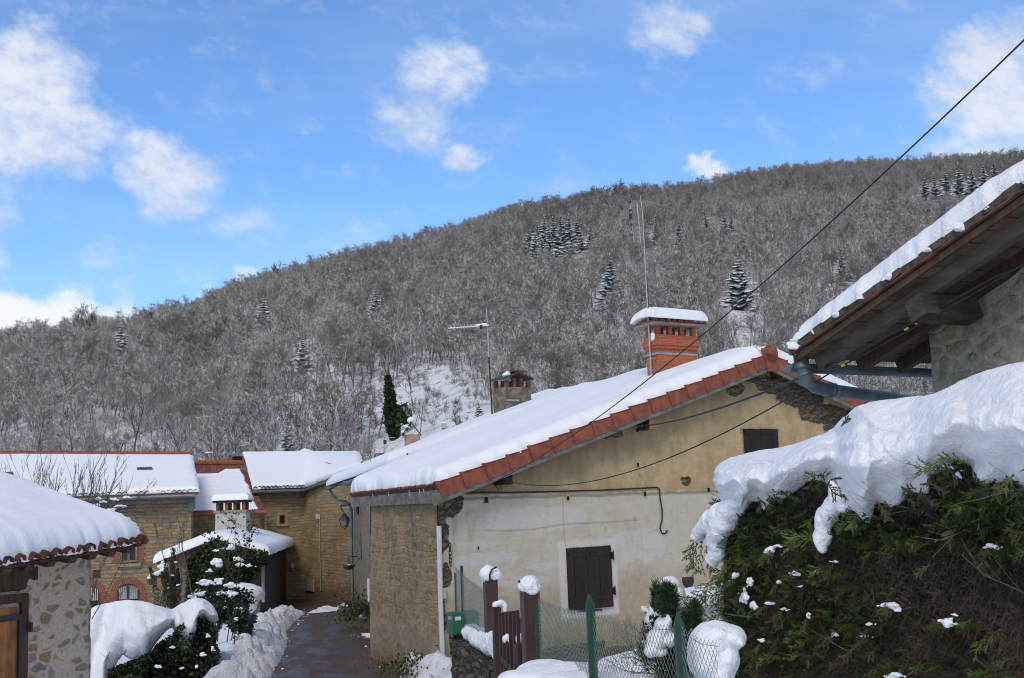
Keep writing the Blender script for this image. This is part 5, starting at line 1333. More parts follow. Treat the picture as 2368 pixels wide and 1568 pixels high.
mb = MB(); nx = 16
for y in yl:
    l, r_ = lane_x(y)
    for i in range(nx + 1):
        t = i / nx; mb.v.append(Vector((lerp(l, r_, t), y, lanez(y) + .05 * (1 - (2 * t - 1) ** 2) - .0 + (.10 * max(0, t - .9) * 10 if False else 0))))
for j in range(len(yl) - 1):
    for i in range(nx): a = j * (nx + 1) + i; mb.face((a, a + 1, a + nx + 2, a + nx + 1))
tag(mb.build('lane', am, smooth=True), 'wet brown asphalt lane running down between the houses', kind='structure')
def heap(name, pts, mt, label, seed, h, nn=.5, kind='structure', dens=10):
    """ploughed snow along a line: pts (x, y, width, height)"""
    mb = MB(); n = (len(pts) - 1) * dens; m_ = 26
    def at_(t):
        k = min(len(pts) - 2, int(t * (len(pts) - 1))); f_ = t * (len(pts) - 1) - k; return [lerp(a, b, f_) for a, b in zip(pts[k], pts[k + 1])]
    def fn(u, v):
        x, y, w_, hh_ = at_(v); q = at_(min(1, v + .01)); p = at_(max(0, v - .01)); d = Vector((q[0] - p[0], q[1] - p[1], 0)).normalized(); sd_ = Vector((d.y, -d.x, 0))
        s = u * 2 - 1; e = min(1, min(v, 1 - v) * 8); prof = max(0, 1 - abs(s) ** 2.2) * e
        P = Vector((x, y, 0)) + sd_ * s * w_ / 2
        rr = noise.fractal(Vector((P.x * 2.2, P.y * 2.2, seed)), 1.0, 2.0, 5); r2_ = nz(P.x * 7, P.y * 7, seed)
        P.z = lanez(P.y) - .05 + prof * hh_ * (1 + .45 * rr) + prof ** .5 * nn * (.10 * rr + .07 * r2_); P += sd_ * .06 * r2_
        return P
    mb.grid(m_, n, fn); return tag(mb.build(name, M[mt], smooth=True), label, kind=kind)
M['snow_plough'] = snow_mat('snow_plough', 3.0, 1.2, .18)
heap('snow_bank', [(-4.55, 17, 1.0, .4), (-4.85, 20.5, 1.15, .42), (-5.55, 25, 1.35, .45), (-6.35, 30, 1.35, .5), (-7.35, 35, 1.35, .45), (-7.95, 40, 1.2, .42), (-8.35, 44, 1.0, .36), (-8.8, 48, 1.2, .4)], 'snow_plough', 'ploughed lumpy snow bank along the left of the lane', 4, .5, 1.2, dens=22)
heap('snow_bank', [(-8.1, 45.6, .5, .1), (-7.5, 46.6, 1.2, .2), (-6.9, 47.8, 1.5, .22), (-6.2, 49, 1.3, .2), (-5.6, 50.2, .6, .12)], 'snow_dirty', 'dirty snow left in the middle of the bend', 5, .2, .6)
heap('snow_bank', [(-5.6, 47, .4, .1), (-5.0, 42, .9, .3), (-4.45, 37, .8, .3), (-4.0, 33, .7, .22), (-3.8, 31, .35, .05)], 'snow_dirty', 'patchy snow at the foot of the lane house', 6, .2, 1.0, dens=20)
heap('snow_bank', [(-1.95, 23.4, .5, .1), (-1.75, 21.6, 1.1, .3), (-1.35, 20.2, 1.4, .36), (-.9, 19, 1.5, .4), (-.6, 17.8, 1.2, .4)], 'snow_plough', 'snow heaped against the big house corner', 7, .3, 1.2, dens=20)
heap('snow_bank', [(-2.35, 26.4, .3, .02), (-2.75, 25.4, .5, .06), (-2.5, 24.3, .4, .04), (-2.25, 23.6, .2, .02)], 'snow_dirty', 'thin grey slush patch on the lane edge', 8, .1, .2)
# stone trough with plants
tr = thing('stone_trough', at(844, 1460, 31), 'mossy stone trough of greenery against the lane house wall', 'planter')
a = at(826, 1463, 30.2); f = MB(); f.box(a, Vector((.46, -.32, 0)) * 1.05, Vector((.35, .5, 0)) * 1.2, Z * .34); f.build('trough', M['tile_mossy'], tr)
rn = random.Random(2); tp = a + Vector((.25, .1, .36))
leaf_mass('plants', [(tp + Vector((rn.gauss(0, .28), rn.gauss(.1, .3), abs(rn.gauss(.1, .16)))), (rn.uniform(-1, 1), rn.uniform(-1, 0), 1)) for _ in range(700)], M['grass'], tr, .05, rn, mats=[M['grass'], M['ivy_dark'], M['ivy']])['kind'] = 'stuff'
blob_snow('snow', [(a + Vector((.28, 0, .36)), (.17, .1, .05)), (a + Vector((.1, .1, .38)), (.12, .1, .05))], tr, .02, .01)
wp = at(822, 1428, 36.0); rn = random.Random(6)
wp_ = tag(leaf_mass('wall_plant', [(wp + Vector((rn.gauss(0, .2), rn.gauss(0, .9), abs(rn.gauss(0, .28)))), (0, -.5, 1)) for _ in range(700)], M['grass'], None, .06, rn, mats=[M['grass'], M['ivy']]), 'tuft of green weeds at the foot of the lane house wall', 'plant', kind='stuff')

rn = random.Random(55); f = MB()
for i in range(170):
    y = rn.uniform(20.5, 50); l, r_ = lane_x(y); x = l + .25 + abs(rn.gauss(0, .28)) if rn.random() < .65 else r_ - abs(rn.gauss(0, .5)); s_ = rn.uniform(.006, .022) * (1 if rn.random() < .9 else 2.2)
    f.ico(Vector((x, y, lanez(y) + .03)), (s_, s_ * rn.uniform(.6, 1.2), s_ * .6), 1)
tag(f.build('snow_crumbs', M['snow'], None, smooth=True), 'crumbs of snow scattered along the wet lane edges', kind='stuff')
# ================================================================== shed on the left
F0 = at(328, 1252, 13.0); N0 = at(0, 1304, 11.0); se = (F0 - N0); sen = hor(se); N1 = F0 - se * 2.2
sup = Vector((-sen.y, sen.x, 0)); sup = sup if sup.x < 0 else -sup
shed = thing('stone_shed', (-4.8, 12, -3), 'stone shed on the left edge with thick roof snow, scalloped tiles and orange wooden door', 'shed')
ssl = .33
M['shed_tile'] = simple('shed_tile', (.17, .05, .032), .9, .5, 12, .01, c2=(.022, .018, .016))
def PSd(u, v): return N1.lerp(F0, u) + sup * (v * 4.2) + Z * (v * 4.2 * ssl)
sro = deck(shed, PSd, 'wood_brown', .05)
snd = nrm_of(PSd)
f = MB(); dwn_ = -(sup + Z * ssl).normalized()
Ls = (F0 - N1).length; nt_ = int(Ls / .165)
canal_edge(f, N1 + snd * .02 + dwn_ * .08, F0 + snd * .02 + dwn_ * .08, nt_, snd, dwn_, r=.066, L_=.5, jit=.022, seed=4)
f.build('eave_tile', M['shed_tile'], sro, smooth=True)
f = MB()
for i in range(nt_ + 1):                        # under tiles, hollow side up
    c = N1.lerp(F0, i / nt_) + snd * .0 + dwn_ * .04; k0 = len(f.v)
    for q in (0, 1):
        for j in range(6):
            a = math.pi * j / 5; f.v.append(c - dwn_ * (.5 * q) + sen * math.cos(a) * .075 - snd * (math.sin(a) * .05 - .03))
    for j in range(5): f.face((k0 + j, k0 + j + 1, k0 + 7 + j, k0 + 6 + j))
f.build('under_tile', M['shed_tile'], sro, smooth=True)
roof_snow('snow', PSd, .27, sro, nu=110, nv=50, r=(.2, .30, .27, .2), ov=(0, -.03, .03, 0), rag=.05, ragf=7.0, lump=.03, lf=.9, mt='snow_smooth', seed=31, wave=lambda si, sj: .003 * math.sin(si * 12 + nz(si, sj * .4) * 3) * max(0, 1 - sj / 2.0))
rn = random.Random(12)
f = MB()
for i in range(15):
    p = N1.lerp(F0, (i + .6) / 15.2) + dwn_ * .02 - snd * .05
    q = p + sup * .9 + Z * .9 * ssl; dd = (q - p).normalized(); s_ = sen * .055
    f.hexa((p - s_ - snd * .06 - dd * -.02, p + s_ - snd * .06 - dd * -.02, q + s_ - snd * .22, q - s_ - snd * .15), (p - s_ - snd * .0, p + s_ - snd * .0, q + s_ - snd * .0, q - s_ - snd * .0))
f.build('rafter', M['wood_brown'], sro)
scn = F0 + sup * .50 - sen * .22; swd = -sen               # far wall corner, then towards the viewer
def spt(px, py, off=0.): return onplane(px, py, Vector((scn.x, scn.y, 0)), sup) - sup * off
def su_(px, py): p = spt(px, py); return (p - Vector((scn.x, scn.y, p.z))).dot(swd)
while proj(Vector((scn.x, scn.y, -.6)))[0] < 206: scn -= swd * .01
mb = MB(); ztop = F0.z + .12
nn_ = 50; Lsh = 4.0
def sw2(u, v):
    s = Lsh * u; z = lerp(-3.6, ztop, v); q = Vector((scn.x, scn.y, 0)) + swd * s + Z * z
    q += sup * (-.02 + .035 * nz(s * 2, z * 2) + .02 * nz(s * 9, z * 9)) * min(1, s * 9 + .0); q += swd * (.022 * nz(1, z * 4) + .012 * nz(3, z * 13)) * max(0, 1 - s * 2); return q
mb.grid(80, 60, sw2, lambda u, v: (Lsh * u, lerp(-3.6, ztop, v)))
def sw3(u, v):
    s = 3.6 * u; z = lerp(-3.6, ztop + s * ssl * .9, v); q = Vector((scn.x, scn.y, 0)) + sup * (s - .02) + Z * z; q += swd * (.022 * nz(1, z * 4) + .012 * nz(3, z * 13)); return q
mb.grid(8, 30, sw3, lambda u, v: (20 + 3.6 * u, lerp(-3.6, ztop, v)), flip=True)
mb.build('wall', M['shed_stone'], shed, smooth=True)
xd = su_(52, 1450)
f = MB(); o = spt(52, 1450, .05); o.z = -3.5
zd = spt(45, 1372).z
n = 7
for i in range(n): f.box(Vector((o.x, o.y, -3.5)) + swd * (.1 + i * .15) - sup * (.004 * (i % 3)), swd * .146, sup * .03, Z * (zd - .12 + 3.5))
dr = f.build('door', M['wood_door'], shed)
f = MB(); f.box(Vector((o.x, o.y, -3.5)) - sup * .02, swd * .09, sup * .1, Z * (zd + 3.5)); f.box(Vector((o.x, o.y, zd - .08)) + swd * .095 - sup * .02, swd * 1.2, sup * .1, Z * .08); f.build('door_frame', M['wood_brown'], dr)
f = MB(); f.box(Vector((o.x, o.y, zd - .24)) + swd * .1 - sup * .03, swd * 1.1, sup * .012, Z * .05); f.box(Vector((o.x, o.y, -3.3)) + swd * .10 - sup * .03, swd * .04, sup * .012, Z * (zd - .24 + 3.3)); f.build('iron_strap', M['black_metal'], dr)
f = MB(); f.cbox(spt(52, 1450, .09), .035, .05, .09); f.build('hinge', M['black_metal'], dr)
f = MB(); p = spt(82, 1335, .03); f.box(Vector((p.x, p.y, zd + .03)), swd * 1.4, sup * .2, Z * (ztop - .08 - zd)); f.build('lintel', M['wood_brown'], shed)

# ================================================================== wooden-eaved building on the right
Cn = at(1836, 823, 10.0); bg_ = Vector((.5, -.866, 0)); be = Vector((.866, .5, 0))
Vv = onplane(2367, 450, Cn, Vector((bg_.y, -bg_.x, 0))); bsl = (Vv.z - Cn.z) / (Vector((Vv.x - Cn.x, Vv.y - Cn.y, 0)).length)
rb = thing('eaved_building', Cn + be * 1.6, 'old stone building at upper right with deep wooden eaves and snow on its verge', 'building')
Lg = 4.2
def PR(u, v): return Cn + be * (u * 5.5) + bg_ * (v * Lg) + Z * (v * Lg * bsl)
rdir = (bg_ + Z * bsl).normalized(); rnn = be.cross(rdir); rnn = rnn if rnn.z > 0 else -rnn
mb = MB(); rn = random.Random(3)
nb = 26
for i in range(nb):                              # boards of the soffit, one by one
    a = i / nb; b = (i + 1) / nb - .0025; j = rn.uniform(0, .006)
    q = [PR(0, a), PR(1, a), PR(1, b), PR(0, b)]; mb.hexa([p - rnn * (.025 + j) for p in q], [p - rnn * .0 for p in q])
M['soffit'] = wood_mat('soffit', (.17, .13, .095), (.06, .047, .036), sx=0)
rro = mb.build('roof', M['soffit'], rb)
for i in range(11):
    f = MB(); t = .22 + i * .47; a = Cn + be * t - rnn * .085 + rdir * .03; b = a + rdir * (Lg - .05)
    f.bar(a, b, .075, .11, up=rnn); f.build('rafter', M['wood_grey'] if i == 0 else M['wood_brown'], rro)
f = MB(); f.bar(Cn - be * .0 - rnn * .03, PR(0, 1) - rnn * .03, .03, .05, up=rnn); f.build('barge_board', M['wood_brown'], rro)
f = MB(); 
rn = random.Random(21); s = 0
while s < Lg:                                    # broken verge tiles bedded in mossy mortar
    L_ = rn.uniform(.1, .22); c = Cn + rdir * (s + L_ / 2) + be * rn.uniform(.0, .04) + rnn * .03
    f.hexa(*[[c + rdir * x * L_ * .48 + be * (y * .06 + rn.uniform(-.01, .01)) + rnn * (z + rn.uniform(-.008, .008)) for x, y in ((-1, -1), (1, -1), (1, 1), (-1, 1))] for z in (-.012, .045)]); s += L_ * .97
vt_ = f.build('verge_mortar', M['tile_mossy'], rro)
f = MB(); s = 0
while s < Lg:
    L_ = rn.uniform(.25, .4); a = Cn + rdir * s - be * .03 + rnn * .008; b = a + rdir * L_ + rnn * .006; f.bar(a, b, .045, .011, up=rnn); s += L_ * 1.0
f.build('verge_tile', M['terracotta_old'], rro)
PRs = lambda u, v: PR(u * .98 + .004, v * 1.0) + rnn * .07
roof_snow('snow', PRs, .27, rro, nu=50, nv=120, r=(.24, .1, .25, .1), ov=(-.03, 0, .06, 0), rag=.085, ragf=4.2, lump=.04, lf=1.6, mt='snow', seed=41)
rn = random.Random(5)
for s_, w_ in ((.10, 26), (.34, 14), (.62, 20), (.9, 14), (1.22, 24), (1.62, 16), (1.93, 22), (2.2, 12), (2.54, 20)):
    c_ = Cn + rdir * s_ - be * .03 + rnn * .055; q_ = proj(c_); clump('verge_snow', q_[0], q_[1], w_, w_ * .5, rro, lambda x, y: at(x, y, c_.y), rn)
# gutter and swan-neck pipe
f = MB(); gz_ = Vector((0, 0, -.07)); ga = Cn - bg_ * .06 + gz_ - be * .03; gb = ga + be * 5.5 - Z * .03
k0 = len(f.v); 
for q, p in enumerate((ga, gb)):
    for j in range(9):
        a = math.pi * (1 + j / 8); f.v.append(p + bg_ * math.cos(a) * .065 + Z * math.sin(a) * .065)
for j in range(8): f.face((k0 + j, k0 + 9 + j, k0 + 10 + j, k0 + j + 1))
f.face([k0 + j for j in range(9)])
f.tube([ga + bg_ * .065, gb + bg_ * .065], .009, 6); f.tube([ga - bg_ * .065, gb - bg_ * .065], .009, 6)
gu = f.build('gutter', M['zinc'], rb)
f = MB(); g0 = ga + be * .06; pipe = [at(1853, 838, 10.02), at(1857, 858, 10.03), at(1866, 880, 10.06), at(1884, 894, 10.14), at(1915, 902, 10.3), at(1985, 911, 10.65), at(2060, 921, 11.05), at(2135, 931, 11.45)]
f.tube(pipe, [.062, .058, .058, .058, .058, .056, .055, .055], 14); f.lathe(at(1852, 836, 10.02) - Z * .06, [(.07, 0), (.075, .01), (.07, .03), (.062, .04), (.062, .1)], 14)
for k_ in (1, 4): f.tube([pipe[k_], pipe[k_].lerp(pipe[k_ + 1], .2)], .063, 14)
f.build('downpipe', M['zinc'], rb, smooth=True)
# wall, following the slope under the soffit
w0 = Cn + be * .90 + bg_ * .63; wdir = (bg_ * 1.15 - be * .24).normalized(); wn_ = Vector((wdir.y, -wdir.x, 0)); wn_ = wn_ if wn_.dot(be) < 0 else -wn_; kb = wdir.dot(bg_)
f = MB(); o = Vector((w0.x, w0.y, 0)); s0 = .63
def rw(u, v):
    s = u * 3.2; zt = Cn.z + (s0 + s * kb) * bsl - .05; z = lerp(-2.2, zt, v); p = o + wdir * s + Z * z
    p += wn_ * (.03 * nz(s * 3, z * 3) + .02 * nz(s * 9, z * 9)) * min(1, s * 8); p += wdir * (.02 * nz(3, z * 5) + .012 * nz(7, z * 14)) * max(0, 1 - s * 3); return p
f.grid(90, 90, rw, lambda u, v: (u * 3.2, lerp(-2.2, Cn.z + (s0 + u * 3.2 * kb) * bsl, v)), flip=False)
def rw2(u, v):
    z = lerp(-2.2, Cn.z + s0 * bsl - .05, v); p = o + be * u * 4 + Z * z; p += wdir * (.02 * nz(3, z * 5) + .012 * nz(7, z * 14)) * (1 - u); return p
f.grid(6, 60, rw2, lambda u, v: (10 + u * 4, lerp(-2.2, 1.2, v)), flip=True)
f.build('wall', M['near_stone'], rb, smooth=True)
# projecting purlin end
f = MB(); pc_ = onplane(2116, 712, Cn - rnn * .24, rnn); pu = rdir
f.bar(pc_, pc_ + be * .62, .16, .165, up=rnn); f.build('purlin', wood_mat('log_end', (.085, .07, .055), (.018, .015, .013), sx=0), rro)

# ================================================================== overhead cables
def cable(pts, r, label, sag=0, mt='cable_black'):
    f = MB(); P_ = [Vector(p) for p in pts]
    if len(P_) == 2 and sag:
        a, b = P_; P_ = [a.lerp(b, t / 24) - Z * sag * 4 * (t / 24) * (1 - t / 24) for t in range(25)]
    f.tube(P_, r, 6); return tag(f.build('overhead_cable', M[mt], None, smooth=True), label, 'cable')
cable((at(2420, 42, 7.0), at(1148, 1112, 20.4)), .0065, 'long black cable crossing the sky down to the big house eave', .28)
kn = at(1957, 828, 9.4)
cable((at(2500, 560, 8.2), at(2300, 640, 8.6), at(2130, 735, 9.0), kn), .011, 'thick black cable running under the wooden eaves at right')
cable((kn, wallpt(1474, 986, .12)), .012, 'thick black cable from the right eaves to the insulator on the gable', .10)
f = MB(); p = wallpt(1474, 986, .12); f.tube([p, p + (kn - p).normalized() * .16], [.022, .016], 7); f.tube([wallpt(1470, 986, -.0), p], .01, 5); f.build('cable_insulator', M['galv'], house)
cable((at(2420, 578, 8.0), at(1944, 847, 9.6)), .006, 'thin wire under the wooden eaves, taped yellow', .02)
cable((at(1944, 847, 9.6), wallpt(1150, 1109, .1)), .0065, 'thin slack wire from the right eaves across the cream gable', .42)
f = MB()
for (x0, y0, x1, y1, d) in ((1944, 847, 1954, 842, 9.6), (2090, 763, 2100, 758, 9.17), (2115, 749, 2121, 746, 9.1)): f.tube([at(x0, y0, d - .02), at(x1, y1, d - .03)], .011, 6)
tag(f.build('yellow_tape', simple('yellow_tape', (.6, .45, .02), .5, .1)), 'scraps of yellow tape wound on the thin wire under the wooden eaves', 'tape')

# ================================================================== fence, gate, letter boxes, low wall
yardz = -2.5
lw = thing('low_wall', at(1090, 1520, 16.5), 'mossy rubble garden wall stepping up to the left brown gate post', 'wall')
a, b = at(1040, 1466, 17.6), at(1128, 1543, 14.9); bd_ = hor(b - a); bn = Vector((-bd_.y, bd_.x, 0)); bn = bn if bn.x > 0 else -bn
mb = MB(); Lw_ = Vector((b.x - a.x, b.y - a.y, 0)).length
def lwf(u, v):
    s = u * (Lw_ + .15); zt = lerp(a.z, b.z, min(1, u)); z = lerp(-3.6, zt, v); p = Vector((a.x, a.y, 0)) + bd_ * s + Z * z; k = .06 * nz(s * 5, z * 5) + .04 * nz(s * 12, z * 12)
    return p - bn * k
mb.grid(60, 40, lwf, lambda u, v: (u * Lw_, lerp(-3.6, a.z, v)))
mb.grid(30, 6, lambda u, v: Vector((a.x, a.y, 0)) + bd_ * (u * (Lw_ + .15)) + bn * v * .45 + Z * (lerp(a.z, b.z, u) + .02 * nz(u * 9, v * 9)), lambda u, v: (u * Lw_, v * .4))
mb.grid(2, 20, lambda u, v: Vector((b.x, b.y, 0)) + bd_ * .15 + bn * u * .45 + Z * lerp(-3.6, b.z, v), lambda u, v: (u * .4, v * 2))
mb.build('stones', M['low_stone'], lw)
sb_ = []
for i in range(16):
    t = .12 + .88 * i / 15; p = a.lerp(b, t) + bn * .22 + Z * .04; sb_.append((p + Z * (.05 + .14 * t * t), (.17, .20, .09 + .16 * t * t)))
blob_snow('snow', sb_, lw, .025, .025, 4)
def post(px, y_top, d, w_, zb, label, snow_r, group='brown gate posts with snow caps'):
    p = at(px, y_top, d); t = thing('gate_post', Vector((p.x, p.y, zb)), label, 'post', group)
    f = MB(); f.cbox(Vector((p.x, p.y, (p.z + zb) / 2)), w_, w_, p.z - zb, .25); f.build('shaft', M['brown_metal'], t)
    return t, p
g1, p1 = post(1133, 1338, 15.6, .155, -3.2, 'brown iron gate post nearer the letter box, snow cap split by a bent latch', .14)
blob_snow('snow_cap', [(p1 + Vector((-.03, 0, .06)), (.105, .12, .11)), (p1 + Vector((.06, 0, .05)), (.085, .11, .09))], g1, .011, .014, 9, smooth=2)
f = MB(); f.tube([p1 + Vector((-.0, -.1, -.02)), p1 + Vector((.0, -.13, .06)), p1 + Vector((.03, -.125, .12)), p1 + Vector((.09, -.12, .15))], .012, 5); f.build('latch', M['rust'], g1)
g2, p2 = post(1224, 1367, 11.7, .155, -3.0, 'wider brown gate post on the right of the slatted gate, whole round snow cap', .15)
blob_snow('snow_cap', [(p2 + Vector((0, 0, .055)), (.105, .125, .10)), (p2 + Vector((.02, 0, .03)), (.1, .12, .07))], g2, .011, .014, 9, smooth=2)
f = MB(); f.tube([p2 + Vector((-.1, -.03, .1)), p2 + Vector((-.06, 0, .07))], .012, 5); f.build('latch', M['rust'], g2)
def rods(name, label, x0, y0, d0, x1, y1, d1, n, zb, hgt=None):
    t = thing(name, at(x0, y0, d0), label, 'gate'); a = at(x0, y0, d0); b = at(x1, y1, d1)
    for i in range(n):
        p = a.lerp(b, i / max(1, n - 1)); f = MB(); f.cbox(Vector((p.x, p.y, (p.z + zb) / 2)), .032, .032, p.z - zb, .3); f.build('slat', M['wood_painted'], t)
    f = MB()
    for z_ in (lerp(b.z, zb, .35), lerp(b.z, zb, .8)): f.bar(Vector((a.x, a.y + .03, z_)), Vector((b.x, b.y + .03, z_)), .025, .07)
    f.build('rail', M['wood_painted'], t); return t, a, b
gt, a, b = rods('slatted_gate', 'dark brown slatted wooden gate between the two gate posts', 1155, 1417, 14.2, 1196, 1411, 12.4, 6, -3.0)
f = MB(); p = at(1147, 1404, 14.6); f.cbox(Vector((p.x, p.y, (p.z - 3) / 2)), .09, .09, p.z + 3, .3); f.build('stile', M['wood_painted'], gt)
blob_snow('snow', [(p + Z * .03, (.05, .06, .04)), (p + Vector((.06, 0, .05)), (.05, .06, .04)), (p + Vector((.1, 0, .0)), (.035, .05, .07))], gt, .01, .006, 9)
for q_ in ((1166, 1478), (1172, 1474), (1180, 1480)): blob_snow('snow', [(at(*q_, 13.3), (.028, .05, .045))], gt, .01, .004, 9)
f = MB(); f.cbox(at(1202, 1512, 12.6), .1, .1, .2, .3); f.build('lock_box', M['black_metal'], gt)
gs, a, b = rods('side_gate', 'narrow leaf of dark slats tucked behind the right gate post', 1205, 1430, 12.9, 1212, 1470, 12.2, 3, -3.0)
blob_snow('snow', [(at(1201, 1477, 12.7), (.045, .05, .06))], gs, .01, .006, 9)
def box_(name, px, py, d, w_, dp, h_, label, rnd=False):
    c = at(px, py, d); t = thing(name, c, label, 'letter box'); f = MB(); rz = .42
    bm = bmesh.new(); bmesh.ops.create_cube(bm, size=1)
    for v_ in bm.verts: v_.co = Vector((v_.co.x * w_, v_.co.y * dp, v_.co.z * h_))
    bmesh.ops.bevel(bm, geom=bm.edges[:], offset=.012 if not rnd else .04, segments=3, affect='EDGES')
    mt4 = Matrix.Translation(c) @ Matrix.Rotation(rz, 4, 'Z')
    k = 0
    for v_ in bm.verts: f.v.append(mt4 @ v_.co)
    for q in bm.faces: f.face([v_.index for v_ in q.verts])
    bm.free(); f.build('body', M['green_box'], t); return t, c, mt4
lb, c, mt4 = box_('letter_box', 1053, 1441, 17.2, .17, .27, .30, 'square green letter box with pale name slot beside the white pipe')
f = MB(); q = lambda x, y, z: mt4 @ Vector((x, y, z)); f.quad(q(-.06, -.139, .05), q(.03, -.139, .05), q(.03, -.139, .1), q(-.06, -.139, .1)); f.build('name_plate', M['pvc'], lb)
f = MB(); f.quad(q(-.088, -.1, .06), q(-.088, .06, .06), q(-.088, .06, .11), q(-.088, -.1, .11)[:]) if False else f.quad(q(-.088, .06, .055), q(-.088, -.1, .055), q(-.088, -.1, .1), q(-.088, .06, .1)); f.build('slot', M['galv'], lb)
lb2, c, m4 = box_('letter_box', 1086, 1440, 17.8, .25, .2, .36, 'second green letter box with rounded top seen through the mesh', True)
def mesh_fence(name, label, stations, cell, r=.0018, zb=None):
    """chain-link between stations (x, y, ztop, zbot)"""
    t = thing(name, stations[0][:2] + (stations[0][3],), label, 'fence')
    f = MB(); L = [0]
    for p, q in zip(stations, stations[1:]): L.append(L[-1] + math.hypot(q[0] - p[0], q[1] - p[1]))
    def P_(s, h):
        k = 0
        while k < len(L) - 2 and s > L[k + 1]: k += 1
        u = (s - L[k]) / (L[k + 1] - L[k]); p, q = stations[k], stations[k + 1]; x, y, zt, zb_ = [lerp(a_, b_, u) for a_, b_ in zip(p, q)]
        zt -= .03 * math.sin(max(0, min(1, u)) * math.pi); return Vector((x, y, zb_ + h if h >= 0 else zt + h)) if False else Vector((x, y, zt - h))
    H = max(s_[2] - s_[3] for s_ in stations); n = int(L[-1] / cell)
    rows = int(H / (cell * .5))
    for i in range(n):
        pts = []
        for j in range(rows + 1):
            s = (i + (.5 if j % 2 else 0) + .03) * cell; s2 = s + .04 * cell * (1 if j % 2 else -1)
            p = P_(min(s2, L[-1]), j * cell * .5 - .02); p += Vector((0, .004 if j % 2 else -.004, 0)); pts.append(p)
        f.tube(pts, r, 3, cap=False)
        pts = [P_(min((i + (.5 if j % 2 else 1.0)) * cell, L[-1]), j * cell * .5 - .02) for j in range(rows + 1)]
        f.tube(pts, r, 3, cap=False)
    f.build('chain_link', M['green_wire'], t)
    for h in (.01, H * .5, H - .05):
        f = MB(); f.tube([P_(L[-1] * i / 20, h) for i in range(21)], r * 1.3, 4); f.build('tension_wire', M['green_wire'], t)
    return t
def gpost(par, px, yt, d, zb, w_=.055, round_=False, point=True, label=None):
    p = at(px, yt, d); f = MB()
    if round_: f.tube([Vector((p.x, p.y, zb)), p, p + Z * .015], [.022, .022, .012], 8)
    else:
        f.cbox(Vector((p.x, p.y, (p.z - .07 + zb) / 2)), w_, .03, p.z - .07 - zb, .2)
        if point:
            c = Vector((p.x, p.y, p.z - .07)); x = Vector((math.cos(.2), math.sin(.2), 0)) * w_ / 2; y = Vector((-x.y, x.x, 0)).normalized() * .015
            f.hexa((c - x - y, c + x - y, c + x + y, c - x + y), (c - x * .3 - y * .5 + Z * .07, c - x * .1 - y * .5 + Z * .07, c - x * .1 + y * .5 + Z * .07, c - x * .3 + y * .5 + Z * .07))
    return f.build('fence_post', M['green_paint'], par), p
pA, pB, pC, pD = at(1243, 1386, 11.5), at(1368, 1420, 9.0), at(1572, 1452, 7.2), at(1660, 1490, 6.6)
fn = mesh_fence('chain_link_fence', 'green chain link fence running right from the right gate post to the hedge', [(pA.x, pA.y, pA.z, -2.2), (pB.x, pB.y, pB.z, -2.0), (pC.x, pC.y, pC.z, -1.9), (pD.x, pD.y, pD.z, -1.9)], .062)
gpost(fn, 1241, 1382, 11.5, -2.6, .05, point=False); gpost(fn, 1363, 1373, 9.0, -2.4, .062); gpost(fn, 1568, 1416, 7.2, -2.3, .060)
sA, sB = at(1052, 1312, 17.9), at(1122, 1368, 15.7)
fl = mesh_fence('chain_link_fence', 'short green chain link panel on the rubble wall behind the letter boxes', [(sA.x, sA.y, sA.z, -2.0), (sB.x, sB.y, sB.z, -2.0)], .06, .0024)
gpost(fl, 1067, 1310, 17.4, -2.3, round_=True); gpost(fl, 1052, 1313, 17.9, -2.3, .03, point=False)
# heaped snow at the foot of the fence, ledge and steps by the wall
blob_snow('x', [(at(1300, 1570, 9.8), (.55, .3, .13)), (at(1260, 1565, 10.2), (.28, .3, .14)), (at(1360, 1590, 9.4), (.45, .3, .13)), (at(1230, 1585, 10.3), (.18, .3, .1)), (at(1460, 1600, 9.3), (.5, .3, .1))], None, .03, .02, 3)
o = bpy.data.objects['x']; o.name = 'snow_heap'; tag(o, 'rounded snow heaped against the foot of the green fence', kind='structure')
f = MB(); rn = random.Random(2)
a = wallpt(1250, 1540, .0); 
for k, (x0, y0, x1, y1, wd, zz) in enumerate(((1180, 1548, 1440, 1490, .35, .14), (1200, 1565, 1460, 1505, .3, .08))):
    p = onplane(x0, y0, Vector((0, 0, -2.62)), Z); q = onplane(x1, y1, Vector((0, 0, -2.62)), Z); d_ = hor(q - p); n_ = Vector((-d_.y, d_.x, 0)); f.box(p, d_ * (q - p).length, n_ * wd, Z * zz)
st_ = tag(f.build('stone_steps', M['low_stone']), 'worn stone ledge with snow at the foot of the cream wall', 'steps')
f = MB(); f.box(wallpt(1545, 1500, .16), gd * .5, gin * .1, Z * .5) if False else f.cbox(wallpt(1530, 1385, .03), .03, .03, .04)
f.build('wall_stud', M['rust'], house)

# old iron bedstead rail showing above the snow
ib = at(1592, 1362, 12.5); bed = thing('iron_railing', ib, 'rusty iron railing with cup finial half buried in snow by the hedge', 'railing')
f = MB(); f.lathe(at(1592, 1374, 12.5) - Z * .6, [(.03, 0), (.03, .58), (.045, .6), (.03, .63), (.02, .66), (.05, .69), (.062, .73), (.055, .77)], 12); f.build('finial_post', M['rust'], bed)
f = MB(); a, b = at(1597, 1369, 12.5), at(1690, 1356, 12.3); f.bar(a, b, .03, .03)
for i in range(9):
    c = a.lerp(b, (i + .5) / 9) - Z * .02; dd = (b - a) / 18; f.tube([c - dd, c - dd * .6 - Z * .05, c - Z * .08, c + dd * .6 - Z * .05, c + dd], .008, 5)
f.build('rail', M['rust'], bed)
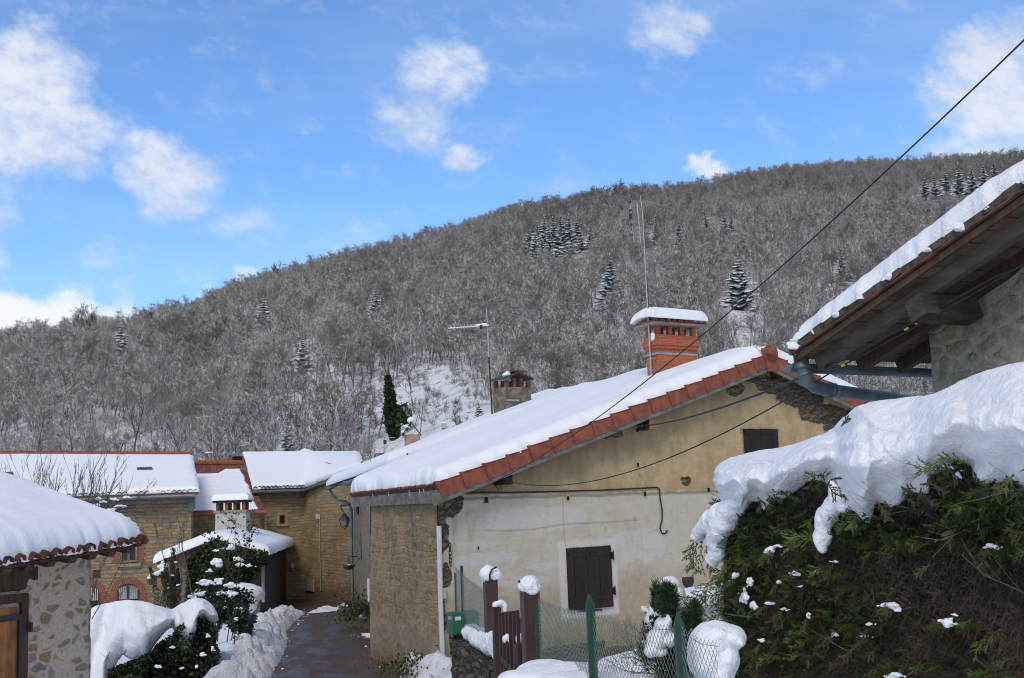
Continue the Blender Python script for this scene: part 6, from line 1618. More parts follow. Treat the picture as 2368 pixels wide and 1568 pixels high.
# ================================================================== plants
def twigs(rn, p, d, L, r, lev, out, kids=4, bend=.25, rt=.004, spread=.9, gone=.45, upb=.3):
    n = 3; pts = [p]; dd = d.copy(); q = p.copy(); rs = [r]
    for i in range(n):
        dd = (dd + Vector((rn.uniform(-1, 1), rn.uniform(-1, 1), rn.uniform(-.5, .8) + upb * .3)) * bend).normalized(); q = q + dd * L / n; pts.append(q.copy()); rs.append(max(rt * .6, r * (1 - .7 * (i + 1) / n)))
    out.append((pts, rs))
    if lev <= 0: return
    for c in range(kids):
        t = rn.uniform(.25, 1); k = min(n - 1, int(t * n)); bp = pts[k].lerp(pts[k + 1], t * n - k); ax = (pts[k + 1] - pts[k]).normalized()
        sd_ = Matrix.Rotation(rn.uniform(0, 6.28), 3, ax) @ ax.orthogonal().normalized(); nd = (ax + sd_ * spread * rn.uniform(.5, 1) + Z * upb * .4).normalized()
        twigs(rn, bp, nd, L * gone * rn.uniform(.7, 1.2), max(rt, rs[k] * .5), lev - 1, out, kids, bend, rt, spread, gone, upb)
def bush_mesh(par, name, starts, mt, rn, lev=2, sides=4, **k):
    out = []
    for p, d, L, r in starts: twigs(rn, Vector(p), Vector(d).normalized(), L, r, lev, out, **k)
    f = MB()
    for pts, rs in out: f.tube(pts, rs, sides, cap=False)
    return f.build(name, mt, par), out
rn = random.Random(77)
# bare shrub behind the shed
o = at(150, 1190, 17.5); bs = thing('bare_shrub', o, 'leafless many stemmed shrub rising behind the shed roof, snow caught low in it', 'shrub')
st = []
for i in range(44):
    px = rn.uniform(-25, 235); q = at(px, 1215, rn.uniform(16.6, 18.6)); lean = (px - 120) / 130
    st.append((q - Z * .3, (lean * .55 + rn.uniform(-.15, .25), rn.uniform(-.2, .2), 1), rn.uniform(.85, 1.3) * (1 - .22 * abs(lean)), .010))
bm_, outs = bush_mesh(bs, 'branches', st, M['twig_grey'], rn, 2, 3, kids=4, bend=.10, rt=.0032, spread=.6, gone=.42, upb=.8)
st = [(at(rn.uniform(225, 275), 1185, 17.3), (1, rn.uniform(-.2, .2), rn.uniform(-.2, .35)), rn.uniform(.3, .6), .008) for _ in range(8)]
bush_mesh(bs, 'side_branches', st, M['twig_grey'], rn, 2, 3, kids=4, bend=.2, rt=.0032)
for (x, y) in ((228, 1153), (238, 1160), (266, 1154), (258, 1177), (276, 1170), (292, 1150), (222, 1166)): clump('snow', x, y, rn.uniform(8, 15), rn.uniform(4, 6), bs, lambda a, b: at(a, b, 17.2), rn)
# sunken ivy hedge with snow quilt, bottom left
D0 = 22.0
ih = thing('ivy_hedge', at(350, 1560, D0), 'dark ivy hedge under a thick folded quilt of snow beside the stone shed', 'hedge')
quilt('snow', ih, [(196, 1425), (215, 1402), (240, 1396), (290, 1387), (330, 1389), (370, 1401), (400, 1409), (418, 1396), (440, 1384), (465, 1382), (488, 1394), (505, 1418)],
      [(196, 1660), (238, 1640), (250, 1560), (262, 1545), (285, 1512), (300, 1524), (322, 1520), (338, 1533), (350, 1500), (365, 1482), (385, 1456), (402, 1448), (412, 1492), (430, 1513), (442, 1494), (452, 1470), (458, 1432), (472, 1424), (488, 1440), (505, 1436)],
      lambda x, y, o_: at(x, y, 21.7 - o_ * 1.5), 190, 50, .085, 2.0, 'snow_soft', 3, folds=((403, 14, -.22, .1), (250, 22, -.16, -.35), (300, 30, .14, .2), (350, 26, .10, -.3), (455, 30, .14, 0)), back=1.2)
pts = []
for i in range(6500):
    px = rn.uniform(255, 505); lo = 1600; top = interp(px, [(255, 1548), (300, 1530), (340, 1510), (380, 1480), (420, 1440), (460, 1425), (495, 1440), (505, 1470)]); py = rn.uniform(top, 1640)
    d = 21.35 + rn.uniform(-.15, .75) + nz(px * .02, py * .02) * .35; p = at(px + nz(py * .03, 1) * 10, py, d); pts.append((p, (rn.uniform(-.3, .3), -1, rn.uniform(-.4, .5))))
leaf_mass('leaves', pts, M['ivy_dark'], ih, .055, rn, mats=[M['ivy_dark'], M['ivy_dark'], M['ivy_dark'], M['ivy']])
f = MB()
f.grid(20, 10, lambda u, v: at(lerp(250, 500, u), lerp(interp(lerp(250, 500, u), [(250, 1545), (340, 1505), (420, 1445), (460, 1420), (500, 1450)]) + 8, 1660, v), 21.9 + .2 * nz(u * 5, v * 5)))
f.build('inner_shade', M['black_void'], ih)  # plain black sheet behind the leaves, painted as the shade inside the hedge
for (x, y) in ((432, 1580), (400, 1497), (470, 1512), (455, 1540), (492, 1500), (480, 1470), (420, 1545), (365, 1540)): clump('snow', x, y, rn.uniform(5, 10), rn.uniform(3, 6), ih, lambda a, b: at(a, b, 21.05), rn)
st = [(at(x, y, 21.2), d_, L_, .006) for x, y, d_, L_ in ((275, 1560, (-.6, 0, 1), .4), (345, 1490, (.2, 0, 1), .35), (275, 1525, (.4, 0, .6), .25), (500, 1490, (1, 0, .1), .4), (495, 1520, (1, 0, -.3), .4), (330, 1460, (.1, 0, 1), .15))]
for q_ in st: bush_mesh(ih, 'stray_twig', [q_], M['twig'], rn, 1, 4, kids=3, bend=.35)
# ivy over the hut gable
iv = thing('ivy', at(520, 1330, 43.6), 'mass of green ivy hanging over the gable of the low stone hut', 'ivy')
pts = []
for i in range(9000):
    px = rn.uniform(432, 618); up_ = interp(px, [(432, 1300), (470, 1262), (500, 1250), (540, 1268), (590, 1278), (618, 1286)]); lo = interp(px, [(432, 1420), (540, 1400), (560, 1352), (585, 1325), (605, 1300), (618, 1292)])
    t = rn.random(); py = lerp(up_, lo, t) + rn.gauss(0, 5); d = 43.6 - .35 * math.sin(math.pi * min(1, t * 1.1)) - .25 * abs(nz(px * .03, py * .04)) + rn.uniform(-.12, .2)
    pts.append((at(px, py, d), (rn.uniform(-.4, .4), -1, rn.uniform(-.6, .3))))
leaf_mass('leaves', pts, M['ivy'], iv, .10, rn, mats=[M['ivy'], M['ivy'], M['ivy_dark']])
for (x, y, rx, rz) in ((556, 1305, 12, 6), (575, 1308, 10, 4), (534, 1265, 18, 9), (552, 1290, 9, 9), (500, 1272, 10, 4)): clump('snow', x, y, rx, rz, iv, lambda a, b: at(a, b, 43.0), rn, vox=.03)
# snow mound in front of the hut
blob_snow('y', [(at(560, 1375, 41), (.75, 1., .38)), (at(530, 1385, 40.5), (.6, 1., .35)), (at(578, 1372, 41), (.32, .8, .28)), (at(510, 1392, 40), (.6, 1., .3)), (at(575, 1395, 40.4), (.3, .7, .22)), (at(545, 1405, 40), (.7, .9, .3))], None, .05, .04, 1.5)
o = bpy.data.objects['y']; o.name = 'snow_mound'; tag(o, 'rounded snow mound against the foot of the ivy hut', kind='structure')
# holly, yew, saplings
def leafy(name, label, cat, px, pyb, d, h, stems, lv, leafmat, nl, lsize, kids=4, spread=.9, lean=0, snow=(), gone=.5, lev=2, mats=None, r=.016, up=.3):
    o = at(px, pyb, d); t = thing(name, o, label, cat); st = []
    for i in range(stems): st.append((o + Vector((rn.gauss(0, .12), rn.gauss(0, .15), -.1)), (rn.uniform(-.35, .35) + lean, rn.uniform(-.35, .35), 1), h * rn.uniform(.7, 1.05), r))
    b, outs = bush_mesh(t, 'branches', st, M['twig'], rn, lev, 4, kids=kids, bend=.14, rt=.004, spread=spread, gone=gone, upb=up)
    if nl:
        tips = [o_ for o_ in outs if o_[1][0] < r * .6] or outs; pts = []
        for _ in range(nl):
            ps, _r = rn.choice(tips); k = rn.randrange(len(ps) - 1); p = ps[k].lerp(ps[k + 1], rn.random()); pts.append((p + Vector((rn.gauss(0, .03), rn.gauss(0, .03), rn.gauss(0, .03))), (rn.uniform(-1, 1), rn.uniform(-1, 1), rn.uniform(-.3, .8))))
        leaf_mass('leaves', pts, leafmat, t, lsize, rn, mats=mats)
    for (x, y, rx, rz) in snow: clump('snow', x, y, rx * FPX / d * .95, rz * FPX / d * 1.25, t, lambda a, b: at(a, b, d - .3), rn, n=14)
    return t
leafy('sapling', 'tall thin sapling standing in front of the hut chimney, bare stem and few leaves', 'tree', 449, 1395, 27, 2.5, 1, 1, None, 0, .05, kids=4, spread=.35, gone=.28, lev=1, r=.022, up=1.2)
leafy('holly_tree', 'slim holly with sparse leafy arms reaching across the hut roof', 'tree', 516, 1400, 27.5, 1.7, 2, 1, M['holly'], 420, .038, kids=5, spread=1.1, gone=.55, lev=2, mats=[M['holly'], M['ivy']], r=.022)
leafy('holly_bush', 'dense dark holly bush with snow pads, left of the blue bin', 'shrub', 505, 1470, 27, .95, 7, 2, M['holly'], 4200, .042, kids=6, spread=1.2, gone=.6, lev=2, mats=[M['holly'], M['holly'], M['ivy_dark']],
      snow=((500, 1300, .17, .12), (478, 1345, .16, .07), (455, 1372, .2, .08), (505, 1342, .12, .06), (530, 1352, .14, .06), (440, 1395, .1, .05), (512, 1372, .12, .05), (545, 1372, .1, .05), (560, 1410, .11, .05), (540, 1445, .1, .06), (470, 1400, .1, .04), (520, 1405, .07, .04), (485, 1320, .08, .04), (549, 1466, .09, .05)))
leafy('holly_bush', 'low holly spray in front of the blue bin', 'shrub', 565, 1478, 26, .5, 5, 2, M['holly'], 1800, .04, kids=5, spread=1.2, gone=.6, mats=[M['holly'], M['ivy_dark']], snow=((562, 1468, .08, .05), (545, 1430, .07, .04)))
# dark upright yew
yo = at(402, 1410, 28); yw = thing('yew', yo, 'narrow dark yew column left of the holly', 'tree'); pts = []; lead = [(rn.gauss(0, .10), rn.gauss(0, .10), rn.uniform(.75, 1.5)) for _ in range(9)]
for i in range(3400):
    lx, ly, lh = lead[i % 9]; t = rn.random() ** .8; rr = .12 * (1.1 - t) + .015; a = rn.uniform(0, 6.28); q = math.sqrt(rn.random()); sw_ = 1 + t * .9
    p = yo + Vector((lx * sw_ + math.cos(a) * rr * q, ly * sw_ + math.sin(a) * rr * q, t * lh)); pts.append((p, (lx * 2 + math.cos(a) * .5, ly * 2 + math.sin(a) * .5, 1.2)))
leaf_mass('foliage', pts, M['yew'], yw, .035, rn, lw=.3)
for (x, y) in ((398, 1330), (412, 1352), (388, 1360), (405, 1300)): clump('snow', x, y, 5, 3, yw, lambda a, b: at(a, b, 27.75), rn)
f = MB(); f.tube([yo - Z * .2, yo + Z * 1.35], [.04, .01], 6); f.build('trunk', M['twig'], yw)
for (x, y) in ((352, 1322), (345, 1330), (362, 1310)): pass
pt = thing('pruned_tree', at(372, 1345, 30), 'crooked pruned branches carrying snow, left of the dark yew', 'tree')
f = MB(); f.tube([at(x, y, 30) for x, y in ((395, 1350), (375, 1332), (352, 1334), (343, 1345), (346, 1352), (362, 1338))], [.05, .045, .04, .035, .03, .02], 6); f.tube([at(x, y, 30) for x, y in ((395, 1350), (385, 1325), (372, 1306), (366, 1298))], [.05, .035, .025, .01], 6); f.build('branches', M['twig'], pt)
blob_snow('snow', [(at(x, y, 29.9), (.08, .07, .045)) for x, y in ((372, 1322), (362, 1326), (352, 1328), (380, 1316), (384, 1308), (378, 1300), (345, 1336), (370, 1310))], pt, .02, .02, 8)
for nm, px, py, d, h, lab in (('sapling', 395, 1345, 30.5, 1.55, 'bare twiggy sapling left of the yew, against the left house wall'), ('sapling', 415, 1335, 31.5, 1.5, 'thin forked sapling rising behind the yew'),
        ('sapling', 277, 1398, 26, .75, 'lone bare seedling poking from the garden snow'), ('sapling', 214, 1420, 20, 1.15, 'bare twigs bowing out from behind the shed corner')):
    leafy(nm, lab, 'tree', px, py, d, h, 2 if h > 1 else 1, 1, None, 0, .05, kids=5, spread=.45, gone=.35, lev=1 if h < 1 else 2, r=.009, up=.9, lean=.35 if px == 214 else 0)
# blue wheeled bin
bo = at(562, 1475, 31.5); wb_ = thing('wheeled_bin', bo, 'dark wheeled bin with blue lid, half sunk in the snow bank', 'bin')
f = MB(); k = bo - Z * .1
def fr(c, z0, a0, b0, z1, a1, b1): return ([c + Vector((x * a0, y * b0, z0)) for x, y in ((-1, -1), (1, -1), (1, 1), (-1, 1))], [c + Vector((x * a1, y * b1, z1)) for x, y in ((-1, -1), (1, -1), (1, 1), (-1, 1))])
f.hexa(*fr(k, 0, .18, .2, .62, .22, .25)); f.build('body', M['bin_body'], wb_)
f = MB(); f.hexa(*fr(k, .62, .24, .27, .67, .24, .27)); f.hexa(*fr(k, .67, .23, .26, .71, .14, .16)); f.build('lid', M['bin_blue'], wb_)
f = MB(); f.tube([k + Vector((-.2, .2, .06)), k + Vector((.2, .2, .06))], .07, 10); f.build('wheel', M['black_metal'], wb_)
blob_snow('snow', [(k + Z * .73 + Vector((.0, 0, 0)), (.12, .12, .05))], wb_, .02, .01)
# weeds and dead stalks by the lane wall and corner
def stalks(px, py, d, n, w_, h, label, mt='twig'):
    o = at(px, py, d); f = MB()
    for i in range(n):
        p = o + Vector((rn.gauss(0, w_), rn.gauss(0, w_), 0)); d1 = Vector((rn.gauss(0, .35), rn.gauss(0, .3), 1)).normalized(); L_ = h * rn.uniform(.5, 1.2)
        f.tube([p, p + d1 * L_ * .6, p + d1 * L_ + Vector((rn.gauss(0, .06), 0, -.05))], [.004, .003, .001], 3, cap=False)
    tag(f.build('dry_grass', M[mt]), label, 'grass', kind='stuff')
M['straw'] = simple('straw', (.22, .17, .09), .9, .3, 9)
stalks(900, 1540, 21.8, 160, .30, .38, 'dry stalks at the foot of the side wall', 'straw'); stalks(985, 1565, 20.2, 220, .25, .33, 'mossy dead stalks near the house corner', 'straw')
f = MB(); o_ = at(1000, 1560, 20.2)
tag(leaf_mass('moss_weeds', [(o_ + Vector((rn.gauss(-.2, .35), rn.gauss(.3, .5), abs(rn.gauss(0, .13)))), (0, -.4, 1)) for _ in range(900)], M['grass'], None, .035, rn, mats=[M['grass'], M['yew']]), 'mossy weeds growing up the base of the side wall', 'weeds', kind='stuff')

# ================================================================== thuja hedge at right with heavy snow
H0, H1 = Vector((1.72, 8.6, 0)), Vector((3.1, 4.4, 0))       # front face runs from far left to near right
hd_ = hor(H1 - H0); hn = Vector((hd_.y, -hd_.x, 0)); hn = hn if hn.x < 0 or hn.y < 0 else -hn   # outward, towards the viewer
th = thing('thuja_hedge', H0 + Vector((0, 0, -1.7)), 'tall thuja hedge, brown inside with green tips, under one huge cushion of snow', 'hedge')
def hp(px, py, push=0.):                          # point of the hedge seen in that direction, push metres proud of its face
    return onplane(px, py, H0 + hn * push, hn)
HT = [(1652, 1082), (1666, 1070), (1680, 1060), (1720, 1047), (1800, 1034), (1900, 1005), (1940, 988), (1956, 958), (1985, 936), (2030, 925), (2100, 918), (2160, 911), (2200, 890), (2260, 864), (2330, 842), (2367, 837), (2470, 822)]
HB = [(1652, 1140), (1668, 1157), (1690, 1168), (1708, 1192), (1722, 1192), (1732, 1160), (1755, 1153), (1760, 1176), (1773, 1174), (1793, 1153), (1820, 1144), (1846, 1126), (1864, 1113), (1900, 1108), (1918, 1118), (1931, 1137), (1945, 1153), (1972, 1180), (1989, 1198), (2007, 1213), (2016, 1171), (2034, 1162), (2060, 1168), (2079, 1166), (2097, 1144), (2110, 1136), (2146, 1140), (2155, 1100), (2180, 1082), (2208, 1060), (2232, 1070), (2249, 1088), (2275, 1135), (2290, 1132), (2316, 1117), (2342, 1099), (2357, 1120), (2367, 1131), (2420, 1120), (2470, 1105)]
quilt('snow', th, HT, HB, lambda x, y, o_: onplane(x, y, H0 + hn * (o_ - .08), hn), 300, 60, .075, 4.0, 'snow_soft', 1, folds=((1932, 26, -.16, -.12), (1990, 60, .10, -.15), (1770, 16, -.03, .05), (1705, 34, .04, 0), (2105, 20, -.03, .1), (2235, 22, -.03, 0), (2160, 50, .04, .3)), back=.9)
hpc = lambda x, y: hp(x, y, .02)
chain_snow('snow_clump', [[(1712, 1160, 22), (1668, 1188, 27), (1632, 1212, 22), (1604, 1246, 13)], [(1690, 1180, 24), (1668, 1215, 28), (1657, 1258, 24), (1648, 1290, 17), (1652, 1306, 10)]], th, lambda x, y: hp(x, y, .04))
chain_snow('snow_clump', [[(1918, 1118, 10), (1936, 1148, 15), (1920, 1172, 22), (1905, 1208, 24), (1897, 1246, 20), (1903, 1274, 10)], [(1930, 1160, 18), (1958, 1172, 14)]], th, lambda x, y: hp(x, y, .04))
CL_ = []
for px, py, rx, rz in ((2185, 1080, 26, 12), (2212, 1100, 9, 12), (1780, 1272, 14, 18), (1796, 1262, 14, 7), (1838, 1326, 18, 8), (2290, 1264, 26, 9), (1928, 1298, 11, 7), (2058, 1398, 26, 12), (2075, 1410, 12, 8), (2190, 1436, 20, 16), (2205, 1420, 8, 8), (2010, 1443, 13, 6), (2001, 1470, 14, 6), (1930, 1465, 8, 12), (2068, 1562, 34, 12), (1742, 1400, 9, 16), (1778, 1395, 15, 8), (1812, 1408, 12, 6), (1760, 1480, 11, 8), (1870, 1420, 7, 12),
        (1735, 1345, 9, 18), (1720, 1380, 10, 26), (1700, 1330, 10, 16), (1800, 1345, 7, 6), (1850, 1355, 9, 5)): clump('snow_clump', px, py, rx, rz * .75, th, hpc, rn); CL_.append((px, py, rx))
# dark body
f = MB()
LX = 1672
def face_px(u, v):
    px = lerp(LX, 2460, u); t_ = interp(px, [(1662, 1160), (1760, 1165), (1850, 1110), (1960, 1120), (2100, 1140), (2240, 1080), (2300, 1130), (2460, 1080)])
    return px, lerp(t_ - 14, 1640, v)
def body(u, v):
    px, py = face_px(u, v); py -= 50 * (1 - v) ** 6; p = hp(px, py, -.28 - .1 * (1 + nz(u * 14, v * 12))); return p
f.grid(90, 60, body); f.build('inner_mass', M['thuja_dead'], th); LX = 1676
# sprays: flat fans of scale-leaved twigs
def spray(f, p, d, nrm, L, rn, dens=7):
    d = d.normalized(); sd_ = d.cross(nrm).normalized()
    def strip(a, b, w_): 
        t_ = (b - a).normalized(); s_ = t_.cross(nrm).normalized() * w_; f.quad(a - s_ * .7, a + s_ * .7, b + s_ * .35, b - s_ * .35)
    q = p; cur = d.copy(); n = dens; st = L / n; sid = 1
    for i in range(n):
        cur = (cur + Vector((rn.uniform(-.12, .12), 0, -.07)) + nrm * rn.uniform(-.08, .08)).normalized(); r_ = q + cur * st * rn.uniform(.8, 1.2); strip(q, r_, .004 + .002 * (1 - i / n)); sid = -sid
        ll = L * rn.uniform(.28, .62) * math.sin(math.pi * (.18 + .75 * (1 - i / n)))
        for sg_ in ((sid,) if rn.random() < .35 else (-1, 1)):
            dd = (cur * rn.uniform(.7, 1.3) + sd_ * sg_ * rn.uniform(.5, .9) + nrm * rn.uniform(-.3, .3)).normalized(); l2 = ll * rn.uniform(.6, 1.15); e = q + dd * l2; m_ = q.lerp(e, .5) + Z * -.004; strip(q, m_, .0052); strip(m_, e - Z * .006, .0048)
            for k in (.3, .55, .8):
                b_ = q.lerp(e, k)
                for s3 in (-1, 1):
                    if rn.random() < .25: continue
                    d3 = (dd + sd_ * s3 * rn.uniform(.4, .9) + cur * rn.uniform(-.2, .4)).normalized(); strip(b_, b_ + d3 * l2 * .32 * rn.uniform(.6, 1.2) * (1.15 - k * .6), .0044)
        q = r_
def spray_set(name, n, place, mats, par, Lr=(.10, .2), dens=6, up=(-.6, .5), tw=None):
    f = MB()
    for i in range(n):
        r_ = place()
        if r_ is None: continue
        p, out = r_; f.cur = rn.randrange(len(mats)); d = (out + Vector((rn.uniform(-.9, .9), rn.uniform(-.3, .3), rn.uniform(*up)))).normalized()
        nrm = d.cross(Vector((rn.uniform(-1, 1), rn.uniform(-1, 1), rn.uniform(.2, 1)))).normalized(); spray(f, p, d, nrm, rn.uniform(*Lr), rn, dens)
    return f.build(name, [M[q] for q in mats], par)
def green_amt(px, py):
    return .8 * green_amt0(px, py) * (1 if nz(px * .02, py * .02, 5) > -.12 else .25)
def green_amt0(px, py):                            # where live green tips cover the dead inside
    a = 0
    for (cx, cy, rx, ry, s) in ((1720, 1250, 90, 130, 1.), (1700, 1400, 90, 120, .8), (1800, 1200, 120, 70, .7), (2030, 1230, 190, 50, 1.), (1850, 1330, 70, 50, .9), (1880, 1400, 170, 110, .55), (2330, 1190, 110, 100, .9), (2200, 1180, 90, 50, .5), (1830, 1520, 130, 70, .4), (2000, 1450, 80, 45, .7), (2230, 1450, 80, 40, .3), (2080, 1530, 120, 40, .3), (2330, 1540, 90, 40, .3)):
        q = 1 - ((px - cx) / rx) ** 2 - ((py - cy) / ry) ** 2
        if q > 0: a = max(a, s * q ** .4)
    return a
def pl_green():
    for _ in range(30):
        u, v = rn.random(), rn.random(); px, py = face_px(u, v)
        if rn.random() < green_amt(px, py) + .01: return hp(px, py + 4, -.18 + rn.uniform(-.06, .14)), hn
    return None
def pl_dark():
    u, v = rn.random(), rn.random(); px, py = face_px(u, v); return hp(px, py + 4, -.22 + rn.uniform(-.1, .08)), hn
def pl_dead():
    for _ in range(20):
        u, v = rn.random(), rn.random(); px, py = face_px(u, v)
        if rn.random() > green_amt(px, py): return hp(px, py, -.18 + rn.uniform(-.1, .1)), hn * .4
    return None
spray_set('dark_foliage', 1100, pl_dark, ['thuja_dark', 'thuja_dead', 'thuja_dead'], th, (.06, .16), 4)
spray_set('green_foliage', 1250, pl_green, ['thuja', 'thuja', 'thuja_dark', 'thuja_olive'], th, (.07, .18), 5)
def strands(n):
    f = MB()
    for i in range(n):
        r_ = pl_dead()
        if r_ is None: continue
        p, o_ = r_; L_ = rn.uniform(.05, .16); d = Vector((rn.uniform(-.8, .8), -.3, rn.uniform(-.1, .5))).normalized(); a = p; pts = [a]
        for k in range(4): d = (d + Vector((rn.uniform(-.1, .1), 0, -.42))).normalized(); a = a + d * L_ / 4; pts.append(a.copy())
        w_ = rn.uniform(.0015, .0036)
        for k in range(4):
            s_ = (pts[k + 1] - pts[k]).cross(hn).normalized() * w_ * (1 - k * .18); f.quad(pts[k] - s_, pts[k] + s_, pts[k + 1] + s_ * .8, pts[k + 1] - s_ * .8)
    return f.build('dead_foliage', M['thuja_dead'], th)
strands(30000)
st = []
for i in range(42):
    u, v = rn.random(), rn.random(); px, py = face_px(u, v); st.append((hp(px, py, -.2), (rn.uniform(-1, 1), -.3, rn.uniform(-.3, .5)), rn.uniform(.2, .45), .005))
for q_ in st: bush_mesh(th, 'bare_twig', [q_], M['twig_grey'], rn, 1, 3, kids=5, bend=.15, rt=.0018, spread=.7, gone=.5)
# fringe sprays that stand clear of the hedge edge
f = MB(); f.cur = 0
for (px, py, dx, dz, L_) in ((1612, 1255, -.35, -1, .22), (1622, 1250, -.2, -1, .25), (1608, 1240, -.5, -.9, .18), (1632, 1262, 0, -1, .2), (1655, 1330, -.8, -.6, .22), (1670, 1160, -.3, -1, .22), (1680, 1170, -.1, -1, .2), (1690, 1175, .1, -1, .16), (1660, 1375, -1, .0, .25), (1670, 1400, -1, .2, .3), (1665, 1420, -1, -.1, .24), (1680, 1345, -.6, -.7, .2), (1690, 1490, -1, .1, .22), (1700, 1500, -.9, .0, .24), (1945, 985, .4, .5, .07),
        (2000, 1205, -1, .2, .2), (1890, 1245, -.8, .3, .22), (1880, 1250, -.9, .1, .2), (2240, 1075, -.7, .5, .16), (2200, 1085, -.9, .3, .18), (1905, 1100, -.9, .2, .12), (1690, 1290, -.7, -.7, .2), (1685, 1310, -.8, -.6, .2), (1700, 1440, -.8, .4, .2), (1690, 1460, -.9, -.3, .2)):
    p = hp(px, py, .02); d = Vector((dx, -.1, dz)).normalized(); spray(f, p, d, Vector((.15, -1, .1)), L_, rn, 8)
f.cur = 1
for (px, py, rx) in CL_:                          # live sprays carrying each pat of snow
    for k in range(2 + int(rx > 12)): spray(f, hp(px - rn.uniform(-.3, .6) * rx, py + 4, .0), Vector((rn.choice((-1, 1)) * rn.uniform(.3, 1), -.35, rn.uniform(-.5, .1))), Vector((rn.uniform(-.4, .4), -.5, 1)), rn.uniform(.09, .15), rn, 6)
for k in range(60):                               # tips pushing out under the rim of the cushion
    f.cur = rn.choice((1, 2, 2)); px = rn.uniform(1690, 2450); py = interp(px, HB) - rn.uniform(-8, 12); spray(f, hp(px, py, rn.uniform(.02, .16)), Vector((rn.uniform(-.9, .9), -.5, rn.uniform(-1, .2))), Vector((rn.uniform(-.5, .5), -1, rn.uniform(0, .6))), rn.uniform(.06, .13), rn, 6)
for o_ in [f.build('fringe_foliage', [M['thuja'], M['thuja_olive'], M['thuja_dark']], th)]: pass
# big snow-laden low bough left of the hedge foot
sbn = thing('snow_laden_bough', at(1650, 1500, 7.4), 'huge egg shaped snow lump on a low bough beside the last fence post', 'shrub')
blob_snow('snow', [(at(x, y, 7.3), (rx * 7.3 / FPX, .2, rz * 7.3 / FPX)) for x, y, rx, rz in ((1640, 1490, 48, 50), (1630, 1530, 40, 50), (1650, 1465, 50, 30), (1685, 1470, 36, 26), (1655, 1550, 40, 40), (1700, 1480, 20, 14), (1672, 1520, 34, 40), (1625, 1500, 34, 44), (1668, 1570, 26, 20))], sbn, .015, .012, 5, 'snow', 6)
spray_set('foliage', 120, lambda: (at(rn.uniform(1690, 1730), rn.uniform(1500, 1570), 7.4 + rn.uniform(-.1, .2)), Vector((-1, -.6, 0))), ['thuja_dark', 'thuja'], sbn, (.08, .18), 6)
# conifer shrub bowed under snow behind the fence
jn = thing('conifer_shrub', at(1560, 1560, 9.6), 'small conifer bowed by snow behind the chain link, dark green tips poking out', 'shrub')
JD = 9.6
jb = [(1548, 1352, 24, 20), (1562, 1375, 20, 26), (1535, 1370, 14, 30), (1572, 1395, 22, 16), (1600, 1405, 34, 18), (1630, 1400, 40, 16), (1650, 1395, 30, 20), (1560, 1410, 14, 14), (1522, 1400, 10, 16), (1518, 1415, 8, 9), (1600, 1425, 30, 18), (1575, 1430, 20, 14), (1640, 1425, 34, 20), (1590, 1445, 14, 14), (1660, 1440, 24, 18)]
blob_snow('snow', [(at(x, y, JD), (rx * JD / FPX, .22, rz * JD / FPX)) for x, y, rx, rz in jb], jn, .017, .014, 5, 'snow', 5)
blob_snow('snow', [(at(x, y, JD - .2), (rx * JD / FPX, .2, rz * JD / FPX)) for x, y, rx, rz in ((1530, 1450, 18, 24), (1515, 1480, 20, 24), (1500, 1500, 16, 16), (1545, 1475, 22, 16), (1525, 1505, 16, 8), (1492, 1410, 12, 8), (1540, 1430, 10, 20))], jn, .017, .014, 5, 'snow', 5)
def jp(cx, cy, sx, sy, dd=-.15): return lambda: (at(cx + rn.gauss(0, sx), cy + rn.gauss(0, sy), JD + dd + rn.uniform(-.1, .15)), Vector((rn.uniform(-.4, .4), -.2, 1)))
M['juniper'] = leaf_mat('juniper', (.030, .060, .020), (.010, .022, .010), sc=3)
def tuft_set(name, n, place, mt, L_=.06):
    f = MB()
    for i in range(n):
        p, d = place(); d = (d + Vector((rn.gauss(0, .4), rn.gauss(0, .4), rn.gauss(0, .3)))).normalized()
        for k in range(7):
            dd = (d + Vector((rn.gauss(0, .45), rn.gauss(0, .45), rn.gauss(0, .3)))).normalized(); s_ = dd.cross(Vector((rn.uniform(-1, 1), 1, rn.uniform(-1, 1)))).normalized() * .0035; l_ = L_ * rn.uniform(.5, 1.1); f.quad(p - s_, p + s_, p + dd * l_ + s_ * .3, p + dd * l_ - s_ * .3)
    return f.build(name, M[mt], jn)
tuft_set('upper_foliage', 900, jp(1542, 1392, 9, 15, -.27), 'juniper'); tuft_set('upper_foliage', 160, jp(1518, 1385, 4, 14), 'juniper')
tuft_set('lower_foliage', 2200, jp(1555, 1500, 26, 34, .05), 'juniper'); tuft_set('lower_foliage', 500, jp(1510, 1510, 14, 10, -.2), 'juniper'); tuft_set('lower_foliage', 300, jp(1605, 1425, 6, 12, -.3), 'juniper'); tuft_set('lower_foliage', 160, jp(1588, 1440, 4, 10, -.3), 'juniper')
tuft_set('lower_foliage', 900, jp(1560, 1450, 20, 18, .1), 'juniper')
st = [(at(1570 + rn.gauss(0, 25), 1560 + rn.gauss(0, 10), JD + .1), (rn.uniform(-1, 1), rn.uniform(-.3, .3), rn.uniform(-.1, .8)), rn.uniform(.25, .5), .008) for _ in range(26)]
bush_mesh(jn, 'branches', st, M['twig'], rn, 2, 3, kids=5, bend=.2, rt=.0018)
blob_snow('z', [(at(1600, 1420, 12.0), (.45, .8, .16)), (at(1660, 1400, 12.0), (.5, .8, .2)), (at(1720, 1400, 12.0), (.5, .8, .25)), (at(1640, 1440, 11.5), (.6, .9, .25)), (at(1560, 1440, 11.5), (.3, .6, .2)), (at(1480, 1590, 11.5), (.7, .9, .15)), (at(1560, 1560, 11), (.8, .9, .25)), (at(1680, 1500, 11), (.8, 1., .5))], None, .04, .03, 2)
